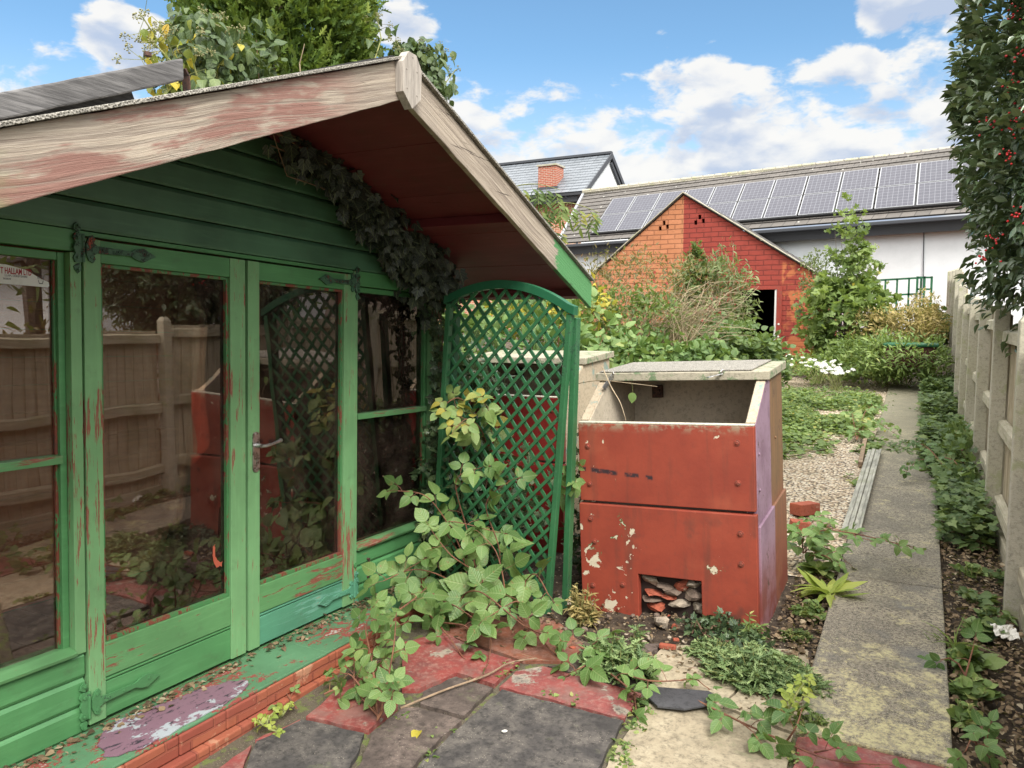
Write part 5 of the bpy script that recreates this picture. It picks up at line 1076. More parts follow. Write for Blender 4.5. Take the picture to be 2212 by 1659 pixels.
def ivy_tree(label, c, r, ncl, per, m, sprigs, size, basez=0.0, yellow=None, loc=None):
    t = thing('flowering_ivy', label, 'ivy', tuple(float(q) for q in (c[0], c[1], basez)))
    P, dd, idx, cc = crown_pts(c, r, ncl, per, .12, .2, .3); n = len(P)
    D = norm(V(0, 0, -.9) + rdir(n) * .6 + dd * .3); Nn = norm(dd + rdir(n) * .5 + V(0, -.4, .3)); cl = RNG.random(len(cc))
    leafmesh('foliage', 'ovate', P, D, Nn, size * RNG.uniform(.6, 1.2, n), m, t, lv=np.clip(cl[idx] * .5 + RNG.random(n) * .5, 0, 1))
    mb = MB(); um = []; lp = []; ln = []; ld = []; 
    for p0, p1 in sprigs:
        p0, p1 = V(*p0), V(*p1); mid = (p0 + p1) / 2 + RNG.normal(size=3) * .05; mb.tube([p0, mid, p1], [.010, .006, .004], 5)
        for k in range(14):
            f = random.uniform(.15, 1); q = p0 * (1 - f) ** 2 + mid * 2 * f * (1 - f) + p1 * f * f; e = q + RNG.normal(size=3) * .045; mb.tube([q, e], .0025, 3); lp.append(e); ld.append(V(0, 0, -.8) + RNG.normal(size=3) * .4); ln.append(RNG.normal(size=3) * .5 + V(.2, -1, .2))
        for k in range(4):
            b = p1 + RNG.normal(size=3) * V(.09, .05, .06); mb.tube([p1 - (p1 - p0) * .1, b], .002, 3)
            for j in range(16): dn = rdir(1)[0]; mb.tube([b, b + dn * .028], .0008, 3); um.append(b + dn * .030)
    mb.build('stem', 'twig_green', t); leafmesh('sprig_leaf', 'ovate', lp, ld, ln, size * RNG.uniform(.6, 1.2, len(lp)), yellow or m, t); berries('umbel', um, .0055, 'umbel', t); return t
ax = lambda u, v, x: tuple(atx(u, v, x))
ivy_tree('yellowing ivy with round flower heads spilling up behind the left roof slope', ax(430, 165, -4.5), (.42, .30, .48), 90, 12, 'leaf_hedge', [(ax(400, 200, -4.5), ax(300, 25, -4.6)), (ax(420, 200, -4.4), ax(345, 45, -4.5)), (ax(470, 210, -4.4), ax(480, 50, -4.4)), (ax(380, 210, -4.4), ax(300, 120, -4.4)), (ax(440, 210, -4.3), ax(410, 80, -4.3)), (ax(480, 210, -4.3), ax(520, 85, -4.3)), (ax(380, 220, -4.4), ax(330, 90, -4.4))], .078, yellow='leaf_yellow')
ivy_tree('dark green ivy with flower heads poking above the right roof slope behind the ridge block', ax(905, 175, -4.4), (.34, .3, .42), 70, 12, 'leaf_hedge', [(ax(900, 200, -4.4), ax(855, 85, -4.4)), (ax(920, 220, -4.4), ax(905, 110, -4.4)), (ax(930, 230, -4.4), ax(985, 150, -4.4)), (ax(930, 240, -4.4), ax(960, 110, -4.4)), (ax(800, 160, -4.6), ax(815, 40, -4.7))], .085)
# leafy hedge stub between conifer and roof
t = shrub('ivy_bush', 'dark ivy bush crowding between the conifer and the summerhouse roof', 'bush', ax(500, 160, -4.7), (.45, .35, .35), 90, 10, .14, 'ovate', .085, 'leaf_hedge', base=(-4.6, 4.6, 0), nst=10, stem='twig')

# ---- ivy hanging under the porch roof and down the corner post
t = thing('porch_ivy', 'dark ivy hanging along the inside of the porch roof and trailing down the corner post', 'ivy', tuple(shed_w(.1, 1.4, 0)))
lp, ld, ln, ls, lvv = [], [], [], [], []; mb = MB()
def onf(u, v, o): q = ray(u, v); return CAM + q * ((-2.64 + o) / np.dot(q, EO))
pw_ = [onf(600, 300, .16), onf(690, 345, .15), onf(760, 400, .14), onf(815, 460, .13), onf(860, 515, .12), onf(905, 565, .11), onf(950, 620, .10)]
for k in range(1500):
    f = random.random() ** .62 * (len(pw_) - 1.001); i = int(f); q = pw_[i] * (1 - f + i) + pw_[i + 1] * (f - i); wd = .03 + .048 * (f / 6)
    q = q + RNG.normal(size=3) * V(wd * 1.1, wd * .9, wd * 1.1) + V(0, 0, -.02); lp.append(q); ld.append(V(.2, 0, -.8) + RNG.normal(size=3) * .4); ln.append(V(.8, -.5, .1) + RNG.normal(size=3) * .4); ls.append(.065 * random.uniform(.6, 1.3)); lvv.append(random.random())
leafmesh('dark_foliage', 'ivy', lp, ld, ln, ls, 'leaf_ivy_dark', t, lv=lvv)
lp, ld, ln, ls = [], [], [], []
cp = [shed_w(.09, 1.44, 1.88), shed_w(.10, 1.50, 1.6), shed_w(.09, 1.52, 1.2), shed_w(.10, 1.50, .8), shed_w(.13, 1.50, .4), shed_w(.2, 1.45, .12)]
for k in range(620):
    f = random.random() * (len(cp) - 1.001); i = int(f); q = cp[i] * (1 - f + i) + cp[i + 1] * (f - i) + RNG.normal(size=3) * V(.035, .045, .05) * (1.3 if f < .8 or f > 3.5 else .8); lp.append(q); ld.append(V(.1, 0, -.7) + RNG.normal(size=3) * .5); ln.append(V(.7, -.7, .2) + RNG.normal(size=3) * .4); ls.append(.046 * random.uniform(.6, 1.25))
leafmesh('foliage', 'ivy', lp, ld, ln, ls, 'leaf_ivy', t)
for k in range(6): mb.tube([p + RNG.normal(size=3) * .02 for p in cp], .0035, 4); mb.tube([p + RNG.normal(size=3) * .03 for p in pw_], .003, 4)
mb.tube([onf(590, 290, .2), onf(620, 380, .15), onf(680, 400, .14), onf(740, 425, .13)], .0025, 4)
mb.build('stem', 'twig', t)
# dry ivy inside the right window
t = thing('dry_ivy', 'brown withered ivy pressed behind the glass of the right window', 'ivy', tuple(shed_w(-.2, 1.2, .12)))
lp = [shed_w(-.10 - abs(random.gauss(0, .13)), random.uniform(1.0, 1.44), random.uniform(.15, 1.8)) for _ in range(520)]; n = len(lp)
leafmesh('withered_foliage', 'ivy', lp, rdir(n) + V(0, 0, -.6), rdir(n) * .6 + V(1, -.5, 0), .055 * RNG.uniform(.5, 1.3, n), 'leaf_dry', t)
lp = [shed_w(-.10 - abs(random.gauss(0, .15)), random.uniform(.90, 1.44), random.uniform(.15, 1.45)) for _ in range(420)]; n = len(lp)
leafmesh('green_foliage', 'ivy', lp, rdir(n) + V(0, 0, -.6), rdir(n) * .6 + V(1, -.5, 0), .06 * RNG.uniform(.5, 1.3, n), 'leaf_bush', t)
mb = MB()
for k in range(14): a = random.uniform(.95, 1.44); mb.tube([shed_w(-.15, a, .12), shed_w(-.12, a + random.uniform(-.15, .15), .8), shed_w(-.15, a + random.uniform(-.2, .1), 1.7)], .004, 4)
mb.build('stem', 'twig_pale', t)

# ---- compound-leaf plants (brambles): canes given as world points
def bezier(pts, n):
    pts = [V(*p) for p in pts]; out = []
    for k in range(n):
        f = k / (n - 1) * (len(pts) - 1); i = min(int(f), len(pts) - 2); u = f - i
        p0, p1, p2, p3 = pts[max(i - 1, 0)], pts[i], pts[i + 1], pts[min(i + 2, len(pts) - 1)]
        out.append(.5 * ((2 * p1) + (-p0 + p2) * u + (2 * p0 - 5 * p1 + 4 * p2 - p3) * u * u + (-p0 + 3 * p1 - 3 * p2 + p3) * u ** 3))
    return out
def bramble(label, canes, leafsize=.085, step=.085, m='leaf_bramble', stem='cane_red', face=(.15, -.75, .75), jit=.4, r=.0045, name='bramble', shape='bramble', cat='bramble', group=None, five=.3, lvb=(0, 1), thorn=True, pet=.05, side=1.0, flowers=None):
    base = canes[0][0]; t = thing(name, label, cat, tuple(float(q) for q in base), group=group)
    mb = MB(); P, D, Nn, S, L = [], [], [], [], []; face = norm(V(*face))
    for cane in canes:
        ln_ = sum(np.linalg.norm(V(*cane[i + 1]) - V(*cane[i])) for i in range(len(cane) - 1)); n = max(4, int(ln_ / .03)); pts = bezier(cane, n); mb.tube(pts, [r, r * .85, r * .45], 6)
        if thorn:
            for k in range(int(ln_ / .02)): q = pts[random.randrange(n)]; dn = rdir(1)[0]; mb.tube([q, q + dn * .009], [.0016, .0002], 3)
        s_ = 1; k = max(1, int(step / .03)); i0 = k // 2 + (1 if n < 8 else 2)
        for i in list(range(i0, n, k)) + [n - 1]:
            q = pts[i]; d0 = pts[min(i + 1, n - 1)] - pts[max(i - 1, 0)]; d0 = norm(d0); sd = norm(np.cross(d0, face)); s_ = -s_
            f = i / (n - 1); sz = leafsize * (1.1 - .45 * f) * random.uniform(.75, 1.15)
            out_ = norm(sd * s_ * side + d0 * .5 + RNG.normal(size=3) * .3 + face * .3) if i < n - 1 else norm(d0 + RNG.normal(size=3) * .1)
            e = q + out_ * pet * random.uniform(.7, 1.3); mb.tube([q, (q + e) / 2 + V(0, 0, .005), e], .0014, 4)
            nn = norm(face + RNG.normal(size=3) * jit); out_ = norm(out_ - nn * np.dot(out_, nn) * .8); lat = norm(np.cross(nn, out_)); lv_ = random.uniform(*lvb)
            leaves = [(e + out_ * sz * .28, out_, 1.05)] + [(e + lat * s2 * sz * .06, norm(out_ * .30 + lat * s2), .86) for s2 in (-1, 1)]; mb.tube([e, e + out_ * sz * .3], .0012, 3)
            if random.random() < five: leaves += [(e, norm(-out_ * .45 + lat * s2), .66) for s2 in (-1, 1)]
            for (pp, dd_, ss) in leaves: P.append(pp); D.append(dd_ + V(0, 0, -.15)); Nn.append(norm(nn + RNG.normal(size=3) * .18)); S.append(sz * ss); L.append(min(1, max(0, lv_ + random.uniform(-.12, .12))))
    mb.build('cane', stem, t); leafmesh('foliage', shape, P, D, Nn, S, m, t, lv=L); return t
g3 = lambda u, v, dz=.03: tuple(gnd(u, v, dz))
a3 = lambda u, v, y: tuple(aty(u, v, y))
# large bramble over the foot of the trellis
cn = [[g3(1010, 1330), a3(1000, 1200, 3.75), a3(930, 1080, 3.6), a3(860, 1060, 3.5)],
      [g3(1050, 1330), a3(1010, 1150, 3.72), a3(985, 1040, 3.66), a3(1040, 1010, 3.62)],
      [g3(1060, 1340), a3(1080, 1200, 3.7), a3(1050, 1090, 3.62), a3(1100, 1040, 3.6)],
      [g3(1020, 1340), a3(1010, 1230, 3.6), a3(960, 1130, 3.55), a3(1075, 1150, 3.55)],
      [g3(1040, 1330), a3(1120, 1270, 3.55), a3(1155, 1240, 3.5), a3(1185, 1285, 3.4)],
      [g3(1030, 1330), a3(980, 1260, 3.5), a3(900, 1230, 3.35), a3(828, 1255, 3.2)],
      [g3(1050, 1330), a3(1040, 1250, 3.5), a3(975, 1200, 3.45), a3(935, 1150, 3.45)],
      [g3(1030, 1335), a3(1000, 1290, 3.45), a3(1040, 1280, 3.35), a3(1130, 1350, 3.2), g3(1175, 1372)],
      [g3(1020, 1335), a3(930, 1285, 3.4), a3(880, 1290, 3.25), a3(850, 1340, 3.0)],
      [g3(1040, 1335), a3(960, 1300, 3.4), a3(985, 1310, 3.3), a3(1030, 1340, 3.2)],
      [g3(1020, 1335), a3(900, 1260, 3.4), a3(870, 1240, 3.3), a3(905, 1215, 3.3)],
      [g3(1060, 1330), a3(1090, 1290, 3.5), a3(1075, 1200, 3.5), a3(1045, 1160, 3.5)],
      [g3(1050, 1330), a3(1120, 1310, 3.45), a3(1110, 1300, 3.35), a3(1060, 1330, 3.2)]]
bramble('large bright green bramble climbing over the foot of the trellis beside the doors', cn, .128, .165, lvb=(.22, .80), jit=.42, five=.2)
bramble('bramble spray with pale yellowing leaves poking through the upper part of the trellis', [[a3(1060, 990, 4.05), a3(1030, 900, 3.95), a3(990, 860, 3.78), a3(955, 880, 3.66)], [a3(1060, 990, 4.05), a3(1040, 930, 3.8), a3(1010, 905, 3.7), a3(985, 925, 3.6)], [a3(1060, 990, 4.05), a3(1060, 900, 3.85), a3(1045, 870, 3.75)]], .105, .07, lvb=(.80, .97), five=.1)
bramble('bramble cluster rooted at the plinth edge and trailing over the red flagstones', [[g3(815, 1545), a3(800, 1470, 2.62), a3(808, 1400, 2.68), a3(820, 1350, 2.74)], [g3(815, 1545), a3(805, 1440, 2.6), a3(790, 1360, 2.6), a3(800, 1330, 2.62)], [g3(820, 1550), a3(835, 1480, 2.55), a3(850, 1400, 2.6), a3(855, 1340, 2.75)], [g3(820, 1550), a3(790, 1500, 2.5), a3(760, 1460, 2.5), a3(742, 1455, 2.5)], [g3(815, 1550), a3(850, 1500, 2.45), a3(850, 1480, 2.4)], [g3(815, 1555), a3(830, 1530, 2.4), a3(840, 1500, 2.4)], [g3(820, 1550), a3(770, 1490, 2.5), a3(765, 1440, 2.55)], [a3(830, 1340, 2.8), a3(900, 1290, 3.1), a3(915, 1275, 3.25)]], .082, .075, lvb=(.2, .8))
bramble('thin bramble runner with small leaflets across the middle of the patio', [[g3(920, 1320, .06), g3(965, 1370, .05), g3(1000, 1420, .02)], [g3(955, 1345, .05), g3(1000, 1350, .10), g3(1015, 1360, .08)], [g3(1040, 1330, .10), g3(1060, 1380, .05), g3(1055, 1430, .03)]], .062, .16, face=(0, -.35, 1), lvb=(.1, .5), five=.6)
bramble('bramble runner with five broad leaflets beside the rust coloured flagstone', [[g3(1090, 1300, .12), g3(1120, 1335, .10), g3(1165, 1380, .04), g3(1210, 1420, .02), g3(1235, 1440, .03)]], .085, .15, face=(0, -.45, 1), lvb=(.35, .7), five=.6)
bramble('bramble with large leaves left of the thistle in front of the red bunker', [[g3(1290, 1420, .02), g3(1260, 1400, .12), g3(1235, 1390, .14)], [g3(1290, 1430, .02), g3(1260, 1440, .08), g3(1240, 1450, .06)], [g3(1290, 1420, .02), g3(1275, 1400, .10), g3(1290, 1385, .14)]], .10, .09, face=(0, -.5, 1), lvb=(.25, .6))
bramble('bramble runner crossing the cream flagstone below the thistle', [[g3(1300, 1440, .02), g3(1350, 1480, .10), g3(1375, 1500, .06)], [g3(1330, 1450, .02), g3(1400, 1470, .12), g3(1470, 1470, .08)], [g3(1470, 1470, .04), g3(1500, 1465, .06), g3(1520, 1480, .03)], [g3(1370, 1500, .03), g3(1375, 1540, .02)]], .085, .12, face=(0, -.4, 1), lvb=(.4, .75), five=.4)
bramble('dark leaved bramble runner trailing past the path corner over the red flagstone', [[g3(1490, 1505, .03), g3(1580, 1550, .06), g3(1690, 1600, .05), g3(1790, 1640, .04), g3(1900, 1652, .03)], [g3(1560, 1540, .03), g3(1600, 1560, .10), g3(1625, 1580, .05)], [g3(1700, 1600, .03), g3(1720, 1570, .10), g3(1730, 1540, .10)], [g3(1760, 1625, .03), g3(1790, 1620, .07)]], .078, .10, face=(.05, -.3, 1), lvb=(.0, .45), five=.5)
bramble('pale green bramble arching over the path edge right of the red bunker', [[g3(1735, 1190), g3(1760, 1150, .25), g3(1830, 1150, .30), g3(1920, 1170, .22), g3(1965, 1180, .18)], [g3(1740, 1195), g3(1750, 1150, .2), g3(1790, 1140, .22), g3(1870, 1165, .15)], [g3(1735, 1195), g3(1760, 1180, .15), g3(1800, 1190, .12), g3(1830, 1215, .06)], [g3(1735, 1195), g3(1735, 1160, .25), g3(1760, 1120, .25)], [g3(1740, 1200), g3(1780, 1200, .15), g3(1800, 1215, .1)]], .085, .07, face=(0, -.3, 1), lvb=(.35, .7), five=.1)
bramble('young rose with lime green paired leaflets in front of the thistle clump', [[g3(1690, 1560), g3(1700, 1510, .12), g3(1720, 1470, .16)], [g3(1690, 1560), g3(1720, 1500, .16), g3(1745, 1465, .17)], [g3(1700, 1560), g3(1735, 1500, .08)]], .042, .04, m='leaf_lime', stem='twig_green', face=(0, -.5, 1), name='rose_seedling', cat='plant', shape='ovate', five=0, pet=.015)
bramble('small lime green sprig in the joint beside the plinth', [[g3(575, 1570), g3(580, 1550, .05), g3(590, 1540, .06)], [g3(575, 1570), g3(560, 1560, .05)], [g3(610, 1545), g3(625, 1525, .04)], [g3(580, 1575), g3(600, 1580, .02)]], .034, .03, m='leaf_lime', stem='twig_green', face=(0, -.4, 1), name='weed', cat='weed', shape='ovate', pet=.01)
bramble('small bramble sprout on the red flagstone beside the plinth', [[g3(700, 1500), g3(720, 1490, .04), g3(755, 1480, .05)], [g3(640, 1530), g3(620, 1500, .03)]], .045, .05, face=(0, -.4, 1), lvb=(.5, .9), name='bramble')
bramble('bramble leaves poking out between the trellis and the red bunker', [[a3(1215, 1100, 4.2), a3(1235, 1040, 4.05), a3(1245, 1015, 3.95)], [a3(1215, 1100, 4.2), a3(1225, 1060, 4.0), a3(1240, 1045, 3.9)]], .095, .09, lvb=(.4, .7), five=.2)
# greenery packed behind the trellis
shrub('ivy', 'dark ivy undergrowth behind the lower left of the trellis', 'ivy', (-2.45, 3.98, .48), (.32, .10, .52), 120, 11, .10, 'ivy', .055, 'leaf_ivy', nst=12, stem='twig')
shrub('bramble_thicket', 'mixed bramble thicket with yellow leaves filling the gap behind the trellis', 'bramble', (-3.45, 6.7, .95), (1.35, .9, .98), 330, 12, .2, 'bramble', .095, 'leaf_bramble', nst=30, stem='cane_red', fn=lambda P: (P[:, 2] > H(6)) & (P[:, 1] > 5.75))
shrub('yellow_shrub', 'shrub turning bright yellow seen through the top of the trellis', 'shrub', aty(1165, 660, 7.6) , (.75, .4, .34), 70, 14, .16, 'oval', .085, 'leaf_yellow', nst=8)
shrub('ivy_thicket', 'dark ivy crowding the side of the summerhouse behind the trellis', 'ivy', (-2.95, 4.75, .75), (.30, .42, .85), 120, 12, .14, 'ivy', .07, 'leaf_ivy', nst=12)
shrub('ivy', 'ivy growing between the two bunkers', 'ivy', (-1.80, 4.55, .55), (.12, .35, .6), 60, 10, .08, 'ivy', .05, 'leaf_ivy', nst=10, stem='twig_pale')
shrub('ivy', 'trailing ivy spread over the front of the shade-darkened red bunker behind the trellis', 'ivy', (-2.55, 4.45, .45), (.5, .18, .5), 70, 7, .12, 'ivy', .055, 'leaf_ivy', nst=14, stem='twig_pale')

# ---- middle distance shrubs
def gp(u, v, y): q = aty(u, v, y); return (q[0], q[1], q[2])
shrub('fuchsia_bush', 'tall twiggy bush with reddish leaves in front of the orange half of the garage', 'bush', gp(1345, 650, 9.0), (.92, .6, .68), 330, 9, .13, 'lance', .065, 'leaf_redbush', base=(-3.6, 9.2, H(9)), nst=60, stem='twig_pale', srad=.006, lump=.4)
shrub('green_bush', 'light green small leaved bush right of the trellis, above the bunker lid', 'bush', gp(1320, 720, 7.9), (.85, .5, .52), 300, 11, .12, 'oval', .055, 'leaf_bush', base=(-3.0, 8.0, H(8)), nst=30, srad=.006)
shrub('dry_twig_bush', 'bush of bare pale twigs arching behind the red bunker', 'bush', gp(1430, 730, 8.2), (.55, .4, .45), 60, 6, .15, 'lance', .05, 'leaf_bush', base=(-2.1, 8.4, H(8.4)), nst=10, srad=.004)
t = thing('straw_plant', 'fan of dry straw coloured stems sprawling between the green bush and the bramble mound', 'dry plant', (-2.3, 8.4, H(8.4))); mb = MB()
for k in range(170):
    a = gp(random.uniform(1340, 1500), random.uniform(740, 800), 8.1 + random.uniform(-.3, .3)); e = gp(random.uniform(1320, 1640), random.uniform(600, 735), 8.2 + random.uniform(-.5, .5)); m_ = (V(*a) + V(*e)) / 2 + V(random.uniform(-.15, .15), 0, random.uniform(.05, .28)); mb.tube(bezier([a, m_, e], 6), [.0045, .003, .0015], 3)
mb.build('stem', 'twig_pale', t)
t = thing('fuchsia_flowers', 'scatter of small red fuchsia flowers hanging in the twiggy bush', 'flowers', gp(1400, 640, 8.8)); pts = [gp(random.gauss(1400, 60), random.gauss(655, 35), 8.6) for _ in range(46)]
leafmesh('flower', 'ovate', pts, rdir(46) * .3 + V(0, 0, -1), rdir(46), .045, 'leaf_redbush', t, lv=np.ones(46))
shrub('buddleia', 'tall loose grey green buddleia against the red half of the garage', 'shrub', gp(1525, 660, 12.5), (.86, .6, 1.08), 400, 9, .15, 'lance', .10, 'leaf_pale', base=(-3.0, 12.6, H(12.5)), nst=60, stem='twig_pale', srad=.010, lump=.5, inner=.25)
t = thing('buddleia_plumes', 'thin upright seed plumes standing above the buddleia', 'shrub', gp(1560, 640, 12.5)); mb = MB(); lp = []
for k in range(34):
    a = V(*gp(random.uniform(1470, 1610), random.uniform(610, 690), 12.4)); e = a + V(random.uniform(-.25, .25), random.uniform(-.2, .2), random.uniform(.3, .75)); mb.tube([a, (a + e) / 2 + RNG.normal(size=3) * .03, e], [.007, .004, .002], 4)
    for q in range(22): lp.append(a + (e - a) * random.uniform(.2, 1) + RNG.normal(size=3) * .035)
mb.build('stem', 'twig_pale', t); n = len(lp); leafmesh('leaf', 'lance', lp, rdir(n) + V(0, 0, .6), rdir(n), .07 * RNG.uniform(.5, 1.2, n), 'leaf_pale', t)
shrub('evergreen_spire', 'narrow bright green conical shrub between the fuchsia and the buddleia', 'shrub', gp(1500, 610, 12.3), (.17, .17, .72), 110, 11, .07, 'frond', .08, 'leaf_bush', base=(-3.55, 12.3, H(12.3)), nst=4)
shrub('bramble_mound', 'broad mound of bramble below the garage doorway', 'bramble', gp(1540, 790, 10.6), (1.0, .9, .58), 460, 13, .16, 'bramble', .085, 'leaf_ground', nst=20, stem='cane_red', fn=lambda P: P[:, 2] > H(9.5), lump=.15, inner=.6)
shrub('bramble_mound', 'lower pale bramble mound just behind the two bunkers', 'bramble', gp(1390, 790, 7.4), (1.0, .5, .30), 260, 11, .14, 'bramble', .075, 'leaf_bramble', nst=14, stem='cane_red', fn=lambda P: P[:, 2] > H(7), inner=.5)
shrub('sycamore_sapling', 'leafy multi stemmed sycamore sapling against the white wall beside the garage', 'tree', gp(1826, 700, 15.6), (.82, .7, .92), 290, 8, .18, 'maple', .135, 'leaf_maple', base=(-1.3, 15.7, H(15.7)), nst=30, stem='bark', srad=.016, parts=('crown', 'trunk'), lump=.3)
shrub('sycamore_sapling', 'upright topmost shoots of a sycamore rising in front of the solar panels', 'tree', gp(1845, 560, 15.8), (.62, .5, 1.0), 150, 8, .13, 'maple', .09, 'leaf_maple', base=(-1.25, 15.9, H(15.9)), nst=30, stem='bark', srad=.012, parts=('crown', 'trunk'), lump=.8, inner=.1, fn=lambda P: np.abs(P[:, 0] + 1.28) < .60 - .30 * (P[:, 2] - 2.0).clip(0, 2) + .25 * np.sin(P[:, 2] * 9) ** 2)
shrub('airy_shrub', 'airy small leaved shrub standing between the garage corner and the sycamore', 'shrub', gp(1768, 610, 16.2), (.35, .3, .62), 110, 8, .13, 'oval', .06, 'leaf_pale', base=(-1.9, 16.3, H(16)), nst=20, stem='twig_pale', srad=.006)
shrub('gold_shrub', 'faded golden shrub below the green trellis panel at the end of the garden', 'shrub', gp(1950, 705, 15.2), (.75, .5, .36), 260, 12, .14, 'lance', .085, 'leaf_gold', base=(-.4, 15.3, H(15.2)), nst=50, stem='twig_pale', srad=.006, fn=lambda P: P[:, 0] < .42)
shrub('gold_shrub', 'straw coloured seed heads leaning on the far fence', 'shrub', gp(2000, 665, 15.6), (.28, .3, .34), 60, 12, .1, 'lance', .07, 'leaf_gold', base=(.1, 15.7, H(15.6)), nst=24, stem='twig_pale', srad=.005, fn=lambda P: P[:, 0] < .42)
shrub('dark_shrub', 'dark green shrub at the foot of the far fence', 'shrub', gp(2018, 715, 16.5), (.35, .4, .55), 110, 12, .14, 'ovate', .09, 'leaf_ground', base=(.2, 16.6, H(16.5)), nst=8, fn=lambda P: P[:, 0] < .42)
# far trellis panel and the raised trough in front of it
t = thing('garden_trellis', 'green square lattice trellis panel standing in front of the white wall', 'trellis', tuple(gp(1955, 700, 16.6)))
d = MB(); L0, L1 = V(*gp(1888, 606, 16.6)), V(*gp(1990, 600, 16.6)); dz = V(0, 0, -1)
for k in range(5): a = L0 + (L1 - L0) * k / 4; d.bar(a, a + dz * 1.1, .035, .02, (0, 1, 0))
for k in range(4): d.bar(L0 + dz * .30 * k, L1 + dz * .30 * k, .035, .02, (0, 1, 0))
d.build('lattice', 'trellis_teal', t)
d = MB(); R0, R1 = V(*gp(1982, 597, 16.5)), V(*gp(2013, 597, 16.5))
for k in range(3): a = R0 + (R1 - R0) * k / 2; d.bar(a, a + dz * 1.2, .04, .02, (0, 1, 0))
for k in range(4): d.bar(R0 + dz * (.02 + .22 * k), R1 + dz * (.02 + .22 * k), .035, .02, (0, 1, 0))
d.build('end_panel', 'trellis_teal', t)
t = thing('raised_planter', 'dark planter box with a green rim half buried in weeds near the far fence', 'planter', tuple(gp(1965, 760, 14.2)))
p = gp(1968, 733, 14.0); d = MB(); d.box((p[0] - .36, 13.9, p[2] - .45), (p[0] + .36, 14.5, p[2] - .12)); d.build('box', 'dead_red', t, bev=.01); d = MB(); d.box((p[0] - .40, 13.86, p[2] - .118), (p[0] + .40, 14.54, p[2] - .06)); d.build('rim', 'trellis_teal', t, bev=.02)

# ---- weeds at the end of the path, ground cover on the gravel
shrub('nettle_patch', 'bank of bright green nettles closing off the end of the path', 'weeds', gp(1935, 772, 14.2), (1.05, .8, .36), 420, 8, .15, 'lance', .10, 'leaf_weed', base=(-.5, 14.6, H(14.6)), nst=50, stem='twig_green', srad=.005, fn=lambda P: (P[:, 2] > .4) & (P[:, 0] < .42), up=1.0)
shrub('weed_bank', 'low leafy weeds at the foot of the garage wall and sapling', 'weeds', gp(1800, 792, 14.4), (1.0, .9, .16), 230, 10, .14, 'bramble', .07, 'leaf_weed', base=(-1.6, 14.4, H(14.4)), nst=20, stem='twig_green', srad=.004, fn=lambda P: P[:, 2] > .4, up=1.0)
def cover(name, label, regions, n, shape, size, m, hgt, cat='ground cover', kind='stuff', avoid=None, blob=.5):
    P = []; 
    for (x0, x1, y0, y1, w) in regions:
        k = int(n * w * 2.2); x = RNG.uniform(x0, x1, k); y = RNG.uniform(y0, y1, k)
        f = np.array([mn.noise(Vector((a * 1.7, b * 1.3, 7.7))) + .35 * mn.noise(Vector((a * 5, b * 5, 1.1))) for a, b in zip(x, y)])
        ex = np.minimum(1, np.minimum(x - x0, x1 - x) / .12) * np.minimum(1, np.minimum(y - y0, y1 - y) / .25)
        ok = f * 1.3 + ex * .6 > RNG.uniform(blob - .5, blob + .35, k); x, y = x[ok], y[ok]
        P.append(np.stack([x, y, np.array([H(b) for b in y]) + RNG.random(len(x)) * hgt * (.5 + f[ok].clip(-.4, .5))], 1))
    P = np.concatenate(P)
    if avoid is not None: P = P[avoid(P)]
    n_ = len(P); a = RNG.uniform(0, 2 * pi, n_); D = np.stack([np.cos(a), np.sin(a), RNG.uniform(-.2, .5, n_)], 1)
    o = leafmesh(name, shape, P, D, rdir(n_) * .45 + V(0, -.15, 1), size * RNG.uniform(.5, 1.25, n_), m, lv=np.clip(RNG.normal(.5, .25, n_), 0, 1)); props(o, label, cat, kind=kind); return o
cover('ground_cover', 'low creeping bramble and weeds spreading over the gravel left of the path', [(-3.6, -.48, 9.2, 13.2, 1.0), (-2.2, -.7, 8.2, 9.4, .12), (-.62, -.32, 7.2, 10, .09)], 7500, 'bramble', .07, 'leaf_weed', .10, blob=.54)
cover('creeping_weeds', 'small creeping leaves over the pale gravel near the path', [(-3.2, -.5, 10.0, 13.5, 1.0)], 7500, 'ovate', .045, 'leaf_bush', .12, blob=.48)
cover('ivy_ground_cover', 'ivy and bramble running along the foot of the fence and over the path edge', [(.02, .50, 7.6, 15.5, 1.0), (.16, .50, 5.9, 8.0, .18)], 3700, 'ivy', .07, 'leaf_ground', .30, blob=.25)
cover('path_moss_weeds', 'thin weeds in the edge of the path', [(-.42, -.30, 9.5, 16, .3), (-.3, .1, 8.8, 9.5, .12), (-.2, .17, 10.5, 13, .06)], 2400, 'ovate', .04, 'leaf_ground', .05, blob=.45)
shrub('ivy_bank', 'thick ivy bank climbing the base of the fence posts halfway along', 'ivy', (.36, 8.4, .34), (.12, 1.5, .24), 120, 9, .09, 'ivy', .07, 'leaf_ground', base=(.4, 8.4, H(8)), nst=16, fn=lambda P: (P[:, 2] > .15) & (P[:, 0] < .47) & (P[:, 0] > .05))
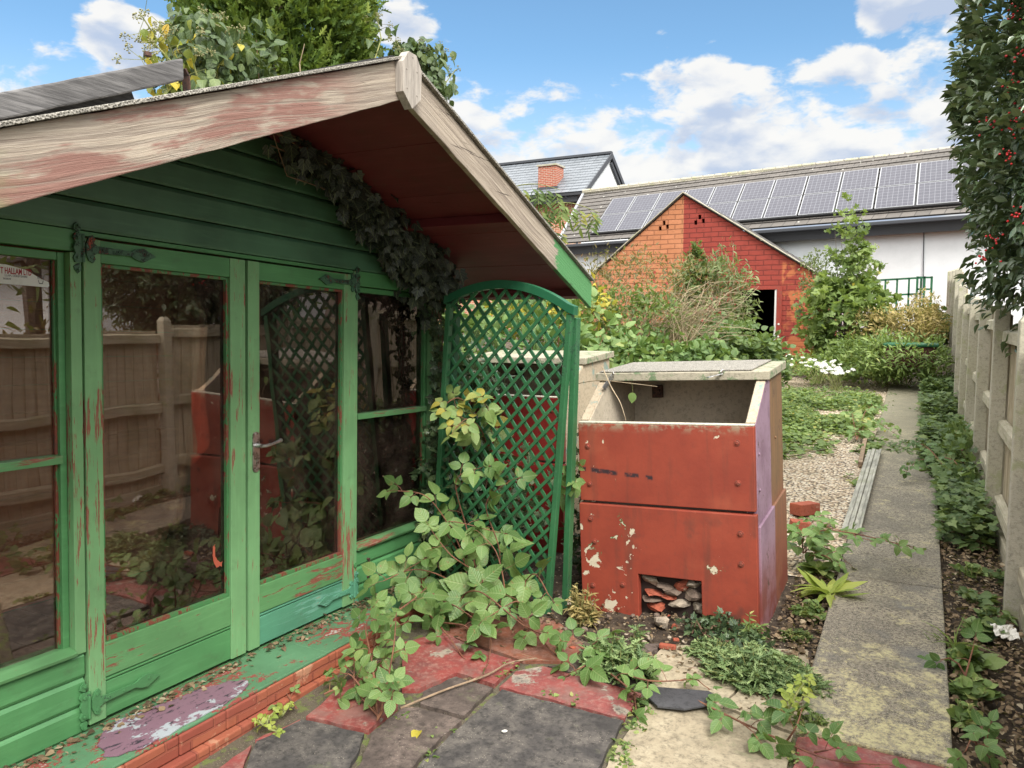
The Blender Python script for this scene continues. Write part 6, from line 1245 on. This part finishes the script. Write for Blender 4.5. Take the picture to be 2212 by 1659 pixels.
# daisies
def daisies(c, n, label, spread):
    t = thing('daisy_clump', label, 'flowers', tuple(c), group='daisy clumps'); mb = MB(); P, D, Nn = [], [], []; cen = []
    for k in range(n):
        b = V(*c) + RNG.normal(size=3) * V(spread, spread * .8, 0) * .5; h = V(*c) + RNG.normal(size=3) * V(spread, spread, .03) + V(0, 0, .28); mb.tube([b, h], .003, 3); up_ = norm(V(random.gauss(0, .2), -.5 + random.gauss(0, .2), 1)); cen.append(h + up_ * .004)
        x_ = norm(np.cross(up_, V(.3, .9, .1))); y_ = np.cross(up_, x_)
        for j in range(11): th = 2 * pi * j / 11; dn = x_ * cos(th) + y_ * sin(th); P.append(h + dn * .008); D.append(dn); Nn.append(up_)
    mb.build('stem', 'twig_green', t); leafmesh('petals', 'petal', P, D, Nn, .026, 'petal_white', t); berries('flower_centre', cen, .006, 'leaf_gold', t); return t
def dz_at(u, v, y): q = aty(u, v, y); return (q[0], y, q[2] - .28)
daisies(dz_at(1768, 785, 11.6), 24, 'white daisies in the weeds behind the red bunker, the left group', .15)
daisies(dz_at(1806, 800, 11.2), 28, 'white daisies in the weeds nearest the path', .13)
daisies(dz_at(1712, 768, 11.9), 7, 'few white daisies at the foot of the bramble mound', .12)

# ---- thistles and rosettes round the bunker
def thistle(label, c, rad, n, hgt, size=.09, m='leaf_thistle', nm='thistle', sh='thistle', nb=9, cat='thistle'):
    t = thing(nm, label, cat, tuple(float(q) for q in c)); mb = MB(); P, D, Nn, S = [], [], [], []; stems = []
    for k in range(n):
        a = random.uniform(0, 2 * pi); rr = rad * random.random() ** .5; b = V(c[0], c[1], c[2]) + V(cos(a) * rr * .6, sin(a) * rr * .6 * .7, 0)
        e = V(c[0], c[1], c[2]) + V(cos(a) * rr, sin(a) * rr * .75, hgt * (1.15 - (rr / rad) ** 2 * .7) * random.uniform(.5, 1)); mb.tube([b, (b + e) / 2 + V(0, 0, .02), e], [.004, .003, .0015], 4)
        for j in range(nb): f = random.uniform(.15, 1); q = b + (e - b) * f; P.append(q); th = random.uniform(0, 2 * pi); D.append(V(cos(th), sin(th), random.uniform(-.1, .9))); Nn.append(norm(V(random.gauss(0, .4), random.gauss(-.3, .4), 1))); S.append(size * random.uniform(.5, 1.2) * (1.1 - .4 * f))
    mb.build('stem', 'twig_green', t); leafmesh('foliage', sh, P, D, Nn, S, m, t); return t
def gg(u, v, dz=-.01): q = gnd(u, v, 0); return (q[0], q[1], q[2] + dz)
thistle('bushy spiny thistle growing in the rubble before the hole of the red bunker', gg(1335, 1460), .17, 75, .20, .085)
thistle('upright thistle shoot rising in front of the bunker corner post', gg(1372, 1440), .03, 8, .30, .06)
thistle('largest spread of spiny thistle between the red bunker and the path', gg(1640, 1470), .27, 190, .15, .072)
thistle('spiny thistle growth reaching the path edge', gg(1730, 1500), .14, 60, .10, .06)
thistle('thistle patch low against the left of the large thistle spread', gg(1545, 1420), .14, 55, .10, .06)
thistle('feathery upright shoot leaning on the right corner of the red bunker', gg(1625, 1400), .05, 9, .22, .05, 'leaf_weed', 'weed', 'lance', 22, 'weed')
thistle('scrubby weed at the tip of the painted path end', gg(1760, 1580), .09, 34, .07, .05, 'leaf_weed', 'weed', 'thistle', 9, 'weed')
thistle('dry straw coloured weed between the trellis foot and the red bunker', gg(1255, 1345), .10, 46, .24, .05, 'leaf_gold', 'dry_weed', 'lance', 12, 'weed')
shrub('ivy', 'ground ivy creeping under the opening of the red bunker', 'ivy', (-.82, 3.86, .05), (.26, .13, .06), 50, 9, .06, 'ivy', .036, 'leaf_ivy', nst=6)
def rosette(label, c, n, size, m='leaf_weed', shape='blade', nm='weed', cat='weed', lift=.5):
    t = thing(nm, label, cat, tuple(float(q) for q in c)); a = RNG.uniform(0, 2 * pi, n); D = np.stack([np.cos(a), np.sin(a), RNG.uniform(.1, 1.2, n) * lift], 1); P = np.array(c) + D * V(.012, .012, .0) + RNG.normal(size=(n, 3)) * V(.02, .02, .004); leafmesh('leaves', shape, P, D, np.tile(V(0, 0, 1.), (n, 1)) + RNG.normal(size=(n, 3)) * .2, size * RNG.uniform(.5, 1.2, n), m, t); return t
rosette('dandelion rosette with long pale leaves at the right foot of the red bunker', gg(1790, 1290, .02), 26, .20, 'leaf_lime', 'lance', 'dandelion', 'weed', .7)
rosette('broad leaved weed just behind the dandelion', gg(1765, 1240, .02), 26, .12, 'leaf_weed', 'bramble')
rosette('tuft of bright grass at the base of the fence', gg(2110, 1130, .0), 90, .20, 'leaf_weed', 'blade', 'grass_tuft', 'grass', 1.6)
rosette('small grass tuft at the path edge of the bed', gg(2060, 1400, .0), 50, .13, 'leaf_weed', 'blade', 'grass_tuft', 'grass', 1.6)
for k, (u, v, n, sz, m, sh, lab) in enumerate([(2110, 1300, 30, .075, 'leaf_ground', 'bramble', 'low leafy weed in the bare soil beside the third fence bay'), (2095, 1245, 34, .07, 'leaf_weed', 'ovate', 'pale green seedling cluster in the bare soil bed'), (2120, 1370, 40, .11, 'leaf_ground', 'bramble', 'dark spreading weed beneath the torn paper'), (2085, 1440, 40, .11, 'leaf_weed', 'bramble', 'broad leaved weed spilling toward the path edge'), (2100, 1500, 50, .07, 'leaf_weed', 'ovate', 'trailing weed along the path edge nearest the camera'), (2160, 1255, 26, .07, 'leaf_ground', 'bramble', 'small weed by the gravel board of the fence'), (2080, 1560, 36, .06, 'leaf_weed', 'ovate', 'fine creeping weed in the dark soil near the bottom corner'), (2150, 1340, 30, .06, 'leaf_ground', 'holly', 'spiky self seeded holly in the soil bed')]):
    t = thistle(lab, gg(u, v), .09, max(8, n // 3), .10, sz, m, 'weed', sh, 5, 'weed')
bramble('bramble leaves sprouting beside the path at the lower right', [[gg(2115, 1640, .02), gg(2100, 1630, .07), gg(2085, 1650, .05)], [gg(2115, 1640, .02), gg(2130, 1640, .08)], [gg(2110, 1640, .02), gg(2105, 1650, .09)]], .085, .07, face=(0, -.3, 1), lvb=(.2, .5))
bramble('bramble leaf reaching from the soil bed over the path edge', [[gg(2085, 1470, .02), gg(2060, 1460, .08), gg(2030, 1452, .06)], [gg(2085, 1470, .02), gg(2100, 1450, .12)]], .10, .10, face=(0, -.3, 1), lvb=(.0, .4), five=.2)
bramble('bramble crossing the middle of the path from the fence side', [[gg(2110, 1130, .05), gg(2060, 1060, .25), gg(1990, 1040, .2), gg(1960, 1050, .15)], [gg(2080, 1090, .1), gg(2010, 1020, .2), gg(1980, 1000, .2)]], .075, .10, face=(0, -.3, 1), lvb=(.0, .4), five=.1)
bramble('bramble trailing off the gravel onto the path by the old trim board', [[gg(1850, 960, .05), gg(1880, 935, .15), gg(1930, 950, .08)], [gg(1850, 960, .05), gg(1870, 920, .2), gg(1900, 915, .2)], [gg(1850, 960, .05), gg(1840, 930, .2)]], .085, .08, face=(0, -.3, 1), lvb=(.5, .9), five=.1)
t = thing('drooping_lily', 'yellow green wilted strap leaves hanging by the fence', 'plant', gg(2095, 1075)); pp = [V(*gp(2098 + k * 3, 1035, 7.4)) for k in range(-2, 3)]; leafmesh('leaves', 'blade', pp * 3, [V(random.gauss(0, .2), 0, -1) for _ in range(15)], [V(0, -1, .1)] * 15, .16, 'leaf_yellow', t)
# moss and clover cushions in the slab joints
for k, (u, v, n) in enumerate([(1385, 1545, 40), (1375, 1580, 34), (1350, 1620, 34), (1345, 1650, 40), (1180, 1510, 14), (1240, 1525, 18), (1085, 1460, 14), (1098, 1440, 12), (960, 1590, 10), (930, 1640, 12), (1380, 1525, 30), (870, 1555, 10), (1700, 1640, 20), (1715, 1650, 20)]):
    rosette('tiny clover cushion in the flagstone joint', gg(u, v, .012), n, .022, 'leaf_weed', 'ovate', 'clover', 'weed', .6)['group'] = 'clover cushions in the joints of the patio'
# ---- litter, stones, bricks, timber
def litter(name, label, c, n, spread, shape, size, m, cat, hz=.02):
    P = np.array(c) + RNG.uniform(-1, 1, (n, 3)) * V(spread[0], spread[1], 0); P[:, 2] = np.array([H(b) for b in P[:, 1]]) + RNG.random(n) * hz; o = leafmesh(name, shape, P, rdir(n) * V(1, 1, .2), rdir(n) * .4 + V(0, 0, 1), size * RNG.uniform(.4, 1.3, n), m); props(o, label, cat, kind='stuff'); return o
litter('leaf_litter', 'dry brown leaves and bits scattered over the dark soil bed by the fence', (.34, 4.9, 0), 2400, (.17, 1.9), 'ovate', .030, 'leaf_dry', 'leaf litter')
litter('path_side_debris', 'grit and dead leaves between the red bunker and the path', (-.50, 4.2, 0), 800, (.12, 1.0), 'ovate', .03, 'leaf_dry', 'debris')
thistle('low green weed at the right side foot of the red bunker', gg(1745, 1330), .09, 26, .09, .05, 'leaf_weed', 'weed', 'ovate', 8, 'weed')
thistle('straggly weed in the grit where the bunker side meets the path', gg(1722, 1380), .07, 22, .07, .05, 'leaf_bush', 'weed', 'thistle', 8, 'weed')
litter('soil_debris', 'dead leaves and crumbs on the soil round the red bunker', (-1.15, 3.75, 0), 900, (.75, .33), 'ovate', .022, 'leaf_dry', 'debris', .03)
litter('joint_debris', 'dry bits gathered along the plinth and trellis foot', (-1.95, 3.35, 0), 260, (.28, .45), 'ovate', .026, 'leaf_dry', 'debris', .012)
t = thing('floor_litter', 'withered leaves lying on the summerhouse floor', 'leaf litter', tuple(shed_w(-.7, 0, .12))); lp = [shed_w(random.uniform(-1.4, -.1), random.uniform(-1.4, 1.4) , .124 + random.random() * .012) for _ in range(260)]; leafmesh('leaves', 'maple', lp, rdir(260) * V(1, 1, .15), rdir(260) * .3 + V(0, 0, 1), .075 * RNG.uniform(.4, 1.2, 260), 'leaf_dry', t)
t['kind'] = 'stuff'
d = MB(); d.tube([shed_w(-.62, -.62, .135), shed_w(-.80, -.05, .14)], .011, 8); props(d.build('plastic_pipe', 'pvc_white', loc=tuple(shed_w(-.7, -.3, .13))), 'thin white pipe lying on the summerhouse floor', 'pipe')
d = MB(); d.bar(shed_w(-.38, -.28, .13), shed_w(-.43, -.12, .13), .02, .008); props(d.build('yellow_strip', 'leaf_yellow', loc=tuple(shed_w(-.4, -.2, .12))), 'small yellow strip on the summerhouse floor behind the left door', 'plastic strip')
t = thing('flaky_debris', 'paint flakes and grit gathered on the green plinth ledge under the doors', 'debris', tuple(shed_w(.1, -.6, .11))); t['kind'] = 'stuff'
lp = [shed_w(.035 + abs(random.gauss(0, .05)), random.uniform(-1.3, 1.4), .118 + random.random() * .006) for _ in range(520)]; leafmesh('flakes', 'ovate', lp, rdir(520) * V(1, 1, .1), rdir(520) * .3 + V(0, 0, 1), .022 * RNG.uniform(.3, 1.5, 520), 'leaf_dry', t)
GS = 'stones lying in the soil in front of the red bunker'
for k in range(34):
    u, v = random.uniform(1215, 1600), random.uniform(1325, 1420)
    if 1290 < u < 1380 and v > 1390: continue
    c = gg(u, v, .012); z = random.uniform(.006, .018); rock('stone', random.choice(['stone', 'stone', 'stone_dark', 'brick_bit', 'stone_dark']), c, (z * 1.3, z, z * .7), 'small stone among the grit before the red bunker', 'stone', GS, k)
rock('stone', 'stone', gg(1430, 1352, .02), (.045, .035, .034), 'largest pale pitted stone before the hole of the red bunker', 'stone', None, 91)
rock('stone', 'stone', gg(1222, 1310, .03), (.05, .04, .035), 'pale lump of rubble at the foot of the trellis post', 'stone', None, 77)
def brick(label, u, v, m='brick_bit', s=(.05, .03, .018), rz=.3, dz=.02): 
    c = gg(u, v, dz); d = MB(); n0 = V(*c); d.box(n0 - V(*s), n0 + V(*s)); o = d.build('brick_fragment', m, loc=c, bev=.006); o.rotation_euler = (random.uniform(-.1, .1), random.uniform(-.1, .1), rz); return props(o, label, 'brick')
brick('small chipped red brick piece on the grit right of the thistle', 1442, 1405, s=(.042, .016, .012), rz=.05)
brick('bright red brick chip behind the small brick piece', 1460, 1390, s=(.016, .012, .008), rz=.5)
brick('half buried red brick at the right rear foot of the red bunker', 1738, 1112, s=(.10, .06, .045), rz=.9, dz=.05)
brick('broken brick end leaning on the gravel behind the bunker', 1728, 1145, s=(.07, .05, .04), rz=.3, dz=.03)
rock('stone', 'stone', gg(1770, 1135, .02), (.09, .05, .03), 'cream slab of broken concrete beside the old trim board', 'stone', None, 33)
d = MB(); p0, p1 = V(*gg(1838, 1165, .05)), V(*gg(1890, 985, .05)); sdv = norm(np.cross(p1 - p0, V(0, 0, 1)))
for k, (o_, w_, h_) in enumerate(((-.05, .035, .0), (-.012, .03, .012), (.022, .03, .004), (.05, .02, .016))): d.bar(p0 + sdv * o_ + V(0, 0, h_), p1 + sdv * o_ + V(0, 0, h_ + .01), w_, .012)
props(d.build('trim_board', 'old_trim', loc=tuple(p0), bev=.002), 'long cracked grey plastic trim board lying between the gravel and the path', 'board')
d = MB(); p0, p1 = V(*gg(1858, 1010, .03)), V(*gg(1873, 935, .03)); d.bar(p0, p1, .04, .05); props(d.build('edging_board', 'dead_wood', loc=tuple(p0), bev=.003), 'dark timber edging strip between gravel and path beyond the trim board', 'board')
# loose slate on the patio, mortar crumb, leaf, flakes
sp = [gnd(u, v)[:2] for u, v in [(1392, 1515), (1418, 1500), (1530, 1512), (1556, 1528), (1530, 1543), (1480, 1551), (1420, 1543)]]; d = MB(); d.prism([[tuple(q) for q in sp]], lambda a, b, e: (a, b, .028 + e + (a + .9) * .03), 0, .010); props(d.build('slate_piece', 'slate_piece', loc=(sp[0][0], sp[0][1], .0), bev=.002), 'loose flat piece of black slate lying on the cream flagstone', 'slate')
rock('mortar_crumb', 'white_bits', gg(1090, 1591, .022), (.014, .010, .006), 'white crumb in the middle of the large dark flagstone', 'crumb', None, 5)
t = thing('fallen_leaf', 'curled yellow leaf on the joint beside the dark flagstone', 'leaf', gg(913, 1605, .02)); leafmesh('blade', 'ovate', [gg(905, 1590, .022)], [V(.2, -1, .1)], [V(0, -.2, 1)], .055, 'leaf_yellow', t, lv=[.6])
cane = [gg(865, 1540, .02), gg(960, 1505, .03), gg(1050, 1475, .035), (gg(1100, 1450, .04)), gg(1160, 1435, .03)]; d = MB(); d.tube(bezier(cane, 30), [.005, .0045, .003], 6); 
for k in range(12): q = V(*random.choice(bezier(cane, 30))); d.tube([q, q + RNG.normal(size=3) * .03], .0012, 3)
props(d.build('dead_cane', 'dead_wood', loc=cane[0]), 'long dead bramble cane lying across the patio flagstones', 'stick')
t = thing('torn_paper', 'crumpled cream paper caught at the foot of the fence', 'paper', gg(2165, 1385, .03)); 
bm = bmesh.new(); bmesh.ops.create_grid(bm, x_segments=10, y_segments=8, size=.5)
for v in bm.verts: n_ = mn.noise(v.co * 5) * .3; v.co = Vector((v.co.x * .11, v.co.y * .085, .02 + n_ * .09 + abs(v.co.x) * .03))
me = bpy.data.meshes.new('sheet'); bm.to_mesh(me); bm.free(); me.materials.append(MATS['white_bits']); o = bpy.data.objects.new('sheet', me); COL.objects.link(o); o.parent = t; o.rotation_euler = (.5, .1, .4)
# thin dead stem across the opening of the bunker with one hanging leaf
d = MB(); d.tube(bezier([gp(1225, 833, 4.3), gp(1290, 822, 4.1), (gp(1345, 826, 4.05)), gp(1420, 835, 4.15)], 16), [.003, .0022, .001], 5); d.tube(bezier([gp(1300, 790, 4.25), gp(1320, 835, 4.05), gp(1340, 870, 4.0), gp(1352, 908, 3.99)], 14), [.0035, .003, .002], 5)
props(d.build('bramble_runner', 'twig_pale', loc=gp(1300, 850, 4.05)), 'dry bramble stems crossing the open mouth of the red bunker', 'stem')
t = thing('hanging_leaf', 'single pale green leaf hanging in the open mouth of the red bunker', 'leaf', gp(1365, 840, 4.06)); d = MB(); d.tube([gp(1365, 826, 4.06), gp(1367, 850, 4.06)], .001, 3); d.build('stalk', 'twig_green', t); leafmesh('blade', 'bramble', [gp(1367, 848, 4.06)], [V(-.1, 0, -1)], [V(.1, -1, .1)], .062, 'leaf_bramble', t, lv=[.75])
# drooping pinnate sprays in front of the far house
elder = thing('elder_bush', 'slender shrub behind the porch roof with drooping pinnate sprays before the brick house', 'shrub', (-5.6, 8.2, 0))
def spray(label, pts, n, size):
    t = elder; mb = MB(); bz = bezier(pts, 20); mb.tube(bz, [.01, .006, .003], 5); P, D, Nn, L = [], [], [], []
    for k in range(n):
        q = bz[int(19 * (k + .5) / n)]; e = q + V(random.gauss(0, .05), random.gauss(0, .05), -.22 * random.uniform(.6, 1.2)); mb.tube([q, e], .002, 3); l_ = random.random()
        for j in range(9): f = .25 + .75 * j / 8; s_ = -1 if j % 2 else 1; P.append(q + (e - q) * f); D.append(V(s_ * .8, random.gauss(0, .3), -.5) if j < 8 else V(0, 0, -1)); Nn.append(V(random.gauss(0, .3), -.8, .6)); L.append(min(1, max(0, l_ * .8 + random.random() * .3)))
    mb.build('stem', 'twig_green', t); leafmesh('spray', 'lance', P, D, Nn, size, 'leaf_bush', t, lv=L)['label'] = label
spray('pinnate leaf spray drooping in front of the house eaves', [gp(1075, 440, 8.0), gp(1110, 405, 8.0), gp(1160, 398, 8.0), gp(1210, 410, 8.0)], 9, .115)
spray('pinnate leaf spray arching in front of the brick house wall', [gp(1140, 470, 8.0), gp(1190, 442, 8.0), gp(1240, 440, 8.0), gp(1295, 460, 8.0)], 11, .115)
spray('small leaf spray low against the tiled verge', [gp(1170, 560, 8.0), gp(1180, 515, 8.0), gp(1200, 490, 8.0), gp(1220, 500, 8.0)], 5, .10)
d = MB(); d.tube([(-5.6, 8.2, 0), gp(1140, 640, 8.1), gp(1120, 520, 8.0), gp(1110, 405, 8.0)], [.02, .012, .006], 6); d.tube([gp(1140, 640, 8.1), gp(1145, 560, 8), gp(1140, 470, 8.0)], [.012, .008, .004], 5); d.build('trunk', 'twig_green', elder)
# ---- trees beyond the fence, mirrored in the summerhouse glass
for k, (x, y, hgt, lab) in enumerate([(3.0, 8.6, 5, 'leaning bare trunked tree beyond the fence, mirrored in the left door'), (4.2, 10.4, 5.5, 'second slim tree beyond the fence with sparse feathery leaves'), (2.6, 6.9, 4.5, 'small tree beyond the fence behind the holly'), (3.4, 5.6, 5, 'dark slim tree across the fence mirrored in the left window'), (5.0, 12.0, 5, 'furthest slim tree before the white bungalow')]):
    t = thing('slim_tree', lab, 'tree', (x, y, 0)); mb = MB(); P = []; lean = random.uniform(-.5, .5)
    mb.tube([(x, y, 0), (x + lean * .3, y, hgt * .4), (x + lean, y + .2, hgt)], [.13, .09, .03], 8)
    for j in range(9):
        z = random.uniform(.35, .95) * hgt; b = V(x + lean * z / hgt, y, z); e = b + V(random.gauss(0, .6), random.gauss(0, .6), random.uniform(.1, .6)); mb.tube([b, (b + e) / 2 + V(0, 0, .1), e], [.04, .02, .008], 6)
        for q in range(40): P.append(e + RNG.normal(size=3) * .3)
    mb.build('trunk', 'bark', t); n = len(P); leafmesh('crown', 'lance', P, rdir(n) + V(0, 0, -.5), rdir(n), .2 * RNG.uniform(.5, 1.1, n), 'leaf_ground', t)
shrub('brown_hedge', 'brownish scrubby hedge beyond the fence, mirrored in the summerhouse glass', 'hedge', (2.2, 5.8, .8), (.6, 4.2, .95), 420, 10, .22, 'lance', .11, 'leaf_redbush', nst=30)
#TAIL
